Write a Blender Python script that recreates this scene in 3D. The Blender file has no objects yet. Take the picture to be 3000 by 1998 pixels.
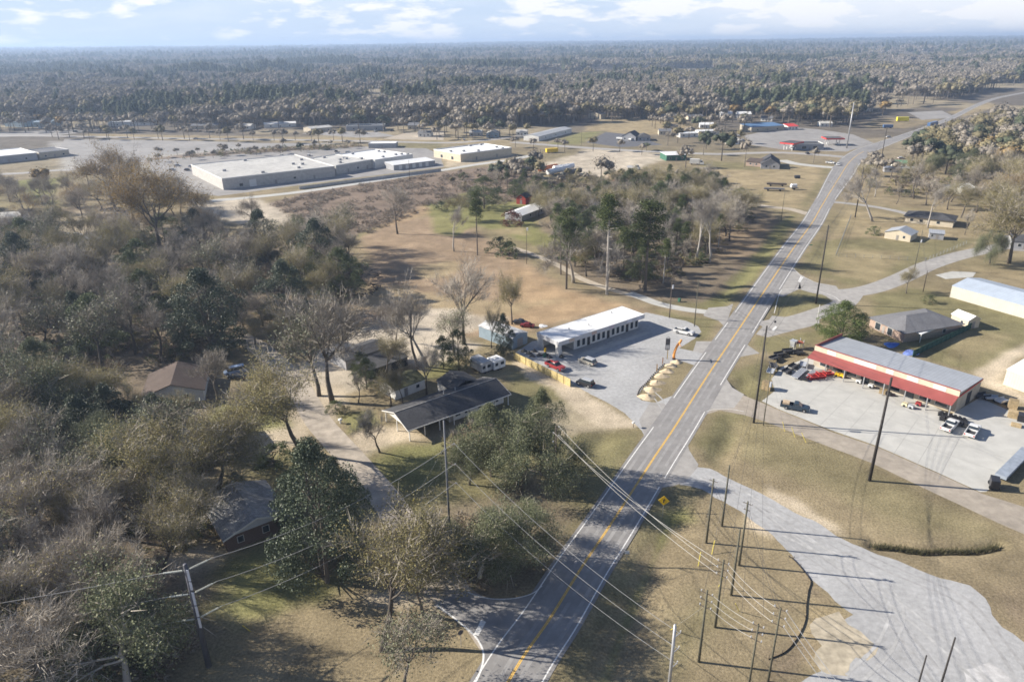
import bpy, math, random
import numpy as np
from mathutils import Matrix, Vector
R = math.radians
S = bpy.context.scene
C = S.collection
random.seed(7)
# ---------------------------------------------------------------- camera
F, CY, HZ, ROLL, CAMH = 2080.0, 999.0, 126.0, 0.0123, 75.0
PA = math.atan2(CY - HZ, F); ca, sa = math.cos(PA), math.sin(PA); cr, sr = math.cos(ROLL), math.sin(ROLL)
cam = bpy.data.cameras.new('camera'); co = bpy.data.objects.new('camera', cam); C.objects.link(co)
cam.sensor_width = 36; cam.lens = F / 3000 * 36; cam.clip_start = 1; cam.clip_end = 40000
m = Matrix(((cr, sr, 0, 0), (-sr * sa, cr * sa, -ca, 0), (-sr * ca, cr * ca, sa, CAMH), (0, 0, 0, 1)))
co.matrix_world = m; S.camera = co
# ---------------------------------------------------------------- world, sun, exposure
SUN_EL, SUN_AZ = 28.0, 170.0      # azimuth counted from +X
w = bpy.data.worlds.new("World"); S.world = w; w.use_nodes = True
nt = w.node_tree; nt.nodes.clear()
def N(t, typ, **k):
    n = t.nodes.new(typ)
    for a, b in k.items():
        if a.startswith('i_'): n.inputs[a[2:]].default_value = b
        elif a[0] == 'n' and a[1:].isdigit(): n.inputs[int(a[1:])].default_value = b
        else: setattr(n, a, b)
    return n
sky = N(nt, 'ShaderNodeTexSky', sky_type='NISHITA', sun_disc=False, sun_elevation=R(SUN_EL), sun_rotation=R(90 - SUN_AZ), altitude=50, air_density=1.0, dust_density=0.1, ozone_density=1.0)
bg = N(nt, 'ShaderNodeBackground', i_Strength=0.052)
wo = N(nt, 'ShaderNodeOutputWorld')
tc = N(nt, 'ShaderNodeTexCoord')
sx = N(nt, 'ShaderNodeSeparateXYZ'); nt.links.new(tc.outputs['Generated'], sx.inputs[0])
# clouds: noise laid out over the directions of the sky, flat bottomed puffs that thin out near the horizon
mp = N(nt, 'ShaderNodeMapping'); mp.inputs['Scale'].default_value = (13, 13, 52); mp.inputs['Location'].default_value = (3.1, 1.7, .4)
nt.links.new(tc.outputs['Generated'], mp.inputs[0])
cn = N(nt, 'ShaderNodeTexNoise', i_Scale=1.0, i_Detail=8.0, i_Roughness=0.58); nt.links.new(mp.outputs[0], cn.inputs[0])
bx = N(nt, 'ShaderNodeMath', operation='MULTIPLY_ADD', n1=.12); nt.links.new(sx.outputs[0], bx.inputs[0]); nt.links.new(cn.outputs[0], bx.inputs[2])
cr1 = N(nt, 'ShaderNodeMapRange', n1=0.46, n2=0.56); nt.links.new(bx.outputs[0], cr1.inputs[0])
mp2 = N(nt, 'ShaderNodeMapping'); mp2.inputs['Scale'].default_value = (1.4, 1.4, 9); nt.links.new(tc.outputs['Generated'], mp2.inputs[0])
cn2 = N(nt, 'ShaderNodeTexNoise', i_Scale=1.6, i_Detail=5.0, i_Roughness=0.6); nt.links.new(mp2.outputs[0], cn2.inputs[0])
cr2 = N(nt, 'ShaderNodeMapRange', n1=0.40, n2=0.75, n3=0.0, n4=0.8)
bx2 = N(nt, 'ShaderNodeMath', operation='MULTIPLY_ADD', n1=.34); nt.links.new(sx.outputs[0], bx2.inputs[0]); nt.links.new(cn2.outputs[0], bx2.inputs[2]); nt.links.new(bx2.outputs[0], cr2.inputs[0])
mx0 = N(nt, 'ShaderNodeMath', operation='MAXIMUM'); nt.links.new(cr1.outputs[0], mx0.inputs[0]); nt.links.new(cr2.outputs[0], mx0.inputs[1])
em = N(nt, 'ShaderNodeMapRange', n1=.08, n2=.22, n3=1.0, n4=.05); nt.links.new(sx.outputs[2], em.inputs[0]); mm = N(nt, 'ShaderNodeMath', operation='MULTIPLY'); nt.links.new(mx0.outputs[0], mm.inputs[0]); nt.links.new(em.outputs[0], mm.inputs[1])
mx = N(nt, 'ShaderNodeMix', data_type='RGBA'); nt.links.new(mm.outputs[0], mx.inputs[0]); tn = N(nt, 'ShaderNodeMix', data_type='RGBA', blend_type='MULTIPLY', n0=1.0); tn.inputs[7].default_value = (1.0, .98, 1.12, 1); nt.links.new(sky.outputs[0], tn.inputs[6])
# pale blue painted into the lowest few degrees of the sky, over its own colour
pl = N(nt, 'ShaderNodeMix', data_type='RGBA'); pl.inputs[7].default_value = (6.4, 7.8, 9.9, 1); pe = N(nt, 'ShaderNodeMapRange', n1=.08, n2=.20, n3=.92, n4=0.0); nt.links.new(sx.outputs[2], pe.inputs[0]); nt.links.new(pe.outputs[0], pl.inputs[0]); nt.links.new(tn.outputs[2], pl.inputs[6]); nt.links.new(pl.outputs[2], mx.inputs[6])
CLOUD = mx
mx.inputs[7].default_value = (10.6, 10.6, 10.8, 1)
nt.links.new(mx.outputs[2], bg.inputs[0]); nt.links.new(bg.outputs[0], wo.inputs[0])
sl = bpy.data.lights.new('sun', 'SUN'); sl.energy = 5.0; sl.angle = R(0.5); sl.color = (1, .93, .82)
so = bpy.data.objects.new('sun', sl); C.objects.link(so)
az, el = R(SUN_AZ), R(SUN_EL)
so.rotation_euler = Vector((math.cos(el) * math.cos(az), math.cos(el) * math.sin(az), math.sin(el))).to_track_quat('Z', 'Y').to_euler()
so.location = (0, 0, 200)
S.view_settings.view_transform = 'Standard'; S.view_settings.look = 'None'; S.view_settings.gamma = 1; S.view_settings.exposure = 0.98
S.cycles.max_bounces = 5; S.cycles.diffuse_bounces = 2; S.cycles.glossy_bounces = 2; S.cycles.transparent_max_bounces = 4
S.cycles.filter_width = 1.65; S.cycles.volume_bounces = 0; S.cycles.caustics_reflective = False; S.cycles.caustics_refractive = False
# ---------------------------------------------------------------- pixels of the photograph (3000 wide) <-> ground
def P(u, v, z=0.0):
    x, y = u - 1500, v - CY
    X, Y = x * cr - y * sr, x * sr + y * cr
    t = (CAMH - z) / (F * sa + Y * ca)
    return Vector((X * t, (F * ca - Y * sa) * t, z))
def proj(x, y, z=0.0):
    d = (x, y, z - CAMH)
    fw = ca * d[1] - sa * d[2]
    X = d[0] / fw * F; Y = (-sa * d[1] - ca * d[2]) / fw * F
    return X * cr + Y * sr + 1500, -X * sr + Y * cr + CY
def top_z(b, t):      # height of a vertical thing standing at ground pixel b whose top shows at pixel t
    B = P(*b); r = P(*t); s = (B.xy.dot(r.xy)) / r.xy.dot(r.xy)
    return CAMH + s * (0 - CAMH)
# ---------------------------------------------------------------- noise
def vnoise(x, y, seed=0):
    xi, yi = np.floor(x).astype(np.int64), np.floor(y).astype(np.int64); fx, fy = x - xi, y - yi
    fx, fy = fx * fx * (3 - 2 * fx), fy * fy * (3 - 2 * fy)
    def h(a, b):
        n = (a * 374761393 + b * 668265263 + seed * 974634777) & 0x7fffffff
        n = ((n ^ (n >> 13)) * 1274126177) & 0x7fffffff
        return ((n ^ (n >> 16)) & 0xffff) / 65535.0
    return (h(xi, yi) * (1 - fx) + h(xi + 1, yi) * fx) * (1 - fy) + (h(xi, yi + 1) * (1 - fx) + h(xi + 1, yi + 1) * fx) * fy
def fbm(x, y, sc, seed=0, o=4):
    x = np.asarray(x, float) / sc; y = np.asarray(y, float) / sc; r = 0; a = .5; t = 0
    for i in range(o): r = r + a * vnoise(x, y, seed + i); t += a; a *= .5; x = x * 2.03; y = y * 2.03
    return r / t
# ---------------------------------------------------------------- materials
MT = {}
def mat(name, col, rough=.8, var=.12, sc=.6, metal=0, island=0.0, col2=None, bump=0, bsc=8, emit=0, spec=.3, mid=None, noise2=0, n2s=.05, stripe=None, trans=0):
    if name in MT: return MT[name]
    mt_ = bpy.data.materials.new(name); mt_.use_nodes = True; t = mt_.node_tree; b = t.nodes['Principled BSDF']; L = t.links.new
    b.inputs['Roughness'].default_value = rough; b.inputs['Metallic'].default_value = metal; b.inputs['Specular IOR Level'].default_value = spec
    tcn = N(t, 'ShaderNodeTexCoord')
    c2 = col2 or tuple(min(1, c * (1 - 2.2 * var)) for c in col)
    c1 = col if col2 else tuple(min(1, c * (1 + var)) for c in col)
    no = N(t, 'ShaderNodeTexNoise', i_Scale=sc, i_Detail=6.0, i_Roughness=.62); L(tcn.outputs['Object'], no.inputs[0])
    mr = N(t, 'ShaderNodeMapRange', n1=.3, n2=.7); L(no.outputs[0], mr.inputs[0]); fac = mr.outputs[0]
    if island:
        ge = N(t, 'ShaderNodeNewGeometry'); ad = N(t, 'ShaderNodeMix', data_type='FLOAT'); ad.inputs[0].default_value = island
        L(fac, ad.inputs[2]); L(ge.outputs['Random Per Island'], ad.inputs[3]); fac = ad.outputs[0]
    mi = N(t, 'ShaderNodeMix', data_type='RGBA'); mi.inputs[6].default_value = (*c2, 1); mi.inputs[7].default_value = (*c1, 1); L(fac, mi.inputs[0]); out = mi.outputs[2]
    if noise2:
        no2 = N(t, 'ShaderNodeTexNoise', i_Scale=n2s, i_Detail=3.0); L(tcn.outputs['Object'], no2.inputs[0])
        mr2 = N(t, 'ShaderNodeMapRange', n1=.3, n2=.7, n3=1 - noise2, n4=1 + noise2); L(no2.outputs[0], mr2.inputs[0])
        vm = N(t, 'ShaderNodeVectorMath', operation='SCALE'); L(out, vm.inputs[0]); L(mr2.outputs[0], vm.inputs['Scale']); out = vm.outputs[0]
    if stripe:   # ribs, seams or boards: (axis, spacing in metres, darkening, share of the spacing)
        ax, spc, dk, shr = stripe
        se = N(t, 'ShaderNodeSeparateXYZ'); L(tcn.outputs['Object'], se.inputs[0])
        md = N(t, 'ShaderNodeMath', operation='PINGPONG', n1=spc / 2); L(se.outputs[ax], md.inputs[0])
        mr3 = N(t, 'ShaderNodeMapRange', n1=spc / 2 * shr * .5, n2=spc / 2 * shr, n3=1 - dk, n4=1.0); L(md.outputs[0], mr3.inputs[0])
        vm = N(t, 'ShaderNodeVectorMath', operation='SCALE'); L(out, vm.inputs[0]); L(mr3.outputs[0], vm.inputs['Scale']); out = vm.outputs[0]
    L(out, b.inputs['Base Color'])
    if bump:
        nb = N(t, 'ShaderNodeTexNoise', i_Scale=bsc, i_Detail=4.0); L(tcn.outputs['Object'], nb.inputs[0])
        bp = N(t, 'ShaderNodeBump', i_Strength=bump, i_Distance=.1); L(nb.outputs[0], bp.inputs['Height']); L(bp.outputs[0], b.inputs['Normal'])
    MT[name] = mt_; return mt_
# ---------------------------------------------------------------- mesh builder
class MB:
    def __init__(s): s.v = []; s.f = []
    def add(s, vs, fs): o = len(s.v); s.v += [tuple(x) for x in vs]; s.f += [tuple(i + o for i in f) for f in fs]; return s
    def fr(s, b, t):   # frustum box: b, t = (x0,x1,y0,y1,z)
        vs = [(b[0], b[2], b[4]), (b[1], b[2], b[4]), (b[1], b[3], b[4]), (b[0], b[3], b[4]), (t[0], t[2], t[4]), (t[1], t[2], t[4]), (t[1], t[3], t[4]), (t[0], t[3], t[4])]
        return s.add(vs, [(3, 2, 1, 0), (4, 5, 6, 7), (0, 1, 5, 4), (1, 2, 6, 5), (2, 3, 7, 6), (3, 0, 4, 7)])
    def box(s, x0, x1, y0, y1, z0, z1): return s.fr((x0, x1, y0, y1, z0), (x0, x1, y0, y1, z1))
    def prism(s, pts, y0, y1):   # (x,z) outline swept along y
        n = len(pts); vs = [(x, y0, z) for x, z in pts] + [(x, y1, z) for x, z in pts]
        return s.add(vs, [tuple(range(n)), tuple(range(2 * n - 1, n - 1, -1))] + [(i, i + n, (i + 1) % n + n, (i + 1) % n) for i in range(n)])
    def tube(s, pts, rad, n=6, cap=True):
        pts = [Vector(p) for p in pts]; rad = rad if isinstance(rad, (list, tuple)) else [rad] * len(pts); o = len(s.v); u = None
        for i, p in enumerate(pts):
            d = (pts[min(i + 1, len(pts) - 1)] - pts[max(i - 1, 0)]).normalized()
            if u is None: u = d.orthogonal().normalized()
            u = (u - d * u.dot(d)).normalized(); w_ = d.cross(u)
            s.v += [tuple(p + (u * math.cos(6.2832 * k / n) + w_ * math.sin(6.2832 * k / n)) * rad[i]) for k in range(n)]
        for i in range(len(pts) - 1):
            for k in range(n): s.f.append((o + i * n + k, o + i * n + (k + 1) % n, o + (i + 1) * n + (k + 1) % n, o + (i + 1) * n + k))
        if cap: s.f.append(tuple(range(o + n - 1, o - 1, -1))); e = o + (len(pts) - 1) * n; s.f.append(tuple(range(e, e + n)))
        return s
    def cyl(s, x, y, z0, z1, r, r2=None, n=10): return s.tube([(x, y, z0), (x, y, z1)], [r, r if r2 is None else r2], n)
    def build(s, name, m_, parent=None, smooth=False):
        me = bpy.data.meshes.new(name); me.from_pydata(s.v, [], s.f); me.update()
        me.materials.append(m_)
        if smooth: me.polygons.foreach_set('use_smooth', [True] * len(me.polygons))
        o = bpy.data.objects.new(name, me); C.objects.link(o)
        if parent: o.parent = parent
        return o
def tag(o, label, cat, group=None):
    o['label'] = label; o['category'] = cat
    if group: o['group'] = group
    return o
def thing(name, label, cat, loc=(0, 0, 0), rz=0, group=None):
    o = bpy.data.objects.new(name, None); C.objects.link(o); o.location = loc; o.rotation_euler = (0, 0, rz); o.empty_display_size = .5
    return tag(o, label, cat, group)
KIDS = {}
def dup(root, loc, rz, label, group=None, sc=1.0):
    r = root.copy(); C.objects.link(r); r.location = loc; r.rotation_euler = (0, 0, rz); r.scale = (sc,) * 3 if not isinstance(sc, tuple) else sc
    r['label'] = label
    if group: r['group'] = group
    ks = KIDS.get(root.name)
    if ks is None: ks = KIDS[root.name] = [(c_, list(c_.children)) for c_ in root.children]
    for c_, gs in ks:
        c2 = c_.copy(); C.objects.link(c2); c2.parent = r
        for g in gs: g2 = g.copy(); C.objects.link(g2); g2.parent = c2
    return r
def struct(o): o['kind'] = 'structure'; return o
# ================================================================ ground
def wpoly(px): return np.array([P(*p).xy[:] for p in px])
def sdist(poly, x, y):     # signed distance, positive inside
    n = len(poly); d = np.full(x.shape, 1e18); ins = np.zeros(x.shape, bool)
    for i in range(n):
        ax, ay = poly[i]; bx, by = poly[(i + 1) % n]; ex, ey = bx - ax, by - ay
        t = np.clip(((x - ax) * ex + (y - ay) * ey) / (ex * ex + ey * ey + 1e-9), 0, 1)
        d = np.minimum(d, (x - ax - t * ex) ** 2 + (y - ay - t * ey) ** 2)
        c_ = ((ay > y) != (by > y)) & (x < ex * (y - ay) / (ey + (1e-12 if ey == 0 else 0)) + ax); ins ^= c_
    return np.where(ins, 1, -1) * np.sqrt(d)
def ldist(line, x, y):
    d = np.full(x.shape, 1e18)
    for i in range(len(line) - 1):
        ax, ay = line[i]; bx, by = line[i + 1]; ex, ey = bx - ax, by - ay
        t = np.clip(((x - ax) * ex + (y - ay) * ey) / (ex * ex + ey * ey + 1e-9), 0, 1)
        d = np.minimum(d, (x - ax - t * ex) ** 2 + (y - ay - t * ey) ** 2)
    return np.sqrt(d)
TAN = (.262, .212, .132); STRAW = (.335, .268, .16); DIRT = (.50, .42, .31); ORNG = (.38, .27, .16); OLV = (.19, .172, .088); GRN = (.20, .20, .075)
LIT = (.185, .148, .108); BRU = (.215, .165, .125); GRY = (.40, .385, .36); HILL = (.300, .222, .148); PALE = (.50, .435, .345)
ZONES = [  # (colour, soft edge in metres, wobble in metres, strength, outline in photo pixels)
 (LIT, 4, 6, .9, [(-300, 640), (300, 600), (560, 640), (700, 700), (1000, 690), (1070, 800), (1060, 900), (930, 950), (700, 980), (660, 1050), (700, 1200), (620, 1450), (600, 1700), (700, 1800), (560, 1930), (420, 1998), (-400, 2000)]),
 (BRU, 4, 6, 1, [(760, 600), (900, 565), (1100, 530), (1300, 503), (1480, 480), (1580, 520), (1500, 600), (1300, 600), (1200, 640), (1100, 690), (1030, 700), (940, 660), (850, 640)]),
 (GRN, 2, 4, .7, [(1040, 690), (1080, 672), (1150, 650), (1155, 668), (1080, 700), (1040, 702)]),
 (HILL, 4, 6, 1, [(1040, 700), (1160, 640), (1300, 630), (1480, 720), (1640, 840), (1830, 900), (1900, 905), (1890, 930), (1800, 900), (1560, 975), (1480, 1000), (1330, 980), (1200, 960), (1000, 940), (1040, 900), (1070, 790)]),
 (ORNG, 3, 5, .7, [(1120, 640), (1250, 600), (1280, 620), (1180, 655), (1130, 665)]),
 (ORNG, 3, 8, .8, [(1500, 760), (1560, 800), (1640, 850), (1820, 895), (1780, 905), (1500, 975), (1380, 960), (1480, 900), (1450, 830)]),
 (STRAW, 3, 8, .8, [(1230, 780), (1330, 770), (1320, 810), (1240, 815)]),
 (STRAW, 3, 8, .7, [(1000, 830), (1250, 850), (1500, 880), (1650, 880), (1500, 930), (1200, 910), (1060, 900)]),
 (PALE, 2, 6, .9, [(1270, 905), (1340, 905), (1400, 930), (1500, 925), (1490, 950), (1400, 960), (1280, 985), (1130, 960), (1130, 940)]),
 (PALE, 2, 5, .95, [(960, 1010), (1130, 945), (1330, 985), (1420, 1010), (1320, 1055), (1160, 1080), (1060, 1140), (960, 1160), (900, 1130), (880, 1060)]),
 (DIRT, 2, 5, .9, [(880, 1120), (1000, 1140), (1010, 1250), (930, 1240), (880, 1310), (750, 1320), (690, 1310), (720, 1260), (850, 1240)]),
 (GRN, 2, 4, .8, [(640, 1180), (760, 1190), (860, 1250), (740, 1270), (680, 1300), (600, 1280)]),
 (OLV, 2, 3, .9, [(690, 1340), (870, 1320), (940, 1400), (800, 1440), (700, 1400)]),
 (GRN, 1, 3, .7, [(980, 1210), (1090, 1200), (1120, 1240), (1010, 1280)]),
 (DIRT, 1.5, 3, .95, [(1010, 1280), (1080, 1250), (1190, 1240), (1260, 1290), (1150, 1300), (1080, 1340), (1050, 1350)]),
 (GRN, 2, 3, .7, [(1230, 1070), (1340, 1060), (1350, 1090), (1240, 1120)]),
 (OLV, 3, 5, .9, [(1080, 1340), (1190, 1300), (1400, 1290), (1560, 1300), (1640, 1260), (1840, 1270), (1900, 1250), (1700, 1560), (1560, 1720), (1330, 1700), (1230, 1550), (1120, 1440)]),
 (GRN, 3, 4, .6, [(1090, 1330), (1190, 1300), (1300, 1300), (1290, 1400), (1150, 1420)]),
 (OLV, 2, 4, .9, [(1500, 1080), (1640, 1120), (1700, 1170), (1760, 1230), (1600, 1270), (1480, 1200)]),
 (DIRT, .8, 2.2, 1, [(1500, 1062), (1520, 1052), (1672, 1125), (1760, 1175), (1850, 1235), (1860, 1250), (1740, 1245), (1690, 1190), (1620, 1135), (1560, 1110)]),
 (DIRT, 1.5, 4, .6, [(1600, 1190), (1760, 1190), (1860, 1240), (1760, 1250), (1680, 1270), (1600, 1280)]),
 (STRAW, 2, 4, .7, [(1560, 1380), (1640, 1450), (1560, 1500), (1540, 1440)]),
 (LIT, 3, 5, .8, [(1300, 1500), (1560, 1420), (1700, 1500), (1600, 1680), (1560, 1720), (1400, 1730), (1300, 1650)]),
 (TAN, 3, 6, .9, [(700, 1998), (720, 1800), (900, 1760), (1200, 1740), (1330, 1800), (1400, 1880), (1400, 2100), (700, 2100)]),
 (GRN, 3, 4, .8, [(620, 1640), (800, 1600), (960, 1700), (940, 1760), (820, 1790), (700, 1770)]),
 (GRN, 3, 4, .6, [(560, 1790), (640, 1760), (800, 1780), (700, 1830)]),
 (DIRT, 2, 4, .8, [(470, 1640), (560, 1590), (680, 1610), (650, 1650), (540, 1690)]),
 (DIRT, 1.5, 3, .9, [(1090, 1750), (1200, 1720), (1290, 1740), (1330, 1790), (1290, 1800), (1230, 1770), (1140, 1780)]),
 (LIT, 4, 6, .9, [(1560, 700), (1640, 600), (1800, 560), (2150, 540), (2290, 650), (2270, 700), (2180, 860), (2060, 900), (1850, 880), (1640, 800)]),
 (ORNG, 2, 4, .35, [(2080, 690), (2260, 660), (2220, 760), (2100, 760)]),
 (GRN, 2, 3, .7, [(2330, 630), (2290, 720), (2200, 830), (2110, 905), (2060, 900), (2140, 820), (2230, 720), (2280, 650)]),
 (OLV, 2, 4, .8, [(1900, 880), (2060, 890), (2060, 905), (2000, 900)]),
 (OLV, 2, 3, .9, [(1900, 905), (2000, 930), (2100, 935), (2080, 985), (2010, 1035), (2040, 975), (2050, 955), (1980, 935)]),
 (GRN, 2, 4, .8, [(1250, 600), (1380, 560), (1560, 600), (1560, 660), (1700, 740), (1560, 720), (1480, 690), (1400, 660), (1330, 690), (1270, 680)]),
 (STRAW, 2, 4, .8, [(1430, 675), (1530, 665), (1560, 690), (1460, 690)]),
 (STRAW, 5, 8, .8, [(1990, 520), (2150, 490), (2420, 485), (2400, 540), (2330, 610), (2180, 590), (2080, 560)]),
 (OLV, 3, 3, .8, [(2350, 600), (2380, 560), (2420, 490), (2435, 495), (2390, 570), (2362, 605)]),
 (OLV, 4, 4, .8, [(2060, 470), (2200, 480), (2320, 490), (2200, 500), (2050, 490)]),
 (STRAW, 4, 8, .9, [(1700, 385), (1750, 352), (1900, 352), (2060, 360), (2040, 385), (1840, 400), (1770, 385)]),
 (GRN, 4, 5, .7, [(1600, 425), (1690, 390), (1770, 385), (1700, 425)]),
 (TAN, 4, 8, .9, [(2520, 360), (2600, 345), (2760, 350), (2700, 372), (2560, 380)]),
 (STRAW, 4, 8, .8, [(2780, 330), (2900, 300), (2920, 310), (2820, 345)]),
 (TAN, 3, 6, .9, [(2480, 500), (2560, 480), (2900, 560), (2800, 620), (2560, 600), (2460, 590)]),
 (STRAW, 3, 6, .7, [(2470, 610), (2640, 640), (2900, 690), (2700, 720), (2500, 700)]),
 (OLV, 3, 6, .8, [(2400, 700), (2900, 700), (2760, 760), (2500, 840), (2330, 790)]),
 (OLV, 3, 4, .9, [(2260, 860), (2450, 850), (2440, 900), (2270, 930)]),
 (STRAW, 3, 6, .6, [(2480, 730), (2640, 740), (2560, 830), (2420, 800)]),
 (OLV, 2, 5, .9, [(2560, 860), (2700, 850), (3050, 920), (3050, 1000), (2870, 1100), (2600, 1020), (2560, 930)]),
 (STRAW, 3, 6, .5, [(2740, 960), (3000, 980), (2860, 1080), (2760, 1040)]),
 (DIRT, 1.5, 3, .95, [(2850, 1090), (3000, 1000), (3100, 980), (3100, 1020), (2990, 1045), (2930, 1110), (3050, 1180), (3000, 1190), (2880, 1130)]),
 (STRAW, 4, 6, .6, [(2800, 790), (3050, 800), (3050, 840), (2860, 800)]),
 (OLV, 2, 4, .9, [(2210, 985), (2400, 960), (2480, 970), (2380, 1010), (2290, 1050), (2210, 1030)]),
 (OLV, 2, 4, .9, [(2150, 1090), (2230, 1040), (2290, 1080), (2260, 1140), (2230, 1180), (2150, 1140)]),
 (OLV, 2, 4, .85, [(2030, 1300), (2090, 1210), (2200, 1200), (2200, 1300), (2100, 1370)]),
 (TAN, 3, 8, 1, [(2180, 1230), (2300, 1270), (2560, 1360), (2760, 1460), (3050, 1600), (3050, 1860), (2800, 1700), (2500, 1590), (2300, 1480), (2120, 1390), (2100, 1330)]),
 (OLV, 4, 7, .5, [(2150, 1220), (2500, 1340), (2900, 1560), (2700, 1560), (2400, 1420), (2160, 1340)]),
 (DIRT, 1.2, 3, .8, [(2250, 1425), (2330, 1465), (2440, 1540), (2470, 1570), (2420, 1550), (2330, 1490), (2250, 1450)]),
 (TAN, 4, 8, 1, [(1900, 1480), (2000, 1420), (2150, 1480), (2360, 1640), (2380, 1800), (2260, 1950), (2260, 2100), (1600, 2100)]),
 (OLV, 3, 5, .7, [(1900, 1460), (2000, 1420), (2020, 1440), (1780, 1850), (1700, 2000), (1620, 1998)]),
 (GRN, 1.2, 1.5, .8, [(1955, 1520), (1975, 1520), (1860, 1770), (1790, 1960), (1765, 1998), (1790, 1900)]),
 (GRN, 2, 3, .7, [(1960, 1500), (2010, 1490), (2030, 1520), (1980, 1540)]),
 (OLV, 4, 6, .6, [(1960, 1800), (2100, 1700), (2150, 1800), (2000, 2000), (1880, 2000)]),
 (DIRT, 1.2, 3, .8, [(2190, 1500), (2240, 1540), (2260, 1570), (2200, 1540)]),
 (STRAW, 1.5, 4, .95, [(2340, 1650), (2400, 1710), (2440, 1780), (2570, 1890), (2560, 1940), (2400, 1960), (2330, 1930), (2370, 1780)]),
 (LIT, 2, 3, .8, [(2350, 1640), (2380, 1700), (2420, 1760), (2360, 1740)]),
 (BRU, 3, 6, .7, [(2250, 1930), (2360, 1900), (2330, 2000), (2240, 2000)]),
 (BRU, 3, 6, .5, [(2880, 1740), (3050, 1700), (3050, 1880), (2940, 1830)]),
 (GRN, 4, 6, .9, [(40, 530), (180, 520), (150, 560), (160, 600), (60, 590)]),
 (GRY, 6, 6, .85, [(150, 415), (700, 418), (760, 440), (430, 470), (420, 520), (200, 500)]),
 (DIRT, 4, 6, .9, [(80, 650), (260, 610), (420, 640), (400, 700), (200, 740), (60, 720)]),
 (PALE, 3, 6, .9, [(560, 590), (760, 580), (840, 620), (960, 660), (950, 690), (800, 680), (700, 660), (560, 630)]),
 (BRU, 4, 5, .8, [(420, 465), (700, 440), (1060, 425), (1060, 436), (760, 455), (440, 480)]),
 (STRAW, 3, 5, .7, [(260, 392), (700, 400), (1500, 410), (1500, 425), (1100, 418), (500, 412), (230, 402)]),
 (OLV, 6, 8, .7, [(1160, 420), (1290, 415), (1300, 435), (1180, 440)]),
 (PALE, 4, 8, .9, [(1600, 480), (1720, 440), (1900, 445), (1980, 460), (1860, 500), (1780, 525), (1640, 500), (1500, 500)]),
 (ORNG, 2, 5, .7, [(1770, 500), (1860, 505), (1850, 530), (1780, 525)]),
 (DIRT, 3, 6, .7, [(1300, 460), (1500, 455), (1480, 480), (1300, 490)]),
 (STRAW, 8, 20, .9, [(1760, 215), (2090, 208), (2080, 222), (1900, 226), (1640, 228)]),
 (DIRT, 6, 15, .8, [(1540, 220), (1640, 216), (1680, 232), (1560, 230)]),
 (STRAW, 8, 20, .8, [(2430, 215), (2660, 218), (2640, 226), (2440, 224)]),
]
ROAD_C = [(1330, 2290), (1510, 1960), (1612, 1810), (1707, 1657), (1787, 1539), (1914, 1344), (1978, 1249), (2074, 1099), (2173, 952), (2246, 843), (2323, 730), (2378, 655), (2409, 601), (2454, 528), (2492, 472), (2537, 441), (2600, 417), (2664, 394), (2728, 369), (2790, 345), (2856, 312), (2910, 291), (2964, 279), (3060, 262)]
DITCH = [  # (line in photo pixels, depth, width)
 ([(2170, 1010), (2120, 1090)], .0, 2), ([(2185, 1120), (2160, 1150)], .7, 2.5), ([(2155, 1245), (2105, 1340)], .7, 2.4), ([(2275, 1060), (2240, 1110)], .5, 2), ([(1775, 1280), (1740, 1310)], .8, 2.5),
 ([(1990, 1500), (1860, 1760), (1770, 1998)], .6, 3), ([(2300, 880), (2270, 950)], .6, 2.5), ([(2462, 640), (2408, 750)], .45, 2.2), ([(2525, 530), (2485, 590)], .4, 2.2), ([(2272, 700), (2180, 805), (2105, 880)], .5, 2.4),
 ([(2560, 1594), (2640, 1603), (2700, 1612), (2780, 1610), (2860, 1610), (2925, 1596)], 1.0, 1.0)]
def gz(x, y):
    x = np.asarray(x, float); y = np.asarray(y, float); z = np.zeros_like(x)
    for l, dp, wd in DITCH:
        if dp: z = z - dp * np.exp(-(ldist(wpoly(l), x, y) / wd) ** 2)
    r = np.hypot(x, y)
    z = z + np.clip((r - 3200) / 9000, 0, 1) ** 1.2 * (26 + 34 * fbm(x, y, 2600, 5, 3))
    return z
def add_far(): pass
ys = np.concatenate([[-400, -200, -80, 0, 20, 35], 45 * (14500 / 45) ** (np.arange(600) / 599.0)])
hw = np.maximum(np.abs(ys) * 1.75, 150.0) + 60
ss = np.linspace(-1, 1, 640)
GX = hw[:, None] * ss[None, :]; GY = np.repeat(ys[:, None], len(ss), 1)
GZ = gz(GX, GY)
col = np.empty(GX.shape + (3,)); rr = np.hypot(GX, GY)
n1 = fbm(GX, GY, 35, 11); n2 = fbm(GX, GY, 8, 12)
far = np.clip((rr - 480) / 250, 0, 1)[..., None]
base = np.array(TAN) * (1 - (n1[..., None] - .3).clip(0, 1)) + np.array(OLV) * (n1[..., None] - .3).clip(0, 1)
col[:] = base * (1 - far) + np.array((.15, .13, .105)) * far
opn = np.clip((fbm(GX, GY, 160, 31, 3) - .59) / .04, 0, 1)[..., None] * far * .8; col = col * (1 - opn) + np.array((.34, .285, .19)) * opn
wob = (fbm(GX, GY, 6, 21, 3) - .5) * 2; wob2 = (fbm(GX, GY, 22, 23, 3) - .5) * 2
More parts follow.
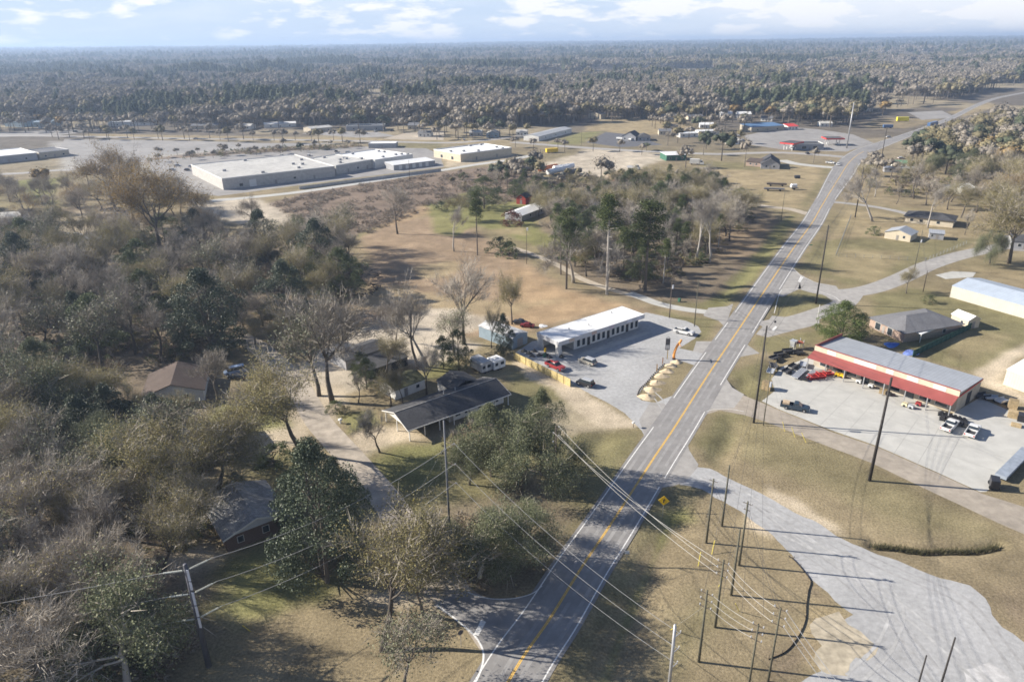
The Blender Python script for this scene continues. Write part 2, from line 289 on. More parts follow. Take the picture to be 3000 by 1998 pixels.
for c_, soft, wb, st, px in ZONES:
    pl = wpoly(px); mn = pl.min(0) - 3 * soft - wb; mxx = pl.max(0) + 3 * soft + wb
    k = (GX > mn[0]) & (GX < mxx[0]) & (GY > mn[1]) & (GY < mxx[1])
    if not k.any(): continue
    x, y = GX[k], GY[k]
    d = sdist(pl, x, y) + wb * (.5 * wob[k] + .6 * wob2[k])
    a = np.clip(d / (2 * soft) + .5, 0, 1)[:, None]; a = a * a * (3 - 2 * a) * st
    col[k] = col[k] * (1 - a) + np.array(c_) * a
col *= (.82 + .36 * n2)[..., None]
me = bpy.data.meshes.new('ground')
nr, nc = GX.shape; idx = np.arange(nr * nc).reshape(nr, nc)
quads = np.stack([idx[:-1, :-1], idx[:-1, 1:], idx[1:, 1:], idx[1:, :-1]], -1).reshape(-1, 4)
me.vertices.add(nr * nc); me.vertices.foreach_set('co', np.stack([GX, GY, GZ], -1).astype(np.float32).ravel())
me.loops.add(quads.size); me.loops.foreach_set('vertex_index', quads.astype(np.int32).ravel())
me.polygons.add(len(quads)); me.polygons.foreach_set('loop_start', np.arange(0, quads.size, 4, dtype=np.int32)); me.polygons.foreach_set('loop_total', np.full(len(quads), 4, np.int32))
me.update(); me.polygons.foreach_set('use_smooth', np.ones(len(quads), bool))
at = me.color_attributes.new('soil', 'FLOAT_COLOR', 'POINT'); at.data.foreach_set('color', np.concatenate([col, np.ones(col.shape[:2] + (1,))], -1).astype(np.float32).ravel())
gm = bpy.data.materials.new('ground'); gm.use_nodes = True; t = gm.node_tree; b = t.nodes['Principled BSDF']; b.inputs['Roughness'].default_value = .95; b.inputs['Specular IOR Level'].default_value = .1
ca_ = N(t, 'ShaderNodeVertexColor', layer_name='soil'); tcn = N(t, 'ShaderNodeTexCoord'); prev = ca_.outputs[0]
for sc_, lo, hi, det in ((.13, .70, 1.30, 9), (2.6, .60, 1.40, 7), (.03, .88, 1.12, 3)):
    no = N(t, 'ShaderNodeTexNoise', i_Scale=sc_, i_Detail=float(det), i_Roughness=.7); t.links.new(tcn.outputs['Object'], no.inputs[0])
    mr = N(t, 'ShaderNodeMapRange', n1=.3, n2=.7, n3=lo, n4=hi); t.links.new(no.outputs[0], mr.inputs[0])
    vm = N(t, 'ShaderNodeVectorMath', operation='SCALE'); t.links.new(prev, vm.inputs[0]); t.links.new(mr.outputs[0], vm.inputs['Scale']); prev = vm.outputs[0]
t.links.new(prev, b.inputs['Base Color'])
nb = N(t, 'ShaderNodeTexNoise', i_Scale=2.2, i_Detail=6.0, i_Roughness=.7); t.links.new(tcn.outputs['Object'], nb.inputs[0])
bp = N(t, 'ShaderNodeBump', i_Strength=.5, i_Distance=.25); t.links.new(nb.outputs[0], bp.inputs['Height']); t.links.new(bp.outputs[0], b.inputs['Normal'])
me.materials.append(gm); go = bpy.data.objects.new('ground', me); C.objects.link(go); struct(go)
# ================================================================ sheets laid on the ground
ASPH = mat('asphalt', (.275, .264, .256), .85, .10, .35, noise2=.10, n2s=.08); ASPH2 = mat('worn_asphalt', (.37, .352, .33), .9, .10, .5, noise2=.08)
GRAV = mat('grey_gravel', (.40, .398, .395), .95, .10, 1.2, noise2=.12, n2s=.09, bump=.3, bsc=4); CONC = mat('concrete', (.485, .475, .44), .8, .05, .4, noise2=.06, n2s=.1)
WHITE = mat('road_white', (.80, .79, .76), .7, .14, 3); YEL = mat('road_yellow', (.78, .48, .10), .7, .14, 2.5)
TRK = mat('tan_track', (.36, .315, .26), .95, .12, .5, noise2=.1); LOT = mat('parking_asphalt', (.31, .295, .28), .9, .10, .15, noise2=.10, n2s=.03)
DIRTM = mat('sandy_dirt', (.44, .38, .30), .95, .12, .5, noise2=.1)
def jit(pl, amp, step=1.2, seed=0):
    out = []; rnd = random.Random(seed)
    for i in range(len(pl)):
        a, b_ = np.array(pl[i]), np.array(pl[(i + 1) % len(pl)]); L = np.linalg.norm(b_ - a); n = max(1, int(L / step)); nn = np.array([-(b_ - a)[1], (b_ - a)[0]]) / (L + 1e-9)
        for k in range(n):
            p = a + (b_ - a) * k / n
            out.append(p + nn * amp * 2 * (float(fbm(p[0], p[1], 3.0, seed + 3, 3)) - .5) + nn * amp * .25 * rnd.uniform(-1, 1))
    return out
def sheet(name, px, m_, z, amp=0.0, world=False):
    pl = [np.array(p) for p in px] if world else [np.array(P(*p).xy) for p in px]
    if amp: pl = jit(pl, amp, 1.2, len(name))
    mb = MB(); mb.add([(p[0], p[1], z) for p in pl], [tuple(range(len(pl)))])
    o = mb.build(name, m_); me_ = o.data
    if me_.polygons[0].normal.z < 0: me_.flip_normals()
    return struct(o)
def smooth_line(px, n=6, world=False):
    p = [Vector(q) if world else P(*q) for q in px]; p = [2 * p[0] - p[1]] + p + [2 * p[-1] - p[-2]]; out = []
    for i in range(1, len(p) - 2):
        for k in range(n):
            t_ = k / n; a, b_, c_, d = p[i - 1:i + 3]
            out.append(.5 * ((2 * b_) + (c_ - a) * t_ + (2 * a - 5 * b_ + 4 * c_ - d) * t_ ** 2 + (3 * b_ - a - 3 * c_ + d) * t_ ** 3))
    out.append(p[-2]); return out
def ribbon(name, pts, wl, wr, m_, z, gaps=None, wobble=0):
    mb = MB(); prev = None; vs = []; n = len(pts)
    L = wl if isinstance(wl, (list, tuple)) else [wl] * n; Rr = wr if isinstance(wr, (list, tuple)) else [wr] * n
    for i, p in enumerate(pts):
        d = pts[min(i + 1, n - 1)] - pts[max(i - 1, 0)]; d = Vector((d.x, d.y, 0)).normalized(); nn = Vector((-d.y, d.x, 0))
        wq = wobble * (random.random() - .5) if wobble else 0
        a = p + nn * (L[i] + wq); b_ = p - nn * (Rr[i] + wq); vs += [(a.x, a.y, z), (b_.x, b_.y, z)]
    mb.add(vs, [(2 * i, 2 * i + 1, 2 * i + 3, 2 * i + 2) for i in range(n - 1) if not (gaps and any(a <= i < b_ for a, b_ in gaps))])
    return struct(mb.build(name, m_))
RC = smooth_line(ROAD_C, 8)
def wide(p):   # the turning lanes near the far crossroads
    t_ = max(0, min(1, (p.y - 340) / 110)); q = max(0, min(1, (p.y - 530) / 120)); return t_ * t_ * (3 - 2 * t_) * 2.6 - q * 3.6
hwid = [4.55 + wide(p) for p in RC]
ribbon('road', RC, hwid, hwid, ASPH, .030)
near = [i for i, p in enumerate(RC) if p.y < 1500]
wl = [max(.6, 3.95 + wide(p)) for p in RC]
def vpx(p): return proj(p.x, p.y)[1]
lg = [(a, b_) for a, b_ in []]
def gapl(lo_hi): return [(i, i + 1) for i, p in enumerate(RC) if any(lo < vpx(p) < hi for lo, hi in lo_hi)]
ribbon('road_line_left', RC, [x + .095 for x in wl], [-(x - .095) for x in wl], WHITE, .036, gapl([(1010, 1060), (1185, 1265), (925, 960), (590, 622), (470, 500)]))
ribbon('road_line_right', RC, [-(x - .095) for x in wl], [x + .095 for x in wl], WHITE, .036, gapl([(850, 905), (975, 1010), (1125, 1210), (1400, 1420), (590, 612), (440, 480)]))
MRK = mat('road_yellow_worn', (.74, .47, .13), .75, .16, 1.5)
ribbon('road_line_yellow', RC[:120], .18, -.03, YEL, .037)
ribbon('road_line_yellow_second', RC[:120], -.03, .18, YEL, .037)
# sealed cracks and worn wheel paths on the carriageway
for s_ in (-2.9, -1.2, 1.2, 2.9):
    ribbon('wheel_path', [p for p in RC[:110]], s_ + .28, -s_ + .28, mat('worn_wheel_path', (.305, .295, .285), .8, .1, .5, noise2=.12, n2s=.15), .0335)
# side streets, aprons and drives
ribbon('side_street_right', smooth_line([(2262, 862), (2330, 836), (2400, 852), (2480, 858), (2560, 845), (2640, 815), (2720, 778), (2800, 752), (2860, 738), (2940, 722), (3100, 700)]), 3.6, 3.6, ASPH2, .020)
ribbon('slip_road', smooth_line([(2500, 858), (2470, 890), (2400, 917), (2330, 938), (2230, 955)]), 3.2, 3.2, ASPH2, .024)
sheet('junction_apron', [(2322, 786), (2345, 805), (2390, 828), (2450, 838), (2470, 870), (2445, 885), (2420, 868), (2380, 852), (2320, 846), (2285, 850), (2262, 880), (2240, 880)], ASPH2, .016, .15)
sheet('slip_apron', [(2262, 925), (2215, 980), (2250, 988), (2320, 970), (2400, 950), (2400, 925), (2320, 930)], ASPH2, .012, .15)
sheet('stop_bar', [(2346, 809), (2354, 813), (2344, 828), (2338, 825)], WHITE, .040); sheet('stop_bar', [(2270, 955), (2277, 958), (2267, 970), (2260, 968)], WHITE, .040)
ribbon('edge_line', smooth_line([(2326, 788), (2345, 806), (2390, 828), (2430, 836)]), .08, .08, WHITE, .040)
ribbon('edge_line', smooth_line([(2268, 918), (2286, 855), (2310, 848), (2380, 850), (2440, 868), (2462, 884)]), .08, .08, WHITE, .041)
ribbon('side_street_left', smooth_line([(1460, 1880), (1400, 1800), (1330, 1745), (1270, 1690), (1215, 1600), (1150, 1490), (1070, 1390), (990, 1300), (930, 1230), (890, 1160), (850, 1100), (760, 1020), (700, 985)]), 2.8, 2.8, mat('tan_lane', (.42, .365, .30), .95, .14, .5, noise2=.12, n2s=.2), .018)
sheet('side_street_mouth', [(1590, 1716), (1562, 1738), (1500, 1752), (1440, 1752), (1370, 1733), (1330, 1740), (1268, 1772), (1310, 1800), (1352, 1828), (1392, 1862), (1412, 1895), (1418, 1930), (1408, 1970), (1392, 2010), (1330, 2290), (1560, 1900)], ASPH, .024, .1)
ribbon('edge_line', smooth_line([(1280, 1772), (1320, 1802), (1352, 1828), (1392, 1864), (1413, 1900), (1416, 1930), (1408, 1965), (1390, 2005)]), .13, .13, WHITE, .040)
ribbon('edge_line', smooth_line([(1362, 1730), (1400, 1746), (1450, 1755), (1510, 1752), (1560, 1738), (1588, 1716)]), .08, .08, WHITE, .042)
sheet('stop_bar', [(1388, 1858), (1402, 1862), (1424, 1822), (1410, 1814)], WHITE, .044)
sheet('gravel_lot', [(1893, 915), (1950, 928), (2010, 940), (2045, 956), (2054, 972), (2036, 992), (2012, 1006), (1990, 1020), (2040, 1030), (2085, 1030), (2060, 1080), (1990, 1055), (1945, 1072), (1915, 1100), (1885, 1132), (1868, 1158), (1880, 1172), (1920, 1180), (1968, 1160), (1958, 1196), (1895, 1292), (1880, 1262), (1830, 1210), (1780, 1180), (1700, 1138), (1672, 1122), (1600, 1086), (1520, 1052), (1500, 1040), (1560, 1000), (1700, 980), (1850, 930)], GRAV, .012, .22)
sheet('lot_apron', [(2108, 1000), (2040, 1000), (2030, 1030), (2085, 1040)], ASPH2, .016); sheet('lot_apron', [(1960, 1182), (1905, 1178), (1872, 1230), (1895, 1292)], ASPH2, .016)
ribbon('concrete_drive', smooth_line([(1842, 858), (1880, 872), (1930, 890), (2000, 905), (2075, 915)]), 1.9, 1.9, CONC, .012); sheet('drive_apron', [(2148, 890), (2130, 898), (2075, 902), (2060, 925), (2105, 940), (2125, 960)], ASPH2, .014, .1)
ribbon('track', smooth_line([(1500, 725), (1560, 745), (1640, 780), (1700, 815), (1780, 845), (1860, 868)]), 1.5, 1.5, DIRTM, .008)
sheet('sidewalk', [(1690, 1043), (1720, 1030), (1780, 1010), (1840, 990), (1892, 972), (1905, 976), (1850, 996), (1790, 1017), (1700, 1050)], CONC, .06)
sheet('concrete_lot', [(2330, 1062), (2395, 1035), (2470, 1060), (2786, 1215), (2870, 1165), (2950, 1200), (3060, 1240), (3060, 1290), (2890, 1440), (2872, 1441), (2747, 1384), (2569, 1306), (2440, 1262), (2282, 1199), (2232, 1175), (2270, 1145), (2260, 1110), (2290, 1075)], CONC, .012, .06)
sheet('service_road', [(2068, 1206), (2110, 1150), (2140, 1132), (2180, 1158), (2232, 1180), (2282, 1201), (2440, 1266), (2569, 1309), (2747, 1387), (2872, 1444), (3080, 1510), (3080, 1600), (2900, 1520), (2728, 1440), (2553, 1356), (2377, 1289), (2250, 1238), (2180, 1216), (2110, 1202), (2075, 1212)], TRK, .009, .12)
sheet('junction_apron', [(2128, 1110), (2145, 1135), (2180, 1155), (2150, 1195), (2082, 1198), (2060, 1228)], ASPH2, .014, .1)
ribbon('edge_line', smooth_line([(2070, 1206), (2090, 1200), (2140, 1199), (2180, 1206)]), .07, .07, WHITE, .040)
sheet('junction_apron', [(2150, 1010), (2190, 1010), (2225, 1035), (2170, 1045), (2110, 1120)], ASPH2, .010, .1)
sheet('gravel_yard', [(2042, 1368), (2080, 1372), (2138, 1402), (2250, 1456), (2330, 1500), (2403, 1539), (2448, 1571), (2547, 1613), (2633, 1641), (2728, 1683), (2840, 1715), (2888, 1753), (2904, 1801), (2936, 1836), (3000, 1877), (3150, 1950), (3150, 2300), (2300, 2300), (2336, 1998), (2400, 1965), (2490, 1940), (2530, 1900), (2440, 1830), (2500, 1800), (2473, 1785), (2429, 1734), (2378, 1696), (2320, 1625), (2250, 1558), (2186, 1510), (2120, 1468), (2074, 1444), (2010, 1422), (1990, 1420)], GRAV, .012, .45)
sheet('road_apron', [(2014, 1302), (2020, 1320), (2045, 1360), (2042, 1372), (2008, 1412), (1975, 1422), (1940, 1428)], ASPH2, .016, .1)
ribbon('driveway', smooth_line([(2435, 592), (2480, 596), (2560, 606), (2640, 622), (2700, 640)]), 2.2, 2.2, ASPH2, .010)
ribbon('dirt_drive', smooth_line([(2060, 490), (2090, 515), (2130, 560), (2180, 590), (2250, 606), (2310, 612), (2370, 628)]), 2.6, 2.6, DIRTM, .010)
ribbon('far_driveway', smooth_line([(2290, 470), (2330, 480), (2400, 488), (2450, 492)]), 4, 4, CONC, .010)
ribbon('cross_street', smooth_line([(1500, 417), (1600, 425), (1691, 432), (1820, 440), (1946, 446), (2100, 452), (2200, 449), (2300, 448), (2410, 455), (2490, 462)]), 4.5, 4.5, ASPH2, .016)
ribbon('far_street', smooth_line([(-200, 398), (0, 398), (198, 400), (400, 404), (574, 407), (750, 409), (1069, 414), (1292, 419), (1400, 414), (1500, 402), (1600, 392)]), 4.5, 4.5, ASPH2, .014)
ribbon('back_lane', smooth_line([(560, 592), (650, 586), (750, 577), (900, 560), (1100, 530), (1290, 500), (1400, 482), (1500, 468), (1560, 455)]), 3.2, 3.2, CONC, .014)
sheet('parking_lot', [(190, 408), (560, 413), (760, 420), (1000, 420), (760, 436), (560, 446), (430, 462), (400, 500), (300, 520), (240, 480), (170, 440)], LOT, .006, .8)
sheet('parking_lot', [(440, 470), (760, 448), (1060, 430), (1250, 436), (1290, 455), (1300, 490), (900, 540), (640, 575), (520, 560), (440, 500)], LOT, .007, .8)
sheet('asphalt_pad', [(1718, 418), (1775, 388), (1850, 395), (1940, 425), (1820, 432)], mat('new_asphalt', (.13, .13, .14), .9, .1, .3), .010)
sheet('far_lot', [(2180, 398), (2300, 372), (2400, 380), (2500, 395), (2560, 420), (2480, 445), (2300, 440), (2200, 425)], LOT, .006, .8)
sheet('far_lot', [(880, 392), (960, 385), (1110, 388), (1160, 400), (1050, 404)], LOT, .006, .8); sheet('far_lot', [(1190, 390), (1300, 385), (1300, 412), (1120, 408)], DIRTM, .007, .8)
sheet('far_lot', [(2660, 330), (2760, 325), (2800, 345), (2700, 352)], LOT, .006, .8)
sheet('far_lot', [(-50, 392), (20, 388), (180, 380), (300, 382), (180, 396), (0, 402)], LOT, .006, .8)
ribbon('far_road', smooth_line([(-200, 520), (60, 508), (160, 500), (300, 495), (420, 500)]), 4, 4, ASPH2, .010)
sheet('side_yard', [(2940, 690), (3100, 680), (3100, 740), (2960, 735)], LOT, .006); sheet('concrete_drive', [(2740, 806), (2790, 795), (2860, 798), (2850, 812), (2770, 818)], CONC, .022)
# joints of the concrete lot and crosswise cracks, as thin dark filler strips
JN = mat('joint_filler', (.34, .33, .31), .9)
for k in range(9):
    a, b_ = P(2330 + k * 70, 1217 + k * 31), P(2440 + k * 62, 1120 + k * 27)
    if k < 7: ribbon('slab_joint', [a, b_], .035, .035, JN, .0165)
for k in range(3): ribbon('slab_joint', [P(2300 + k * 40, 1165 - k * 25), P(2960 - k * 25, 1395 - 55 * k)], .035, .035, JN, .0165)

# tyre tracks and washed-in sand on the gravel
TT = mat('packed_tyre_track', (.435, .43, .42), .95, .12, 1.0, noise2=.12, n2s=.3); TD = mat('damp_tyre_track', (.37, .365, .36), .95, .12, 1.0, noise2=.12, n2s=.3)
for i, (l_, m_) in enumerate((([(2060, 1395), (2180, 1450), (2330, 1560), (2520, 1690), (2700, 1830), (2900, 2010)], TT), ([(2050, 1405), (2170, 1465), (2310, 1580), (2480, 1700), (2650, 1860), (2780, 2030)], TD), ([(2200, 1460), (2420, 1580), (2640, 1680), (2820, 1760), (2940, 1900), (3000, 1990)], TD), ([(2300, 1560), (2500, 1660), (2620, 1760), (2600, 1880), (2500, 1990)], TT))):
    pts = smooth_line(l_, 10)
    for o_ in (-.9, .9): ribbon('tyre_track', pts, .22 + o_, .22 - o_, m_, .018 + .0015 * i, wobble=.12)
for i, l_ in enumerate(([(1950, 1200), (1920, 1160), (1860, 1120), (1780, 1090), (1720, 1060)], [(2050, 1035), (1990, 1035), (1930, 1045), (1850, 1070), (1770, 1100)])):
    pts = smooth_line(l_, 8)
    for o_ in (-.8, .8): ribbon('tyre_track', pts, .16 + o_, .16 - o_, TT, .019 + .0015 * i, wobble=.1)
SNDY = mat('washed_sand', (.46, .40, .30), .95, .16, .8, noise2=.16, n2s=.2)
sheet('sand_patch', [(2400, 1820), (2440, 1800), (2480, 1830), (2530, 1880), (2575, 1925), (2545, 1940), (2480, 1935), (2420, 1960), (2370, 1950), (2380, 1880)], SNDY, .0165, 2.2)
sheet('sand_patch', [(2820, 1960), (2900, 1940), (2960, 1990), (2900, 2040), (2820, 2030)], mat('white_gravel', (.50, .49, .48), .95, .14, 1, noise2=.12, n2s=.2), .0165, .6)
# ================================================================ trees
def leafmat(name, c1, c2, rough=.7, spec=.25, rnd=.25, trans=.0):
    m_ = bpy.data.materials.new(name); m_.use_nodes = True; t = m_.node_tree; b = t.nodes['Principled BSDF']; L = t.links.new
    b.inputs['Roughness'].default_value = rough; b.inputs['Specular IOR Level'].default_value = spec
    ge = N(t, 'ShaderNodeNewGeometry'); oi = N(t, 'ShaderNodeObjectInfo'); tcn = N(t, 'ShaderNodeTexCoord')
    no = N(t, 'ShaderNodeTexNoise', i_Scale=.45, i_Detail=2.0); L(tcn.outputs['Object'], no.inputs[0])
    ad = N(t, 'ShaderNodeMix', data_type='FLOAT'); ad.inputs[0].default_value = .5; L(no.outputs[0], ad.inputs[2]); L(ge.outputs['Random Per Island'], ad.inputs[3])
    mr0 = N(t, 'ShaderNodeMapRange', n1=.2, n2=.8); L(ad.outputs[0], mr0.inputs[0])
    mi = N(t, 'ShaderNodeMix', data_type='RGBA'); mi.inputs[6].default_value = (*c1, 1); mi.inputs[7].default_value = (*c2, 1); L(mr0.outputs[0], mi.inputs[0])
    mr = N(t, 'ShaderNodeMapRange', n3=1 - rnd, n4=1 + rnd); L(oi.outputs['Random'], mr.inputs[0])
    vm = N(t, 'ShaderNodeVectorMath', operation='SCALE'); L(mi.outputs[2], vm.inputs[0]); L(mr.outputs[0], vm.inputs['Scale']); L(vm.outputs[0], b.inputs['Base Color'])
    if trans:
        tr = N(t, 'ShaderNodeBsdfTranslucent'); L(vm.outputs[0], tr.inputs[0]); ms = N(t, 'ShaderNodeMixShader', n0=trans)
        L(b.outputs[0], ms.inputs[1]); L(tr.outputs[0], ms.inputs[2]); L(ms.outputs[0], t.nodes['Material Output'].inputs[0])
    return m_
BARK = leafmat('bark', (.10, .085, .07), (.19, .165, .14), .9, .1, .25); PBARK = leafmat('pale_bark', (.32, .295, .26), (.48, .445, .40), .85, .1, .15)
TWIG = leafmat('twigs', (.28, .245, .205), (.46, .415, .35), .9, .1, .22); PTWIG = leafmat('pale_twigs', (.27, .24, .205), (.42, .385, .345), .9, .1, .15)
OLIVE = leafmat('olive_leaves', (.20, .18, .08), (.36, .31, .145), .7, .2, .22, .25); RUST = leafmat('rust_leaves', (.19, .13, .06), (.40, .28, .10), .7, .2, .2, .25)
GREENL = leafmat('evergreen_leaves', (.055, .075, .03), (.15, .17, .075), .55, .25, .25, .1); MAG = leafmat('glossy_leaves', (.04, .055, .03), (.12, .14, .085), .5, .35, .2); OAKL = leafmat('oak_leaves', (.085, .10, .05), (.24, .25, .145), .6, .2, .2, .1)
PINEN = leafmat('pine_needles', (.05, .07, .022), (.13, .155, .05), .6, .3, .25, .1); BRN = leafmat('brown_leaves', (.15, .11, .075), (.28, .21, .14), .8, .1, .25, .1)
GLIMMER = leafmat('lichen_leaves', (.12, .13, .07), (.24, .245, .15), .6, .3, .2, .1)
rng = np.random.default_rng(3)
def tris(centers, dirs, ln, wd):
    """one thin triangle for each twig"""
    n = len(centers); s_ = np.cross(dirs, rng.normal(size=(n, 3))); s_ /= np.linalg.norm(s_, axis=1)[:, None] + 1e-9
    v = np.stack([centers - s_ * wd[:, None] / 2, centers + s_ * wd[:, None] / 2, centers + dirs * ln[:, None]], 1)
    return v
def leafq(centers, size, flat=.0):
    n = len(centers); a = rng.normal(size=(n, 3)); a /= np.linalg.norm(a, axis=1)[:, None]; q = rng.normal(size=(n, 3)); q[:, 2] += 0; b_ = np.cross(a, q); b_ /= np.linalg.norm(b_, axis=1)[:, None] + 1e-9
    s1 = (size * rng.uniform(.6, 1.3, n))[:, None]; s2 = (size * rng.uniform(.35, .8, n))[:, None]
    return np.stack([centers - a * s1 / 2, centers - b_ * s2 / 2, centers + a * s1 / 2, centers + b_ * s2 / 2], 1)
def polymesh(name, parts, mats_):
    me_ = bpy.data.meshes.new(name); vs = []; st = []; tot = []; mi = []; nv = 0
    for k, a in enumerate(parts):
        if len(a) == 0: continue
        n, c_ = a.shape[:2]; vs.append(a.reshape(-1, 3)); tot.append(np.full(n, c_, np.int32)); mi.append(np.full(n, k, np.int32)); nv += n * c_
    v = np.concatenate(vs); tt = np.concatenate(tot)
    me_.vertices.add(nv); me_.vertices.foreach_set('co', v.astype(np.float32).ravel()); me_.loops.add(nv); me_.loops.foreach_set('vertex_index', np.arange(nv, dtype=np.int32))
    me_.polygons.add(len(tt)); me_.polygons.foreach_set('loop_start', np.concatenate([[0], np.cumsum(tt)[:-1]]).astype(np.int32)); me_.polygons.foreach_set('loop_total', tt)
    me_.polygons.foreach_set('material_index', np.concatenate(mi)); me_.update()
    for m_ in mats_: me_.materials.append(m_)
    return me_
def cone_dir(d, ang):
    u = d.orthogonal().normalized(); u.rotate(__import__('mathutils').Quaternion(d, random.uniform(0, 6.283)))
    return (d * math.cos(ang) + u * math.sin(ang)).normalized()
def decid(seed, h=12, nclump=0, trunk=.22, spread=1.0, lev=(6, 4, 4), twigs=16, leaves=0, lsize=.3, clump=.8, crown='bare', bark=None, twm=None, lfm=None, tlen=1.2, low=.3, up=.25, tw=.05):
    random.seed(seed); tb = MB(); ends = []
    def grow(p, d, L, r, k):
        n = 4 if k < 2 else 3; pts = [p]; q = p.copy(); dd = d.copy(); rs = [r]
        for i in range(n):
            dd = (dd + Vector((random.gauss(0, .13), random.gauss(0, .13), random.gauss(0, .1) + up * .25))).normalized(); q = q + dd * L / n; pts.append(q.copy()); rs.append(r * (1 - .62 * (i + 1) / n))
        tb.tube(pts, rs, 7 if k == 0 else 5 if k == 1 else 3, cap=(k == 0))
        if k == len(lev): ends.extend([(a, dd) for a in pts[1:]]); return
        if k == len(lev) - 1: ends.extend([(a, dd) for a in pts[-2:]])
        for j in range(lev[k]):
            f = random.uniform(.35 if k else low + .45, 1); i = min(int(f * n), n - 1); a = pts[i].lerp(pts[i + 1], f * n - i)
            grow(a, cone_dir(dd, random.uniform(.45, .95) * spread), L * random.uniform(.5, .75) if k else h * random.uniform(.3, .42), rs[i] * .6, k + 1)
    grow(Vector((0, 0, -.2)), Vector((random.gauss(0, .04), random.gauss(0, .04), 1)).normalized(), h * trunk * 2.2, h * .026, 0)
    E_ = np.array([e[0][:] for e in ends]); D_ = np.array([e[1][:] for e in ends])
    i = rng.integers(0, len(E_), len(E_) * twigs // 3); c_ = E_[i] + rng.normal(size=(len(i), 3)) * .25; d_ = D_[i] + rng.normal(size=(len(i), 3)) * .6; d_[:, 2] += .35; d_ /= np.linalg.norm(d_, axis=1)[:, None]
    T_ = tris(c_, d_, rng.uniform(.6, 1.3, len(i)) * tlen, rng.uniform(.6, 1.3, len(i)) * tw)
    parts = [T_]; ms = [twm or TWIG]
    if leaves:
        sub_ = rng.permutation(len(E_))[:nclump] if nclump else np.arange(len(E_)); i = sub_[rng.integers(0, len(sub_), leaves)]; c2 = E_[i] + rng.normal(size=(leaves, 3)) * clump; parts.append(leafq(c2, lsize)); ms.append(lfm)
    tm = bpy.data.meshes.new('trunk'); tm.from_pydata(tb.v, [], tb.f); tm.materials.append(bark or BARK); tm.polygons.foreach_set('use_smooth', [True] * len(tm.polygons))
    cm = polymesh('crown', parts, ms); z = np.concatenate([a.reshape(-1, 3) for a in parts])[:, 2]
    return tm, cm, float(np.percentile(z, 99))
def dense(seed, h=12, rx=3.6, z0=.15, n=90, per=55, lsize=.36, lfm=None, shape=1.0, stems=1, twigs=0, jag=.25):
    random.seed(seed); tb = MB()
    for s_ in range(stems):
        a = 6.28 * s_ / max(1, stems); o = .5 if stems > 1 else 0
        tb.tube([(o * math.cos(a) * .6, o * math.sin(a) * .6, -.2), (o * math.cos(a) * 1.5, o * math.sin(a) * 1.5, h * .4), (o * math.cos(a) * 2.5, o * math.sin(a) * 2.5, h * .85)], [h * .022, h * .014, .04], 6)
    cs = []
    for i in range(n):
        f = random.random(); zz = h * (z0 + (1 - z0) * f); r = rx * (max(0, 1 - abs(2 * f - .75) ** (2.0 * shape) * (.62 if f < .375 else 1.0)) ** .5 + .12) * math.sqrt(random.uniform(.25, 1)); a = random.uniform(0, 6.283)
        cs.append((r * math.cos(a) * (1 + random.uniform(-jag, jag)), r * math.sin(a), zz - .3))
        if random.random() < .5: tb.tube([(0, 0, max(.5, zz - r * .6)), (r * math.cos(a) * .6, r * math.sin(a) * .6, zz - .4)], [.07, .03], 3, False)
    cs = np.array(cs); i = rng.integers(0, n, n * per); q_ = rng.normal(size=(len(i), 3)); q_ /= np.linalg.norm(q_, axis=1)[:, None]; q_[:, 2] = np.abs(q_[:, 2]) * 1.2 - .35
    lr = rng.uniform(.14, .27, n) * rx + .1; c_ = cs[i] + q_ * (lr[i] * rng.uniform(.8, 1.15, len(i)))[:, None] + rng.normal(size=(len(i), 3)) * .06
    c_[:, 2] = np.maximum(c_[:, 2], .1)
    parts = [leafq(c_, lsize)]; ms = [lfm or GREENL]
    if twigs:
        k = rng.integers(0, n, twigs); d_ = cs[k] / (np.linalg.norm(cs[k], axis=1)[:, None] + .1) + rng.normal(size=(twigs, 3)) * .3; d_ /= np.linalg.norm(d_, axis=1)[:, None]
        parts.append(tris(cs[k], d_, rng.uniform(.6, 1.4, twigs), rng.uniform(.03, .07, twigs))); ms.append(TWIG)
    tm = bpy.data.meshes.new('trunk'); tm.from_pydata(tb.v, [], tb.f); tm.materials.append(BARK)
    return tm, polymesh('crown', parts, ms), h * 1.0
def pine(seed, h=18, z0=.55, rx=3.0, n=44, per=170, lsize=.26, bark=None, lean=.3):
    random.seed(seed); tb = MB(); lx = random.uniform(-lean, lean)
    tb.tube([(0, 0, -.2), (lx, 0, h * .35), (lx * 1.6, lx * .5, h * .7), (lx * 1.5, lx, h * .98)], [h * .014, h * .011, h * .008, .04], 7)
    cs = []
    for i in range(n):
        f = random.random() ** .8; zz = h * (z0 + (1 - z0) * f); r = rx * (1 - f * .7) * random.uniform(.35, 1); a = random.uniform(0, 6.283); c_ = (lx * 1.5 + r * math.cos(a), lx * .6 + r * math.sin(a), zz + r * .12)
        cs.append(c_); tb.tube([(lx * 1.5, lx * .6, zz - .3), c_], [.07, .03], 3, False)
    for i in range(5): zz = h * random.uniform(z0 * .6, z0); a = random.uniform(0, 6.28); tb.tube([(lx, 0, zz), (lx + 1.3 * math.cos(a), 1.3 * math.sin(a), zz + .2)], [.05, .02], 3, False)
    cs = np.array(cs); i = rng.integers(0, n, n * per); c_ = cs[i] + rng.normal(size=(len(i), 3)) * np.array([.55, .55, .32])
    tm = bpy.data.meshes.new('trunk'); tm.from_pydata(tb.v, [], tb.f); tm.materials.append(bark or BARK)
    return tm, polymesh('crown', [leafq(c_, lsize)], [PINEN]), h
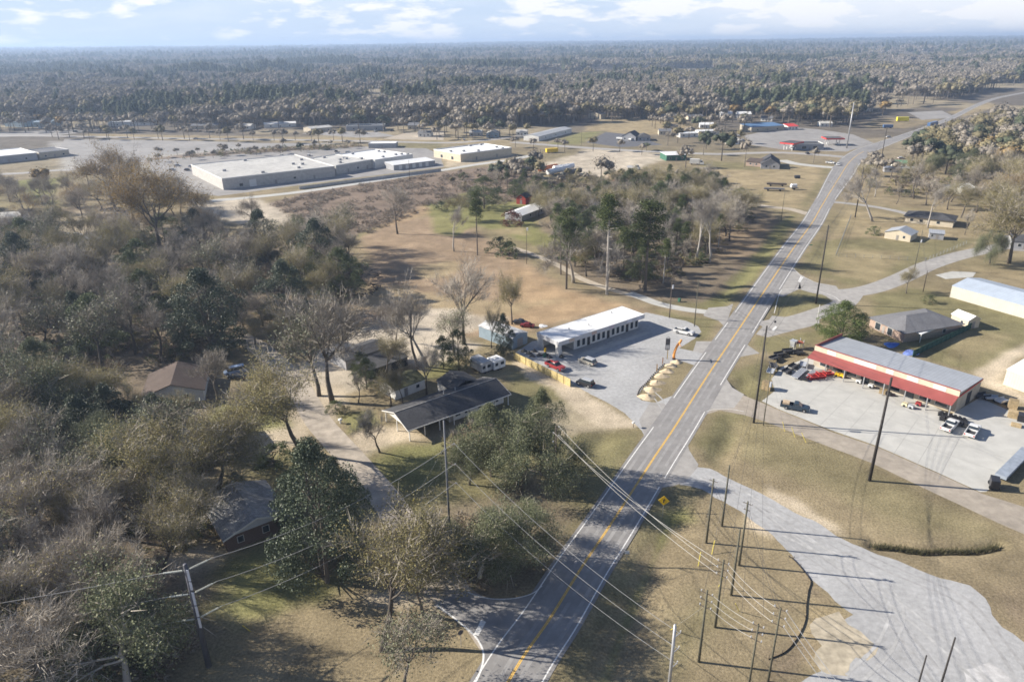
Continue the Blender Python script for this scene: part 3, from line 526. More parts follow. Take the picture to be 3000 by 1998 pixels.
PR = {
 'bare': [decid(11, 12, lev=(6, 5, 4), twigs=24), decid(12, 13, lev=(7, 4, 4), spread=.8, twigs=24), decid(13, 11, lev=(6, 5, 4), spread=1.15, twigs=22), decid(14, 15, lev=(5, 4, 4), spread=.6, twigs=22, trunk=.28)],
 'pale': [decid(21, 15, lev=(6, 4, 4), spread=.65, twigs=24, bark=PBARK, twm=PTWIG, trunk=.3), decid(22, 13, lev=(6, 4, 4), spread=.9, twigs=22, bark=PBARK, twm=PTWIG)],
 'olive': [decid(31, 12, lev=(6, 5, 3), twigs=14, leaves=15000, lsize=.15, clump=.55, nclump=190, lfm=OLIVE), decid(32, 11, lev=(6, 4, 4), spread=1.1, twigs=14, leaves=13000, lsize=.15, clump=.55, nclump=200, lfm=OLIVE), decid(33, 13, lev=(6, 4, 4), spread=.8, twigs=18, leaves=9000, lsize=.15, clump=.65, nclump=200, lfm=OLIVE)],
 'rust': [decid(41, 13, lev=(6, 5, 3), twigs=20, leaves=11000, lsize=.17, clump=.6, nclump=170, lfm=RUST), decid(42, 12, lev=(6, 4, 4), twigs=18, leaves=1800, lsize=.3, clump=.7, lfm=RUST)],
 'mag': [dense(51, 12, 3.9, .06, 120, 240, .19, MAG, stems=2, jag=.6), dense(52, 11, 3.5, .08, 105, 240, .19, MAG, 1.2, stems=1, jag=.4)],
 'ever': [dense(53, 11, 3.9, .12, 80, 190, .2, GREENL, jag=.45), dense(54, 10, 3.5, .2, 75, 180, .2, GREENL, 1.3, jag=.45)],
 'oak': [decid(61, 10, lev=(6, 5, 3), spread=1.5, twigs=5, leaves=22000, lsize=.14, clump=.55, nclump=60, lfm=OAKL, bark=PBARK, trunk=.13, up=-.06), decid(62, 11, lev=(6, 5, 4), spread=1.1, twigs=5, leaves=44000, lsize=.15, clump=.6, nclump=150, lfm=OAKL, trunk=.18, up=.05), decid(63, 13, lev=(5, 5, 4), spread=.62, twigs=5, leaves=44000, lsize=.15, clump=.55, nclump=150, lfm=OAKL, trunk=.26, up=.1), dense(97, 12, 4.0, .22, 120, 240, .17, OAKL, jag=.5)],
 'pine': [pine(71), pine(72, 17, .5, 3.4), pine(73, 20, .62, 2.6, bark=PBARK)],
 'lichen': [decid(81, 11, lev=(6, 5, 3), twigs=16, leaves=2600, lsize=.28, clump=.8, lfm=GLIMMER), decid(82, 12, lev=(6, 5, 4), spread=.85, twigs=26, leaves=1000, lsize=.26, clump=.7, lfm=OLIVE)],
 'shrub': [dense(91, 3.2, 1.9, .0, 34, 60, .20, GREENL), dense(92, 2.6, 1.7, .0, 30, 55, .18, GREENL, 1.4)],
 'cedar': [dense(96, 8, 3.4, .0, 130, 230, .15, leafmat('cedar_leaves', (.05, .075, .02), (.13, .16, .05), .6, .2), .9, jag=.3)],
 'brush': [dense(93, 3.4, 2.0, .0, 34, 26, .20, BRN, twigs=700), dense(94, 3.0, 1.8, .0, 30, 26, .20, OLIVE, twigs=500)],
 'redbush': [dense(95, 3.2, 1.9, .0, 34, 60, .2, leafmat('maroon_leaves', (.07, .025, .02), (.17, .06, .045)))],
}
FTW = leafmat('far_twigs', (.19, .168, .138), (.31, .275, .228), .95, .05, .12); FOL = leafmat('far_olive', (.15, .132, .08), (.25, .215, .125), .9, .1, .2); FPN = leafmat('far_pine', (.065, .078, .05), (.10, .11, .066), .8, .1, .15)
def lump(c_, r, r_, seg=8, rings=5):
    vs, fs = [], []; ph = r_.uniform(0, 6, 3)
    for a in range(rings + 1):
        th = math.pi * a / rings
        for b_ in range(seg):
            f = 6.283 * b_ / seg; q = 1 + .20 * math.sin(3 * f + ph[0] + 2 * th) + .13 * math.sin(5 * f + 4 * th + ph[1]); vs.append((c_[0] + r * q * math.sin(th) * math.cos(f), c_[1] + r * q * math.sin(th) * math.sin(f), c_[2] + r * .85 * q * math.cos(th)))
    for a in range(rings):
        for b_ in range(seg): fs.append((a * seg + b_, (a + 1) * seg + b_, (a + 1) * seg + (b_ + 1) % seg, a * seg + (b_ + 1) % seg))
    return vs, fs
def blob(kind, mt_, n, ls, seed, solo=False):
    """a distant tree: overlapping rounded boughs inside a thin fringe of twigs or leaves"""
    r_ = np.random.default_rng(seed); k = 9 if kind != 'pine' else 6
    if kind == 'pine': c_ = np.stack([r_.normal(0, .5, k), r_.normal(0, .5, k), np.linspace(6, 11.5, k)], 1); rad = np.linspace(2.3, 1.5, k)
    else: a = r_.uniform(0, 6.28, k); q = r_.uniform(.3, 3.2, k); c_ = np.stack([q * np.cos(a), q * np.sin(a), 4.6 + 4.4 * np.sqrt(1 - (q / 4.8) ** 2) * r_.uniform(.55, 1, k)], 1); rad = r_.uniform(1.2, 2.1, k)
    mb = MB()
    for i in range(k): mb.add(*lump(c_[i], rad[i] * (.62 if kind == 'bare' else .72), r_))
    cm = bpy.data.meshes.new('crown'); nv = len(mb.v); i = r_.integers(0, k, n); d_ = r_.normal(size=(n, 3)); d_ /= np.linalg.norm(d_, axis=1)[:, None]
    L4 = leafq(c_[i] + d_ * (rad[i] * r_.uniform(.45, 1.35, n))[:, None], ls); tr = MB().tube([(0, 0, -1), (0, 0, 7)], [.28, .12], 4)
    fs = list(mb.f) + [tuple(nv + 4 * q + z for z in range(4)) for q in range(n)]; vs = list(mb.v) + [tuple(p_) for p_ in L4.reshape(-1, 3)]
    if not solo: o = len(vs); vs += tr.v; fs += [tuple(q + o for q in f) for f in tr.f]
    cm.from_pydata(vs, [], fs); cm.materials.append(mt_); cm.materials.append(BARK)
    sm = [True] * len(mb.f) + [False] * (len(fs) - len(mb.f)); cm.polygons.foreach_set('use_smooth', sm)
    if not solo: cm.polygons.foreach_set('material_index', [0] * (len(mb.f) + n) + [1] * len(tr.f))
    if solo:
        tm = bpy.data.meshes.new('trunk'); tm.from_pydata(tr.v, [], tr.f); tm.materials.append(BARK); return tm, cm, float(max(c_[:, 2] + rad))
    return kind, cm
FARK = {'bare': [blob('bare', FTW, 520, .55, 301, True), blob('bare', FTW, 460, .55, 302, True), blob('bare', FTW, 560, .5, 303, True)], 'olive': [blob('olive', FOL, 620, .6, 304, True), blob('olive', FOL, 560, .6, 305, True)], 'pine': [blob('pine', FPN, 420, .7, 306, True)], 'ever': [blob('olive', FPN, 700, .4, 307, True)]}
FARK['pale'] = FARK['lichen'] = FARK['bare']; FARK['rust'] = [blob('olive', leafmat('far_rust', (.13, .09, .04), (.23, .16, .07), .9, .1, .2), 560, .6, 308, True)]; FARK['oak'] = FARK['mag'] = FARK['ever']
NM = {'cedar': 'cedar_tree', 'bare': 'bare_tree', 'pale': 'pale_tree', 'olive': 'sparse_tree', 'rust': 'autumn_tree', 'mag': 'magnolia_tree', 'ever': 'evergreen_tree', 'oak': 'live_oak', 'pine': 'pine_tree', 'lichen': 'thin_tree', 'shrub': 'shrub', 'brush': 'bush', 'redbush': 'shrub'}
tcount = {}
TREES = []
def tree_at(kind, x, y, h, label, group=None, wide=1.12, var=None, rz=None):
    k = FARK[kind] if y > 400 and kind in FARK else PR[kind]; var = random.randrange(len(k)) if var is None or var >= len(k) else var; tm, cm, hh = k[var]; s_ = h / hh
    o = thing(NM[kind], label, 'shrub' if kind in ('shrub', 'brush', 'redbush') else 'tree', (x, y, float(gz([x], [y])[0]) - .03), random.uniform(0, 6.28) if rz is None else rz, group); o.scale = (s_ * wide, s_ * wide, s_)
    for nm, md in (('trunk', tm), ('crown', cm)):
        c_ = bpy.data.objects.new(nm, md); C.objects.link(c_); c_.parent = o
    TREES.append((x, y)); return o
def T(kind, u, v, tv, label, wide=1.0, var=None, group=None, rz=None):
    p = P(u, v); return tree_at(kind, p.x, p.y, max(1.0, top_z((u, v), (u, tv))), label, group, wide, var, rz)
random.seed(5)
T('bare', 1165, 686, 545, 'large bare tree with forked trunk alone at the crest of the tan hillside', 1.0, 0)
T('bare', 748, 674, 570, 'bare tree beside the sandy track below the long pale-roofed building')
T('pale', 1330, 737, 605, 'slim grey trunk tree, left one of the pair on the cleared slope')
T('pine', 1399, 748, 560, 'slim tall tree, right one of the pair on the cleared slope', .8, 0)
T('ever', 1418, 612, 512, 'broad dark evergreen in front of the red barn, left of it', 1.25, 0)
T('olive', 1340, 650, 570, 'low olive tree left of the dark evergreen by the lawn', 1.2)
T('bare', 1360, 1008, 752, 'tall bare tree with fan of pale limbs behind the bushes left of the white-roofed building', 1.0, 1)
T('bare', 1228, 1082, 812, 'tall two-stemmed bare tree behind the dark-roofed ranch house')
T('pale', 1255, 1075, 850, 'slender pale tree just right of the two-stemmed bare tree', .8)
T('bare', 975, 1178, 845, 'largest bare tree left of the low sheds, beside the lane', 1.15, 0)
T('lichen', 935, 1160, 880, 'thin tree with a few leaves left of the largest bare tree')
T('olive', 880, 1318, 1040, 'bare-limbed tree with yellowish flat crown beside the curving lane', 1.1, 1)
T('lichen', 1113, 1325, 1180, 'small round-headed tree on the lawn casting a long shadow by the lane', .9, 1)
T('mag', 955, 1700, 1285, 'biggest dark magnolia between the brick house and the lane', .8, 0)
T('mag', 860, 1560, 1400, 'dark magnolia touching the corner of the grey-roofed brick house', .7)
T('mag', 1005, 1620, 1340, 'dark magnolia leaning over the lane by the brick house', .6)
T('oak', 1585, 1392, 1145, 'tall grey-green evergreen nearest the wooden pole with crossarms', .62, 3)
T('oak', 1440, 1395, 1190, 'grey-green evergreen beside the tall steel pole on the lawn', 1.05, 3); T('oak', 1375, 1420, 1290, 'low grey-green evergreen right under the arms of the slender pole', 1.0, 1)
T('oak', 1525, 1440, 1235, 'grey-green evergreen in the middle of the clump beside the road', 1.1, 1)
T('oak', 1405, 1690, 1505, 'sprawling live oak with bare pale limbs in the corner of the road and lane', 1.15, 0)
T('oak', 1530, 1660, 1500, 'live oak hanging over the edge of the main road', 1.2, 1)
T('oak', 1260, 1690, 1520, 'live oak behind the leafy yellow tree by the lane mouth', .8, 1)
T('olive', 1120, 1905, 1560, 'yellow-leaved open tree in the foreground left of the stop line', 1.1, 1)
T('olive', 1240, 1800, 1590, 'yellow-leaved tree behind the foreground open tree', .9, 0)
T('lichen', 1180, 2040, 1800, 'low tree with green base at the bottom edge of the picture')
T('shrub', 803, 1362, 1295, 'round clipped green shrub on the sandy yard', 1.15, 0)
T('cedar', 2463, 996, 880, 'bushy green cedar in front of the hip-roofed house', 1.25, 0)
T('olive', 2655, 860, 782, 'small rounded tree at the edge of the side street', .9, 0)
T('shrub', 1466, 742, 690, 'dark round shrub, left of the two on the lawn'); T('shrub', 1492, 752, 706, 'dark round shrub, right of the two on the lawn')
T('redbush', 1499, 660, 612, 'maroon round shrub in front of the white metal roof')
T('oak', 2113, 472, 385, 'broad dark live oak beside the lot with trailers', 1.15, 1)
T('oak', 2060, 455, 395, 'dark live oak left of the broad one near the green shed', .8, 1)
T('ever', 1893, 442, 418, 'low wide evergreen by the cross street', 2.2, 1)
T('pine', 1659, 847, 612, 'tall dark-trunked pine nearest the cleared field', 1.0, 0)
T('pine', 1778, 862, 575, 'tall pale-trunked pine in the middle of the wood edge', 1.15, 2)
T('pine', 1643, 805, 640, 'pine left of the tall dark-trunked pine'); T('pale', 1680, 828, 650, 'pale-trunked forked tree at the left end of the wood')
T('pine', 1890, 855, 590, 'dark dense pine beside the concrete drive', 1.3, 1)
T('pale', 2078, 772, 570, 'tall white-barked tree at the right side of the wood', 1.0, 0); T('pale', 2040, 770, 590, 'white-barked tree in the right half of the wood, behind the young pines')
T('bare', 1760, 545, 455, 'bare forked tree in front of the pale gravel yard'); T('bare', 1570, 510, 435, 'bare tree beside the white storage tanks')
T('bare', 2008, 492, 425, 'bare tree in front of the small green shed')
T('pale', 2181, 490, 405, 'bare tree left of the gable house with striped roof', .6)
T('bare', 2383, 478, 430, 'small bare street tree by the petrol station', .8)
T('pale', 2557, 650, 505, 'pale-limbed bare tree left of the white gable shed', 1.0, 1); T('pale', 2718, 668, 540, 'pale-limbed bare tree in front of the dark-roofed house on the right', 1.0, 0)
T('bare', 2826, 688, 610, 'bare tree on the right of the small grey shed', .8)
T('shrub', 2560, 688, 660, 'green shrub at the left of the white gable shed'); T('shrub', 2550, 548, 522, 'dark shrub below the pole on the right verge')
T('olive', 2955, 772, 560, 'large yellowish tree by the bend of the side street', 1.1, 1); T('oak', 2900, 772, 672, 'grey-green tree at the foot of the large yellowish one', .9, 1)
T('shrub', 2721, 888, 862, 'dark shrub at the near corner of the long metal building', 1.1)
T('mag', 625, 1035, 785, 'tall dark magnolia in the woods left of the lane', 1.1, 0)
T('mag', 560, 1010, 870, 'magnolia shining in the sun beside the tall dark one')
T('mag', 240, 990, 850, 'silvery magnolia deep in the left woods'); T('mag', 95, 1260, 1080, 'broad magnolia at the left edge of the picture', 1.1); T('mag', 265, 1350, 1150, 'silvery magnolia left of the brown-roofed house', 1.0)
T('mag', 340, 1310, 1120, 'magnolia overhanging the brown-roofed house')
T('rust', 470, 770, 470, 'tall tree with rusty yellow leaves, the tallest in the left woods', 1.0, 0); T('rust', 345, 620, 418, 'rusty tree standing above the parking lot'); T('rust', 395, 650, 470, 'rusty tree behind the tallest one of the left woods')
T('olive', 560, 1500, 1260, 'spreading yellow-leaved tree in front of the brown-roofed house', 1.2, 1); T('olive', 450, 1500, 1210, 'spreading yellow-leaved tree left of the one by the brown-roofed house', 1.2, 0)
T('olive', 640, 1430, 1180, 'yellow-leaved tree nearest the round clipped shrub', 1.0, 1)
T('oak', 880, 715, 632, 'round dark oak at the edge of the brushy field', .9, 1)
T('ever', 1300, 1080, 985, 'grey-green evergreen clump behind the ranch house roof', .8); T('ever', 1345, 1090, 960, 'dark evergreen left of the camping trailers', .7)
T('mag', 1475, 1040, 920, 'slender magnolia in front of the blue-grey metal shed', .6); T('olive', 1440, 1020, 900, 'slim tree left of the blue-grey metal shed', .6); T('olive', 1500, 950, 800, 'thin olive tree behind the blue-grey metal shed', .7)
T('ever', 1060, 1110, 1030, 'small evergreen in front of the low dark shed', .8); T('olive', 1180, 1180, 1060, 'leafy tree leaning over the white-sided shed', .6)
T('lichen', 1160, 1000, 900, 'thin tree in the middle of the sandy lot'); T('bare', 1120, 960, 880, 'small bare tree at the back of the sandy lot')
def inpoly(pl, x, y): return sdist(pl, np.array([x], float), np.array([y], float))[0]
AVOID = []; SCT = []
def scatter_trees(px, sp, kinds, hr, labels, group, seed, edge=2, tries=6000, most=999):
    random.seed(seed); pl = wpoly(px); mn, mxx = pl.min(0), pl.max(0); k = 0
    for _ in range(tries):
        x, y = random.uniform(mn[0], mxx[0]), random.uniform(mn[1], mxx[1]); s_ = sp * random.uniform(.75, 1.25)
        if inpoly(pl, x, y) < 0 or any((x - a) ** 2 + (y - b_) ** 2 < s_ * s_ for a, b_ in TREES): continue
        u, v = proj(x, y)
        if any(a < u < b_ and c_ < v < d for a, b_, c_, d in AVOID): continue
        if not (-160 < u < 3160): continue
        kd = random.choices([a for a, _ in kinds], [b_ for _, b_ in kinds])[0]
        SCT.append((kd, proj(x, y), tree_at(kd, x, y, random.uniform(*hr) if kd not in ('brush', 'shrub') else random.uniform(2.5, 5), labels[kd], group[kd] if isinstance(group, dict) else group))); k += 1
        if k >= most: break
    return k
KN = {'bare': 'leafless grey tree', 'pale': 'pale-barked leafless tree', 'olive': 'sparse yellow-green tree', 'rust': 'rusty-leaved tree', 'mag': 'glossy dark magnolia', 'ever': 'dark evergreen tree', 'oak': 'grey-green oak', 'pine': 'pine with bare lower trunk', 'lichen': 'thinly leaved tree', 'brush': 'tangled brown bush', 'shrub': 'dark green shrub'}
def LB(where): return {k: f'{a} {where}' for k, a in KN.items()}
def GR(where): return {k: f'{a}{"es" if a.endswith("sh") else "s"} {where}' for k, a in KN.items()}
AVOID += [(380, 640, 1090, 1290), (400, 520, 1255, 1360), (640, 900, 1470, 1640)]
def sc(px, sp, kinds, hr, where, seed, **k): return scatter_trees(px, sp, kinds, hr, LB(where), GR(where), seed, **k)
cnt = []
cnt.append(sc([(-200, 1180), (200, 1180), (420, 1300), (640, 1500), (560, 1620), (480, 1760), (560, 1830), (560, 1960), (430, 2050), (-300, 2200)], 7.8, [('bare', 5), ('olive', 3), ('oak', 2.5), ('lichen', 3), ('brush', 1)], (13, 18), 'in the dark woods at the bottom left', 101))
cnt.append(sc([(-200, 760), (560, 740), (700, 740), (960, 720), (1050, 790), (1040, 880), (900, 930), (700, 960), (560, 1060), (330, 1090), (-200, 1180)], 11.2, [('bare', 6), ('olive', 3.5), ('lichen', 2), ('mag', 1.6), ('ever', 1.4), ('brush', 1.5)], (14, 20), 'in the woods left of the cleared hill', 102))
cnt.append(sc([(-200, 600), (100, 560), (330, 545), (560, 600), (600, 700), (500, 740), (-200, 760)], 15, [('bare', 5), ('rust', 1.2), ('olive', 2), ('brush', .5)], (11, 16), 'around the yards at the left below the parking lot', 103))
cnt.append(sc([(690, 960), (900, 940), (880, 1000), (820, 1030), (700, 1000)], 7, [('bare', 5), ('olive', 1)], (8, 11), 'beside the upper end of the lane', 104))
cnt.append(sc([(1600, 720), (1660, 640), (1800, 570), (2080, 550), (2170, 640), (2150, 700), (2070, 760), (1970, 840), (1830, 850), (1700, 810)], 8.2, [('bare', 4), ('pale', 1.6), ('olive', 3.5), ('pine', 2.2), ('ever', 1.8), ('brush', 1)], (11, 16), 'in the middle wood beside the main road', 105))
cnt.append(sc([(1560, 540), (1700, 520), (1950, 520), (2120, 540), (1800, 590), (1640, 640)], 9, [('olive', 4), ('bare', 3), ('brush', 3), ('ever', .6)], (5, 8), 'in the low scrub behind the middle wood', 106))
cnt.append(sc([(2600, 600), (2680, 500), (2780, 440), (2880, 400), (3150, 330), (3200, 600), (2960, 660), (2870, 600), (2700, 580)], 16, [('olive', 4), ('bare', 4), ('pale', 1.5), ('oak', 2), ('pine', .6), ('rust', .8)], (16, 22), 'on the wooded slope at the right edge', 107))
cnt.append(sc([(2690, 470), (2760, 440), (2900, 480), (2900, 540), (2740, 530)], 15, [('olive', 4), ('oak', 1), ('bare', 2)], (15, 20), 'between the main road and the white house', 114, most=10))
cnt.append(sc([(2860, 600), (3050, 560), (3100, 680), (2960, 700), (2880, 660)], 12, [('olive', 4), ('bare', 2)], (14, 19), 'around the bend of the side street', 115, most=10))
cnt.append(sc([(2770, 425), (2900, 375), (3150, 315), (3150, 470), (2800, 490)], 17, [('olive', 4), ('oak', 2), ('bare', 3)], (16, 21), 'in the wood above the right edge', 108))
cnt.append(sc([(-100, 375), (250, 378), (560, 385), (760, 380), (700, 388), (200, 390), (-100, 390)], 13, [('bare', 5), ('olive', 1), ('rust', .3)], (13, 19), 'along the far street at the left', 109, most=46))
cnt.append(sc([(560, 410), (1000, 412), (1000, 418), (560, 412)], 20, [('bare', 5)], (8, 11), 'between the far street and the long roofs', 110, most=6))
cnt.append(sc([(1880, 350), (2050, 345), (2250, 352), (2420, 352), (2560, 350), (2600, 340), (2500, 375), (2350, 372), (2180, 362), (1900, 360)], 17, [('olive', 4), ('bare', 3), ('ever', 1), ('rust', 1)], (15, 20), 'behind the petrol station and blue-roofed store', 111, most=26))
cnt.append(sc([(1120, 358), (1400, 372), (1500, 372), (1690, 362), (1690, 352), (1200, 345)], 14, [('olive', 4), ('bare', 3), ('oak', 2), ('rust', .6)], (16, 21), 'at the wood edge behind the far street', 112, most=34))
cnt.append(sc([(1240, 600), (1340, 520), (1420, 500), (1500, 540), (1400, 640), (1300, 660)], 9, [('brush', 3), ('olive', 2), ('shrub', 1)], (4, 7), 'around the lawn of the red barn', 113, most=14))
print('trees', len(TREES), cnt)
LM = [((625, 1035), 'the tall dark magnolia'), ((240, 990), 'the deep silvery magnolia'), ((95, 1260), 'the broad magnolia at the left edge'), ((340, 1310), 'the bungalow magnolia'), ((470, 770), 'the tallest rusty tree'), ((880, 715), 'the round dark oak'),
 ((1778, 862), 'the tall pale-trunked pine'), ((1659, 847), 'the tall dark-trunked pine'), ((1890, 855), 'the dense pine by the concrete drive'), ((2078, 772), 'the tall white-barked tree'), ((600, 1950), 'the big insulator pole'), ((975, 1178), 'the largest bare tree by the lane'), ((508, 1500), 'the yellow trees by the bungalow'),
 ((748, 674), 'the bare tree by the sandy track'), ((2790, 560), 'the small white house'), ((2718, 660), 'the dark-roofed house'), ((2955, 772), 'the large yellow tree by the bend'), ((1514, 598), 'the red barn'), ((2480, 435), 'the tall white mast'), ((2250, 385), 'the blue-roofed store'), ((1625, 405), 'the long white metal hall'), ((2340, 217), 'the lone tan barn'), ((385, 370), 'the bright white building'), ((1070, 385), 'the shop row'), ((125, 374), 'the blue-grey hall'), ((1420, 612), 'the dark evergreen by the barn'), ((670, 1600), 'the brick house')]
best = {}
for kd, (u, v), o in SCT:
    for (a, b_), nm in LM:
        du, dv = u - a, (v - b_) * 1.6; dd = math.hypot(du, dv)
        if dd > 330: continue
        rel = ('left of' if du < 0 else 'right of') if abs(du) > abs(dv) else ('just behind' if dv < 0 else 'just in front of')
        q = (kd, nm, rel)
        if q not in best or dd < best[q][0]: best[q] = (dd, o)
done = set()
for (kd, nm, rel), (dd, o) in sorted(best.items(), key=lambda kv: kv[1][0]):
    if o.name in done: continue
    done.add(o.name); o['label'] = f'{KN[kd].replace(" with bare lower trunk", "")}, nearest {rel} {nm}'
print('singled', len(done))
for kd, u, v, tv, lb in (('bare', 1005, 1065, 940, 'bare tree rising over the left end of the long low shed'), ('olive', 1125, 1105, 985, 'leafy tree between the long low shed and the carport shed'), ('ever', 1075, 1140, 1050, 'evergreen hiding the front of the carport shed'), ('bare', 1250, 1155, 1010, 'bare tree right behind the ranch house roof'), ('olive', 1145, 1190, 1080, 'leafy tree in front of the white-sided shed'), ('bare', 1050, 1180, 1075, 'bare tree left of the white-sided shed'), ('brush', 1010, 1215, 1185, 'tangle of bushes at the foot of the largest bare tree'), ('shrub', 985, 1205, 1170, 'green bush at the foot of the largest bare tree'), ('lichen', 1330, 1040, 900, 'thin tree behind the camping trailers'), ('olive', 405, 1265, 1120, 'yellowish tree over the left corner of the bungalow'), ('olive', 520, 1260, 1140, 'yellowish tree over the front of the bungalow'), ('bare', 640, 1180, 1020, 'bare tree over the right side of the bungalow'), ('bare', 700, 1290, 1110, 'bare tree beside the lane below the blue van'), ('bare', 580, 1570, 1380, 'bare tree leaning over the brick house roof'), ('mag', 700, 1460, 1380, 'small magnolia behind the brick house roof'), ('brush', 1330, 1330, 1270, 'bare bush by the ranch house carport'), ('brush', 1385, 1310, 1240, 'tall bare bush under the ranch house eaves'), ('mag', 480, 1330, 1150, 'magnolia in front of the bungalow wall')): T(kd, u, v, tv, lb)
cnt.append(sc([(150, 402), (560, 404), (760, 408), (1060, 416), (1060, 424), (760, 420), (560, 414), (150, 410)], 19, [('bare', 4), ('olive', 1)], (10, 15), 'on the grass strip of the far street', 116, most=30))
cnt.append(sc([(2180, 345), (2480, 352), (2480, 368), (2440, 372), (2280, 364)], 14, [('olive', 4), ('bare', 3), ('oak', 1.5)], (15, 21), 'between the petrol station and the woods', 120, most=26))
cnt.append(sc([(2690, 450), (2760, 425), (2830, 450), (2900, 540), (2720, 530), (2660, 500)], 14, [('olive', 4), ('oak', 2), ('bare', 2)], (15, 21), 'around the roadside sheds past the crossroads', 121, most=16))
cnt.append(sc([(640, 385), (900, 378), (1190, 392), (1290, 400), (1500, 405), (1490, 395), (1200, 384), (900, 372), (640, 374)], 16, [('bare', 4), ('olive', 3), ('oak', 1)], (12, 18), 'among the shops of the far street', 122, most=22))
cnt.append(sc([(440, 462), (700, 440), (1060, 428), (1060, 436), (760, 456), (440, 478)], 16, [('bare', 4), ('olive', 1), ('ever', .4)], (5, 9), 'on the brushy bank behind the long roofs', 117, most=20))
cnt.append(sc([(1700, 345), (2060, 335), (2120, 352), (1960, 372), (1900, 352), (1750, 352)], 15, [('olive', 3), ('bare', 3), ('ever', .6)], (12, 18), 'around the cottages by the long far field', 118, most=24))
cnt.append(sc([(1430, 520), (1500, 500), (1570, 520), (1640, 560), (1560, 570), (1545, 590), (1500, 590), (1440, 580)], 8.5, [('ever', 3), ('bare', 3), ('pine', 2), ('olive', 2)], (9, 14), 'crowding round the red barn', 130, most=22))
cnt.append(sc([(1560, 600), (1640, 600), (1680, 640), (1640, 680), (1590, 660)], 8, [('olive', 3), ('bare', 3), ('ever', 1)], (9, 13), 'at the right of the white metal roof', 131, most=12))
cnt.append(sc([(1240, 400), (1440, 392), (1560, 400), (1500, 408), (1260, 412)], 15, [('bare', 3), ('olive', 3), ('oak', 1)], (11, 16), 'along the bend of the far street', 132, most=12))
cnt.append(sc([(1910, 372), (1990, 366), (2190, 366), (2190, 392), (2110, 386), (1990, 390), (1920, 388)], 14, [('bare', 3), ('olive', 3), ('ever', 1)], (10, 16), 'behind the mobile homes', 133, most=18))
cnt.append(sc([(1500, 425), (1600, 432), (1900, 450), (1880, 456), (1600, 444), (1500, 436)], 22, [('bare', 3), ('olive', 1)], (7, 11), 'on the verge below the cross street', 134, most=8))
cnt.append(sc([(2440, 560), (2560, 500), (2640, 540), (2640, 600), (2520, 590)], 17, [('bare', 3), ('olive', 2), ('pale', 1)], (10, 15), 'above the driveway of the dark-roofed house', 135, most=8))
cnt.append(sc([(2660, 600), (2880, 570), (2900, 620), (2820, 640)], 15, [('bare', 3), ('olive', 3)], (12, 17), 'behind the dark-roofed house', 136, most=8))
cnt.append(sc([(1910, 400), (2160, 395), (2180, 440), (2080, 440), (1910, 430)], 17, [('bare', 3), ('olive', 2), ('oak', 1)], (9, 14), 'around the mobile homes', 119, most=10))
# ---------------------------------------------------------------- stuff: woods too far and too many to count, undergrowth
def scatter(name, pts, rz, scl, pi, protos):
    col_ = bpy.data.collections.new(name + '_kinds')
    for i, (nm, md) in enumerate(protos): o = bpy.data.objects.new('%s_%02d' % (name, i), md); col_.objects.link(o)
    me_ = bpy.data.meshes.new(name); n = len(pts); me_.vertices.add(n); me_.vertices.foreach_set('co', np.asarray(pts, np.float32).ravel())
    for nm, ty, da in (('rz', 'FLOAT', rz), ('scl', 'FLOAT', scl), ('pi', 'INT', pi)):
        a = me_.attributes.new(nm, ty, 'POINT'); a.data.foreach_set('value', np.asarray(da, np.float32 if ty == 'FLOAT' else np.int32))
    g = bpy.data.node_groups.new(name, 'GeometryNodeTree'); g.interface.new_socket('Geometry', in_out='INPUT', socket_type='NodeSocketGeometry'); g.interface.new_socket('Geometry', in_out='OUTPUT', socket_type='NodeSocketGeometry')
    gi = g.nodes.new('NodeGroupInput'); gout = g.nodes.new('NodeGroupOutput'); ip = g.nodes.new('GeometryNodeInstanceOnPoints'); ci = g.nodes.new('GeometryNodeCollectionInfo')
    ci.inputs['Collection'].default_value = col_; ci.inputs['Separate Children'].default_value = True; ci.inputs['Reset Children'].default_value = True; ip.inputs['Pick Instance'].default_value = True
    def na(nm, ty):
        x = g.nodes.new('GeometryNodeInputNamedAttribute'); x.data_type = ty; x.inputs[0].default_value = nm; return x.outputs['Attribute']
    cx = g.nodes.new('ShaderNodeCombineXYZ'); L = g.links.new; L(na('rz', 'FLOAT'), cx.inputs[2]); L(cx.outputs[0], ip.inputs['Rotation'])
    cs_ = g.nodes.new('ShaderNodeCombineXYZ'); s_ = na('scl', 'FLOAT'); [L(s_, cs_.inputs[k]) for k in range(3)]; L(cs_.outputs[0], ip.inputs['Scale'])
    L(na('pi', 'INT'), ip.inputs['Instance Index']); L(gi.outputs[0], ip.inputs['Points']); L(ci.outputs[0], ip.inputs['Instance']); L(ip.outputs[0], gout.inputs[0])
    o = bpy.data.objects.new(name, me_); C.objects.link(o); md = o.modifiers.new('scatter', 'NODES'); md.node_group = g; o['kind'] = 'stuff'; return o
FP = [blob('bare', FTW, 900, .42, 1), blob('bare', FTW, 800, .42, 2), blob('bare', FTW, 900, .4, 3), blob('olive', FOL, 800, .42, 4), blob('olive', FOL, 800, .42, 5), blob('pine', FPN, 600, .5, 6), blob('pine', FPN, 600, .5, 7)]
BU, BV = zip(*[(-900, 376), (0, 376), (300, 376), (560, 376), (760, 374), (840, 368), (1000, 368), (1120, 372), (1200, 382), (1350, 386), (1450, 382), (1520, 374), (1690, 362), (1900, 347), (2060, 338), (2200, 348), (2330, 352), (2460, 350), (2600, 326), (2700, 316), (2800, 292), (2870, 272), (3000, 250), (3600, 228)])
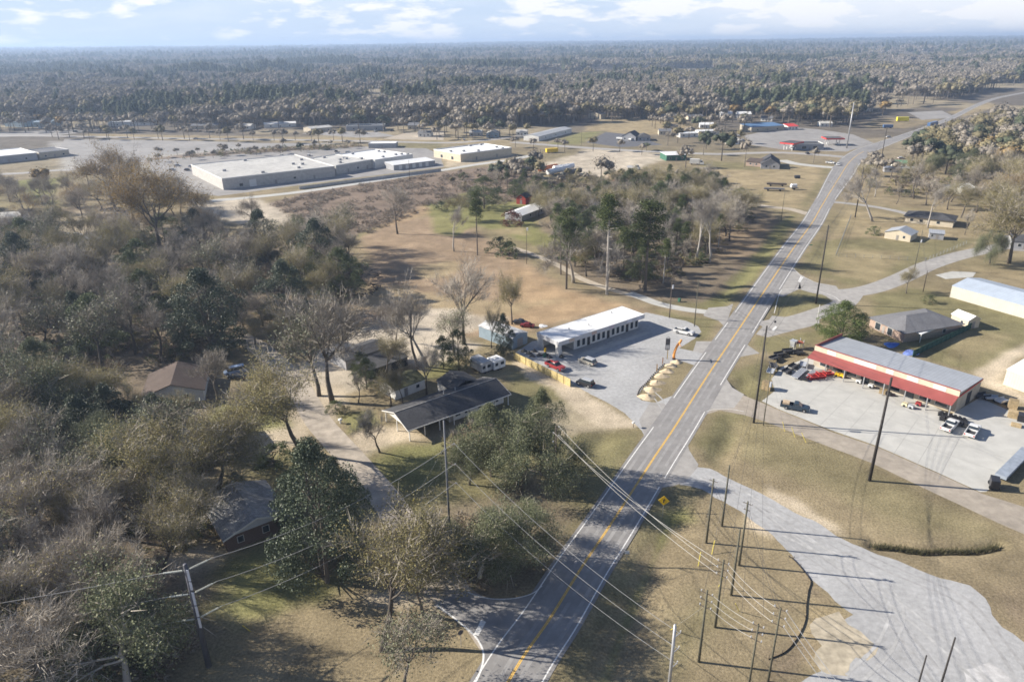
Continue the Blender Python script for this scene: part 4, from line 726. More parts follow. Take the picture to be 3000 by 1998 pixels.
CLR = [wpoly(q) for q in ([(1760, 206), (2095, 200), (2090, 224), (1900, 228), (1640, 230)], [(1540, 218), (1640, 214), (1690, 234), (1560, 232)], [(2430, 214), (2665, 217), (2640, 227), (2440, 225)], [(1000, 228), (900, 224), (700, 224), (760, 230)], [(2330, 205), (2390, 205), (2390, 222), (2330, 222)], *[[(a - 14, v_ + 6), (b_ + 14, v_ + 6), (b_ + 14, v_ - 9), (a - 14, v_ - 9)] for a, b_, v_ in ((100, 152, 374), (15, 70, 372), (318, 450, 372), (775, 868, 376), (912, 975, 390), (1015, 1125, 384), (1195, 1230, 380), (1722, 1760, 350), (1938, 2060, 350), (1098, 1125, 332), (2110, 2200, 346), (2228, 2262, 357))], [(2780, 335), (2900, 300), (2990, 285), (2920, 312), (2820, 350)])]
def far_pts(r0, r1, sp, seed, sc0):
    g = np.random.default_rng(seed); n = int(r1 / sp); gx, gy = np.meshgrid(np.arange(-int(r1 * 1.05 / sp), int(r1 * 1.05 / sp) + 1) * sp, np.arange(int(r0 * .6 / sp), int(r1 / sp) + 1) * sp)
    x = gx.ravel() + g.uniform(-.45, .45, gx.size) * sp; y = gy.ravel() + g.uniform(-.45, .45, gx.size) * sp; r = np.hypot(x, y)
    k = (r >= r0) & (r < r1) & (np.abs(x) < y * .95 + 60); x, y = x[k], y[k]
    u, v = proj(x, y); k = v < np.interp(u, BU, BV); x, y = x[k], y[k]
    for c_ in CLR:
        k = sdist(c_, x, y) < 0; x, y = x[k], y[k]
    rd = ldist(np.array([p.xy[:] for p in RC]), x, y) > 14; x, y = x[rd], y[rd]
    op = fbm(x, y, 160, 31, 3); k = (op < .60) | (g.random(len(x)) < .12); x, y = x[k], y[k]
    pn = fbm(x, y, 330, 41, 3) + (fbm(x, y, 60, 43, 2) - .5) * .5; ol = fbm(x, y, 140, 47, 3) + (g.random(len(x)) - .5) * .35
    pi = np.where(pn > .625, g.integers(5, 7, len(x)), np.where(ol > .60, g.integers(3, 5, len(x)), g.integers(0, 3, len(x))))
    dk = np.clip((np.hypot(x, y) - 2200) / 3000, 0, 1); pi = np.where(g.random(len(x)) < dk * .15, 5, pi)
    rare = g.random(len(x)); pi = np.where(rare < .02, 5, pi)
    return np.stack([x, y, gz(x, y)], 1), g.uniform(0, 6.28, len(x)), g.uniform(.65, 1.25, len(x)) * sc0 * (.55 + 1.0 * fbm(x, y, 130, 51, 3)), pi
A = [far_pts(430, 1700, 9.5, 61, 1.6), far_pts(1700, 3600, 13, 62, 2.0), far_pts(3600, 13500, 27, 63, 2.7)]
fo = scatter('woodland', *[np.concatenate([a[k] for a in A]) for k in range(4)], FP); fo['label'] = 'winter woods reaching to the horizon, grey-brown with dark pine stands'
# pine plantation: a straight dark block
pp = wpoly([(2480, 262), (2720, 225), (2700, 240), (2600, 262), (2540, 275)]); g = np.random.default_rng(9); mn, mxx = pp.min(0), pp.max(0)
x, y = g.uniform(mn[0], mxx[0], 9000), g.uniform(mn[1], mxx[1], 9000); k = sdist(pp, x, y) > 0; x, y = x[k][:1400], y[k][:1400]
o = scatter('pine_plantation', np.stack([x, y, gz(x, y)], 1), g.uniform(0, 6.28, len(x)), g.uniform(1.2, 1.5, len(x)), g.integers(0, 2, len(x)), FP[5:]); o['label'] = 'straight block of dark planted pines'
# undergrowth
def under(name, polys, sp, protos, sr, seed, label):
    g = np.random.default_rng(seed); X, Y = [], []
    for px in polys:
        pl = wpoly(px); mn, mxx = pl.min(0), pl.max(0); n = int((mxx[0] - mn[0]) * (mxx[1] - mn[1]) / sp ** 2); x, y = g.uniform(mn[0], mxx[0], n), g.uniform(mn[1], mxx[1], n)
        k = (sdist(pl, x, y) > 0) & (fbm(x, y, 9, seed, 3) > .48); X.append(x[k]); Y.append(y[k])
    x, y = np.concatenate(X), np.concatenate(Y); u, v = proj(x, y); k = np.ones(len(x), bool)
    for a, b_, c_, d in AVOID: k &= ~((u > a) & (u < b_) & (v > c_) & (v < d))
    x, y = x[k], y[k]
    o = scatter(name, np.stack([x, y, gz(x, y)], 1), g.uniform(0, 6.28, len(x)), g.uniform(*sr, len(x)), g.integers(0, len(protos), len(x)), protos); o['label'] = label; return len(x)
UB = [('a', dense(201, 2.2, 1.6, 0, 16, 16, .26, BRN, twigs=160)[1]), ('b', dense(202, 2.0, 1.5, 0, 16, 20, .24, OLIVE, twigs=60)[1]), ('c', dense(203, 2.4, 1.4, 0, 16, 22, .24, GREENL)[1]), ('d', dense(204, 1.8, 1.8, 0, 16, 10, .24, BRN, twigs=220)[1])]
LW = [(-200, 760), (560, 740), (700, 740), (960, 720), (1050, 790), (1040, 880), (900, 930), (700, 960), (560, 1060), (330, 1090), (-200, 1180)]
n1_ = under('undergrowth', [LW, [(-200, 1180), (200, 1180), (420, 1300), (640, 1500), (560, 1620), (480, 1760), (560, 1830), (560, 1940), (430, 2050), (-300, 2200)], [(1640, 720), (1700, 640), (1800, 580), (2120, 550), (2200, 640), (2160, 700), (2060, 780), (1940, 830), (1830, 820), (1700, 790)], [(1300, 1550), (1420, 1520), (1560, 1600), (1500, 1690), (1330, 1690)]], 2.6, UB, (.7, 1.5), 71, 'brown and green undergrowth under the winter trees')
n2_ = under('brush_field', [[(780, 600), (900, 570), (1100, 535), (1300, 508), (1470, 490), (1560, 520), (1500, 600), (1300, 600), (1200, 635), (1100, 680), (1040, 695), (960, 660), (850, 640)]], 2.4, [('a', dense(205, 1.3, 1.4, 0, 10, 6, .22, BRN, twigs=220)[1]), ('b', dense(206, 1.2, 1.4, 0, 10, 14, .22, BRN, twigs=120)[1])], (.6, 1.2), 72, 'waist-high brown brush on the sloping field')
n3_ = under('scrub', [[(420, 467), (700, 443), (1060, 428), (1060, 434), (760, 452), (440, 476)], [(1560, 540), (1700, 520), (1950, 520), (2120, 540), (1800, 590), (1640, 640)], [(2560, 600), (2640, 500), (2780, 440), (3100, 400), (3100, 620), (2960, 650), (2870, 600), (2700, 570)]], 4.2, UB, (.8, 1.8), 73, 'low scrub along the far lots and under the trees')
print('stuff', len(A[0][0]), len(A[1][0]), len(A[2][0]), n1_, n2_, n3_)
# ================================================================ buildings
GLASS = mat('window_glass', (.035, .045, .055), .12, .1, .5, spec=.6); FRW = mat('white_trim', (.72, .71, .68), .6, .06, 2)
DOORM = mat('door_paint', (.30, .28, .26), .6, .08, 2); WHW = mat('white_wall', (.70, .685, .645), .75, .07, .5, noise2=.05); BEI = mat('beige_wall', (.58, .51, .39), .8, .06, .6)
GRW = mat('grey_wall', (.36, .36, .37), .8, .08, .6); TANW = mat('tan_wall', (.47, .41, .32), .8, .08, .6); BRK = mat('brick', (.19, .13, .105), .9, .2, 6, stripe=(2, .15, .3, .5))
PBRK = mat('pale_brick', (.42, .31, .25), .9, .2, 5); MWHT = mat('white_metal_roof', (.80, .80, .79), .5, .05, .4, stripe=(0, .9, .10, .2), noise2=.08); MEMB = mat('roof_membrane', (.86, .86, .85), .6, .05, .3, noise2=.05, n2s=.15)
MGRY = mat('grey_metal_roof', (.38, .40, .43), .45, .06, .4, stripe=(0, .8, .16, .22), noise2=.07); MBLU = mat('blue_grey_metal_roof', (.44, .50, .58), .42, .05, .4, stripe=(0, 1.0, .08, .2), noise2=.05)
RED = mat('red_ribbed_metal', (.34, .095, .085), .5, .08, .6, stripe=(0, .42, .30, .4)); SHG = mat('charcoal_shingles', (.085, .085, .09), .95, .16, 3, stripe=(1, .3, .25, .25), noise2=.16, n2s=.4)
SHG2 = mat('grey_shingles', (.19, .19, .20), .95, .14, 3, stripe=(1, .3, .2, .25), noise2=.12, n2s=.3); SHB = mat('brown_shingles', (.115, .088, .075), .95, .14, 3, stripe=(0, .3, .2, .25), noise2=.12, n2s=.3)
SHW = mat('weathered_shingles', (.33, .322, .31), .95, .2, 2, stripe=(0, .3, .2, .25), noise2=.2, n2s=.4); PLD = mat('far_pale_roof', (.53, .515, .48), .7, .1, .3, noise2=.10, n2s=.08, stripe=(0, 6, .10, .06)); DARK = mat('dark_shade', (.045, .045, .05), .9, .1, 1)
GREENW = mat('green_metal_wall', (.05, .15, .10), .6, .1, .5, stripe=(0, .6, .15, .3)); REDW = mat('red_wall', (.42, .07, .05), .7, .1, .6); CRW = mat('cream_metal_wall', (.54, .52, .45), .6, .04, .5, stripe=(0, .6, .12, .25))
STEEL = mat('galvanised_steel', (.42, .42, .43), .45, .08, 1, metal=.4); WOODP = mat('weathered_pole_wood', (.13, .105, .085), .9, .15, 2); BLKM = mat('black_paint', (.03, .03, .035), .4, .1, 2, spec=.5)
BLUR = mat('blue_metal_roof', (.12, .22, .38), .5, .1, .4); REDS = mat('red_sign_band', (.62, .06, .05), .5, .08, .5); CBLK = mat('cinder_block', (.50, .48, .45), .9, .1, .6, stripe=(2, .4, .12, .2))
def foot(A, B, Cq, z=0.0):
    a, b_ = P(*A, z), P(*B, z); d = (b_ - a); d.z = 0; L = d.length; d /= L; n = Vector((-d.y, d.x, 0))
    W = Cq if isinstance(Cq, (int, float)) else abs((P(*Cq, z) - a).dot(n))
    c_ = a + d * L / 2 + n * W / 2; return (c_.x, c_.y, 0), math.atan2(d.y, d.x), L, W
def panel(side, pos, w_, z0, h_, L, W, proud=.03):   # box on a wall; pos from its left end seen from outside, in metres
    if side == 'f': x = -L / 2 + pos; return (x - w_ / 2, x + w_ / 2, -W / 2 - proud, -W / 2 + .02, z0, z0 + h_)
    if side == 'b': x = L / 2 - pos; return (x - w_ / 2, x + w_ / 2, W / 2 - .02, W / 2 + proud, z0, z0 + h_)
    if side == 'l': y = W / 2 - pos; return (-L / 2 - proud, -L / 2 + .02, y - w_ / 2, y + w_ / 2, z0, z0 + h_)
    y = -W / 2 + pos; return (L / 2 - .02, L / 2 + proud, y - w_ / 2, y + w_ / 2, z0, z0 + h_)
def window(t, side, pos, w_, z0, h_, L, W, fm=None, gm_=None):
    f = MB().box(*panel(side, pos, w_ + .16, z0 - .08, h_ + .16, L, W, .03)).build('window', fm or FRW, t)
    MB().box(*panel(side, pos, w_, z0, h_, L, W, .05)).build('pane', gm_ or GLASS, f)
def door(t, side, pos, w_, h_, L, W, m_=None, big=False):
    d = MB().box(*panel(side, pos, w_, .06, h_, L, W, .045)).build('garage_door' if big else 'door', m_ or DOORM, t)
    if not big: MB().box(*panel(side, pos + w_ * .35, .06, 1.0, .14, L, W, .09)).build('handle', STEEL, d)
def gable_roof(L, W, H, rh, ov, th=.12, axis='x'):
    mb = MB(); o = ov
    if axis == 'x':
        sl = rh / (W / 2); pts = [(-W / 2 - o, H - o * sl), (0, H + rh), (W / 2 + o, H - o * sl), (W / 2 + o, H - o * sl + th), (0, H + rh + th * 1.3), (-W / 2 - o, H - o * sl + th)]
        n = 6; vs = [(-L / 2 - o, y, z) for y, z in pts] + [(L / 2 + o, y, z) for y, z in pts]
    else:
        sl = rh / (L / 2); pts = [(-L / 2 - o, H - o * sl), (0, H + rh), (L / 2 + o, H - o * sl), (L / 2 + o, H - o * sl + th), (0, H + rh + th * 1.3), (-L / 2 - o, H - o * sl + th)]
        n = 6; vs = [(x, -W / 2 - o, z) for x, z in pts] + [(x, W / 2 + o, z) for x, z in pts]
    fs = [(0, 1, 4, 5), (1, 2, 3, 4), (6, 11, 10, 7), (7, 10, 9, 8)] + [(i, (i + 1) % 6, (i + 1) % 6 + 6, i + 6) for i in range(6)]
    return mb.add(vs, fs)
def house(name, label, A, B, Cq, H, kind='gable', rh=1.4, ov=.4, wall=WHW, roof=SHG, z=0.0, wins=(), doors=(), cat='house', group=None, big=(), chim=None, fas=None):
    loc, rz, L, W = foot(A, B, Cq, z); t = thing(name, label, cat, loc, rz, group)
    w_ = MB()
    if kind == 'gable': 
        w_.box(-L / 2, L / 2, -W / 2, W / 2, -.3, H); g_ = [(-W / 2, H), (W / 2, H), (0, H + rh)]; w_.add([(-L / 2, y, zz) for y, zz in g_] + [(L / 2, y, zz) for y, zz in g_], [(0, 2, 1), (3, 4, 5)])
        r = gable_roof(L, W, H + .02, rh, ov)
    elif kind == 'gabley':
        w_.box(-L / 2, L / 2, -W / 2, W / 2, -.3, H); g_ = [(-L / 2, H), (L / 2, H), (0, H + rh)]; w_.add([(x, -W / 2, zz) for x, zz in g_] + [(x, W / 2, zz) for x, zz in g_], [(0, 1, 2), (3, 5, 4)])
        r = gable_roof(L, W, H + .02, rh, ov, axis='y')
    elif kind == 'hip':
        w_.box(-L / 2, L / 2, -W / 2, W / 2, -.3, H); o = ov; m_ = min(L, W) / 2; a, b_ = L / 2 - m_, W / 2 - m_; r = MB()
        r.fr((-L / 2 - o, L / 2 + o, -W / 2 - o, W / 2 + o, H + .02), (-L / 2 - o, L / 2 + o, -W / 2 - o, W / 2 + o, H + .14)); r.fr((-L / 2 - o, L / 2 + o, -W / 2 - o, W / 2 + o, H + .142), (-a - .02, a + .02, -b_ - .02, b_ + .02, H + rh))
    elif kind == 'shed':
        w_.fr((-L / 2, L / 2, -W / 2, W / 2, -.3), (-L / 2, L / 2, -W / 2, W / 2, H)); r = MB(); o = ov
        r.add([(-L / 2 - o, -W / 2 - o, H + .02), (L / 2 + o, -W / 2 - o, H + .02), (L / 2 + o, W / 2 + o, H + rh), (-L / 2 - o, W / 2 + o, H + rh), (-L / 2 - o, -W / 2 - o, H + .16), (L / 2 + o, -W / 2 - o, H + .16), (L / 2 + o, W / 2 + o, H + rh + .14), (-L / 2 - o, W / 2 + o, H + rh + .14)], [(3, 2, 1, 0), (4, 5, 6, 7), (0, 1, 5, 4), (1, 2, 6, 5), (2, 3, 7, 6), (3, 0, 4, 7)])
        w_.add([(-L / 2, W / 2, H), (L / 2, W / 2, H), (L / 2, W / 2, H + rh), (-L / 2, W / 2, H + rh), (-L / 2, -W / 2, H), (L / 2, -W / 2, H)], [(0, 3, 2, 1), (0, 4, 3), (1, 2, 5)])
    else:   # flat with parapet
        w_.box(-L / 2, L / 2, -W / 2, W / 2, -.3, H); r = MB().box(-L / 2 + .25, L / 2 - .25, -W / 2 + .25, W / 2 - .25, H + .005, H + .06)
        p_ = MB(); q = .22
        for b in ((-L / 2 - .03, L / 2 + .03, -W / 2 - .03, -W / 2 + q), (-L / 2 - .03, L / 2 + .03, W / 2 - q, W / 2 + .03), (-L / 2 - .03, -L / 2 + q, -W / 2 + q, W / 2 - q), (L / 2 - q, L / 2 + .03, -W / 2 + q, W / 2 - q)): p_.box(*b, H - .02, H + rh)
        p_.build('parapet', fas or FRW, t)
    w_.build('wall', wall, t); r.build('roof', roof, t)
    if fas and kind in ('gable', 'gabley', 'hip', 'shed'):
        f = MB(); o = ov + .03
        zf = H - (ov * rh / (W / 2) if kind == 'gable' else 0) - .06
        if kind == 'gabley':
            pass
        else: f.box(-L / 2 - o, L / 2 + o, -W / 2 - o - .04, -W / 2 - o, zf, zf + .22); f.box(-L / 2 - o, L / 2 + o, W / 2 + o, W / 2 + o + .04, zf, zf + .22)
        if f.v: f.build('fascia', fas, t)
    for s_, p, ww, z0, hh in wins: window(t, s_, p * (L if s_ in 'fb' else W), ww, z0, hh, L, W)
    for s_, p, ww, hh in doors: door(t, s_, p * (L if s_ in 'fb' else W), ww, hh, L, W)
    for s_, p, ww, hh in big: door(t, s_, p * (L if s_ in 'fb' else W), ww, hh, L, W, FRW, True)
    if chim: MB().box(chim[0] - .4, chim[0] + .4, chim[1] - .4, chim[1] + .4, H, H + rh + .8).build('chimney', BRK, t)
    return t, L, W
# ---- the long white-roofed building with its row of windows
H = 4.3
loc, rz, L, W = foot((1637, 1003), (1888, 921), (1570, 975), H)
t = thing('commercial_building', 'long low commercial building with bright white flat roof and a row of dark windows', 'building', loc, rz)
BX = -L / 2 + 6.5     # left of this the corner is an open bay
w_ = MB(); w_.box(BX, L / 2 - .9, -W / 2 + 1.3, W / 2 - .1, -.3, H - 1.05); w_.box(-L / 2 + .1, -L / 2 + 1.2, -W / 2 + .2, -W / 2 + 1.4, -.3, H - 1.05); w_.box(-L / 2 + .1, -L / 2 + .3, 2.0, W / 2 - .1, -.3, H - 1.05); w_.box(-L / 2 + .3, BX, W / 2 - .4, W / 2 - .1, -.3, H - 1.05); w_.build('wall', WHW, t)
MB().box(-L / 2, L / 2, -W / 2, W / 2, H - .3, H - .02).build('roof', MEMB, t)
f = MB()
for b in ((-L / 2 - .04, L / 2 + .04, -W / 2 - .06, -W / 2 + .1), (-L / 2 - .04, L / 2 + .04, W / 2 - .1, W / 2 + .06), (-L / 2 - .05, -L / 2 + .1, -W / 2 + .1, W / 2 - .1), (L / 2 - .1, L / 2 + .05, -W / 2 + .1, W / 2 - .1)): f.box(*b, H - 1.15, H + .02)
f.build('fascia', mat('grey_fascia', (.56, .56, .57), .7, .06, .5), t); MB().box(-L / 2 + .1, L / 2 - .1, -W / 2 + .1, W / 2 - .1, H - 1.1, H - 1.0).build('soffit', FRW, t)
yw = -W / 2 + 1.3
for i in range(13):
    x = BX + 1.6 + i * (L / 2 - .9 - BX - 2.4) / 12
    if i in (2, 6, 10):
        d = MB().box(x - .5, x + .5, yw - .05, yw + .02, .05, 2.3).build('door', BLKM, t); MB().box(x + .3, x + .38, yw - .12, yw - .04, 1, 1.2).build('handle', STEEL, d)
    else:
        f = MB().box(x - .62, x + .62, yw - .04, yw + .02, .45, 2.55).build('window', FRW, t); MB().box(x - .5, x + .5, yw - .07, yw + .02, .55, 2.45).build('pane', GLASS, f)
for x, cc in ((-L / 2 + 4.5, (.62, .50, .40)), (-L / 2 + 12.5, (.62, .46, .38)), (-L / 2 + 19, (.6, .5, .55)), (L / 2 - 6, (.72, .72, .78)), (L / 2 - 2.2, (.70, .70, .76))):
    MB().box(x - .9, x + .9, -W / 2 - .12, -W / 2 - .05, H - .95, H - .15).build('sign_panel', mat('sign_%d' % int(cc[2] * 100), cc, .6, .12, 3), t)
for i in range(7): tag(MB().box(-.9, .9, -.09, .09, 0, .14).build('wheel_stop', CONC), 'concrete wheel stop in the row in front of the white-roofed building', 'wheel stop', 'wheel stops in front of the white-roofed building')
ws = [o for o in C.objects if o.name.startswith('wheel_stop')]
M_ = Matrix.Translation(loc) @ Matrix.Rotation(rz, 4, 'Z')
for i, o in enumerate(ws): p = M_ @ Vector((BX + 1.5 + i * 3.1, -W / 2 - 1.4, .015)); o.location = p; o.rotation_euler.z = rz
# ---- ranch house with dark roof and open carport
loc, rz, L, W = foot((1200, 1293), (1491, 1186), (1117, 1188), 0); _, _, _, W = foot((1197, 1254), (1500, 1152), (1117, 1188), 2.6)
W = 10.5; d = Vector((-math.sin(rz), math.cos(rz), 0)); a = P(1200, 1293); b_ = P(1491, 1186); c_ = (a + b_) / 2 + d * W / 2
t = thing('ranch_house', 'long ranch house with charcoal gable roof and open carport at its near left end', 'house', (c_.x, c_.y, 0), rz)
H, rh = 2.7, 1.7; XC = -L / 2 + L * .42
w_ = MB(); w_.box(XC, L / 2 - .3, -W / 2 + 1.6, W / 2 - .2, -.3, H); g_ = [(-W / 2 + .3, H), (W / 2 - .3, H), (0, H + rh - .1)]; w_.add([(-L / 2 + .1, y, z) for y, z in g_] + [(L / 2 - .1, y, z) for y, z in g_], [(0, 2, 1), (3, 4, 5)]); w_.box(XC - 4, XC, W / 2 - 2.6, W / 2 - .2, -.3, H); w_.build('wall', WHW, t)
gable_roof(L, W, H + .02, rh, .35, .14).build('roof', SHG, t)
f = MB(); f.box(-L / 2 - .4, L / 2 + .4, -W / 2 - .42, -W / 2 - .36, H - .16, H + .08)
for s_ in (-1, 1):
    for q in (-1, 1): f.add([(s_ * (L / 2 + .37), q * (W / 2 + .35), H - .14), (s_ * (L / 2 + .37), 0, H + rh - .02), (s_ * (L / 2 + .37), 0, H + rh + .2), (s_ * (L / 2 + .37), q * (W / 2 + .35), H + .08), (s_ * (L / 2 + .42), q * (W / 2 + .35), H - .14), (s_ * (L / 2 + .42), 0, H + rh - .02), (s_ * (L / 2 + .42), 0, H + rh + .2), (s_ * (L / 2 + .42), q * (W / 2 + .35), H + .08)], [(0, 1, 2, 3), (7, 6, 5, 4), (0, 4, 5, 1), (3, 2, 6, 7)])
f.build('fascia', FRW, t)
for i in range(8):
    x = -L / 2 + .15 + i * (L - .3) / 7
    MB().box(x - .09, x + .09, -W / 2, -W / 2 + .18, -.1, H).build('post', FRW, t)
MB().box(-L / 2 + .1, -L / 2 + .28, W / 2 - .3, W / 2 - .12, -.1, H).build('post', FRW, t); MB().box(-L / 2 + .1, -L / 2 + .28, 0, .18, -.1, H + .1).build('post', FRW, t)
for x in (XC + 2.2, XC + 4.6, XC + 8.2, XC + 10.4, XC + 12.4):
    if x < L / 2 - 1.2:
        f = MB().box(x - .7, x + .7, -W / 2 + 1.56, -W / 2 + 1.62, .8, 2.2).build('window', FRW, t); MB().box(x - .6, x + .6, -W / 2 + 1.53, -W / 2 + 1.62, .9, 2.1).build('pane', GLASS, f)
MB().box(XC + .2, XC + 1.1, -W / 2 + 1.55, -W / 2 + 1.62, 0, 2.1).build('door', DOORM, t)
MB().box(XC + 6, L / 2 - 1.5, W / 2 - .1, W / 2 + 5.5, -.3, H).build('wing_wall', WHW, t)
g = gable_roof(L / 2 - 1.5 - XC - 6, 6.2, H + .02, 1.3, .35, .13, 'y'); xo = (XC + 6 + L / 2 - 1.5) / 2
g.v = [(x + xo, y + W / 2 + 2.2, z) for x, y, z in g.v]; g.build('wing_roof', SHG, t)
MB().box(-L / 2 - .05, L / 2, -.12, .12, H + rh + .16, H + rh + .24).build('ridge_cap', SHW, t)
for x in (XC + 2, XC + 5): MB().cyl(x, 1.5, H + rh - .6, H + rh + .5, .08, n=6).build('vent_pipe', FRW, t)
# ---- houses and sheds on the left
t, L, W = house('brick_house', 'brick house with weathered grey gable roof between the magnolias at the lower left', (668, 1617), (850, 1545), 12, 2.7, 'gabley', 1.7, .55, BRK, SHW, wins=[('f', .22, .9, 1.0, 1.1), ('f', .62, 1.0, 1.0, 1.2), ('f', .9, .8, 1.0, 1.1), ('l', .3, 1, 1, 1.1), ('l', .7, 1, 1, 1.1)], doors=[('r', .5, .95, 2.05)])
sl = 1.7 / (L / 2); f = MB(); o = .55
f.prism([(-L / 2 - o, 2.66 - o * sl), (0, 4.36), (L / 2 + o, 2.66 - o * sl), (L / 2 + o, 2.95 - o * sl), (0, 4.65), (-L / 2 - o, 2.95 - o * sl)], -W / 2 - o - .07, -W / 2 - o - .01); f.build('bargeboard', FRW, t)
MB().prism([(-L / 2 + .1, 2.72), (L / 2 - .1, 2.72), (0, 4.3)], -W / 2 - .05, -W / 2 - .005).build('gable_siding', mat('pale_blue_siding', (.55, .57, .62), .7, .05, .6), t)
house('bungalow', 'brown-roofed bungalow with white gable wall, beside the blue van', (424, 1196), (600, 1172), 12.5, 2.8, 'gabley', 2.2, .5, WHW, SHB, wins=[('l', .3, 1, 1, 1.2), ('l', .7, 1, 1, 1.2), ('f', .3, 1.1, 1, 1.1), ('f', .7, 1.1, 1, 1.1)], doors=[('f', .5, .95, 2.05)], fas=FRW)
house('hidden_house', 'pale-roofed house mostly hidden under yellow-leaved trees', (450, 1375), (690, 1340), 11, 2.7, 'gable', 1.5, .5, BRK, mat('pale_shingles', (.50, .49, .50), .9, .1, 2, noise2=.15), wins=[('f', .2, 1.1, 1, 1.1), ('f', .75, 1.1, 1, 1.1)], doors=[('f', .45, .95, 2.05)])
house('low_shed', 'long low dark-roofed shed at the back of the sandy lot', (1015, 1085), (1135, 1042), 7, 2.5, 'gable', .9, .3, GRW, SHG, wins=[('f', .3, .9, 1, .9)], doors=[('f', .6, .95, 2)], cat='shed')
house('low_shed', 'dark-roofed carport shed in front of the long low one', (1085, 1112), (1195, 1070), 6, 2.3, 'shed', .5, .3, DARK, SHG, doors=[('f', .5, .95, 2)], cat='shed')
house('white_shed', 'white-sided shed with vine-covered roof behind the ranch house', (1160, 1172), (1246, 1138), 6.5, 2.5, 'gable', 1.0, .25, WHW, mat('mossy_roof', (.14, .14, .075), .95, .3, 1.2), doors=[('f', .35, .95, 2)], wins=[('f', .75, .9, 1, .8)], cat='shed')
MTLB = mat('blue_grey_sheet_metal', (.26, .33, .39), .5, .08, .5, stripe=(0, .5, .25, .3)); MTLS = mat('rusty_white_roof', (.60, .60, .60), .6, .25, .6)
house('metal_shed', 'blue-grey corrugated metal shed left of the white-roofed building', (1502, 1024), (1545, 1006), 13, 3.2, 'gabley', .7, .15, MTLB, MTLS, doors=[('f', .5, 2.2, 2.4)], cat='shed')
# camping trailers beside the ranch house
def camper(name, label, A, B, Wd, H, m_):
    loc, rz, L, W = foot(A, B, Wd); t = thing(name, label, 'trailer', loc, rz)
    pr = [(-L / 2, .5), (-L / 2, H - .5), (-L / 2 + .35, H), (L / 2 - .35, H), (L / 2, H - .5), (L / 2 - .15, .5)]
    MB().prism(pr, -W / 2, W / 2).build('body', m_, t)
    for x, ww in ((-L * .28, .8), (L * .2, 1.0)):
        f = MB().box(x - ww / 2 - .06, x + ww / 2 + .06, -W / 2 - .03, -W / 2 + .02, 1.35, 2.2).build('window', STEEL, t); MB().box(x - ww / 2, x + ww / 2, -W / 2 - .05, -W / 2 + .02, 1.4, 2.15).build('pane', GLASS, f)
    MB().box(-.4, .3, -W / 2 - .04, -W / 2 + .02, .65, 2.4).build('door', FRW, t)
    for x in (-.45, .45): wh = MB().tube([(x, -W / 2 + .05, .35), (x, -W / 2 + .3, .35)], .35, 10).build('wheel', BLKM, t)
    MB().tube([(L / 2, 0, .45), (L / 2 + 1.2, 0, .42)], .06, 5).build('tow_bar', BLKM, t); MB().box(-.4, .4, -.4, .4, H, H + .25).build('roof_vent', FRW, t); return t
camper('camping_trailer', 'white camping trailer parked behind the ranch house, left of the flat one', (1412, 1098), (1442, 1088), 5.2, 3.0, mat('trailer_white', (.50, .50, .50), .45, .06, .8))
camper('camping_trailer', 'second camping trailer behind the ranch house, with lower flat roof', (1448, 1090), (1482, 1078), 3.2, 2.7, MWHT)
# ---- red-fronted hardware store
H = 5.4
loc, rz, L, W = foot((2390, 1012), (2814, 1146), (2470, 974), H)
t = thing('store', 'long store with grey ribbed roof, beige sign band and red metal awning', 'building', loc, rz)
Hb = 4.2
r = MB(); r.add([(-L / 2, -W / 2, H - .5), (L / 2, -W / 2, H - .5), (L / 2, W / 2, Hb), (-L / 2, W / 2, Hb), (-L / 2, -W / 2, H - .35), (L / 2, -W / 2, H - .35), (L / 2, W / 2, Hb + .15), (-L / 2, W / 2, Hb + .15)], [(3, 2, 1, 0), (4, 5, 6, 7), (0, 1, 5, 4), (1, 2, 6, 5), (2, 3, 7, 6), (3, 0, 4, 7)]); r.build('roof', MGRY, t)
w_ = MB(); w_.add([(-L / 2 + .1, -W / 2 + .1, -.3), (L / 2 - .1, -W / 2 + .1, -.3), (L / 2 - .1, W / 2 - .1, -.3), (-L / 2 + .1, W / 2 - .1, -.3), (-L / 2 + .1, -W / 2 + .1, H - .52), (L / 2 - .1, -W / 2 + .1, H - .52), (L / 2 - .1, W / 2 - .1, Hb - .02), (-L / 2 + .1, W / 2 - .1, Hb - .02)], [(3, 2, 1, 0), (4, 5, 6, 7), (0, 1, 5, 4), (1, 2, 6, 5), (2, 3, 7, 6), (3, 0, 4, 7)]); w_.build('wall', TANW, t)
MB().box(-L / 2 - .05, L / 2 + .05, -W / 2 - .25, -W / 2 - .01, H - 1.25, H + .05).build('sign_band', BEI, t)
MB().box(-L / 2 - .07, L / 2 + .07, -W / 2 - .28, -W / 2, H + .052, H + .2).build('parapet_cap', RED, t)
pp = MB(); pp.add([(-L / 2 - .12, -W / 2, H - .5), (-L / 2 - .12, W / 2, Hb - .2), (-L / 2 - .12, W / 2, Hb + .9), (-L / 2 - .12, -W / 2, H + .1), (-L / 2 + .1, -W / 2, H - .5), (-L / 2 + .1, W / 2, Hb - .2), (-L / 2 + .1, W / 2, Hb + .9), (-L / 2 + .1, -W / 2, H + .1)], [(0, 3, 2, 1), (4, 5, 6, 7), (3, 7, 6, 2), (1, 2, 6, 5), (0, 4, 7, 3)]); pp.build('side_parapet', RED, t)
MB().box(L / 2 - .02, L / 2 + .12, -W / 2, W / 2 + .1, Hb - .25, Hb + .02).build('gutter', REDS, t)
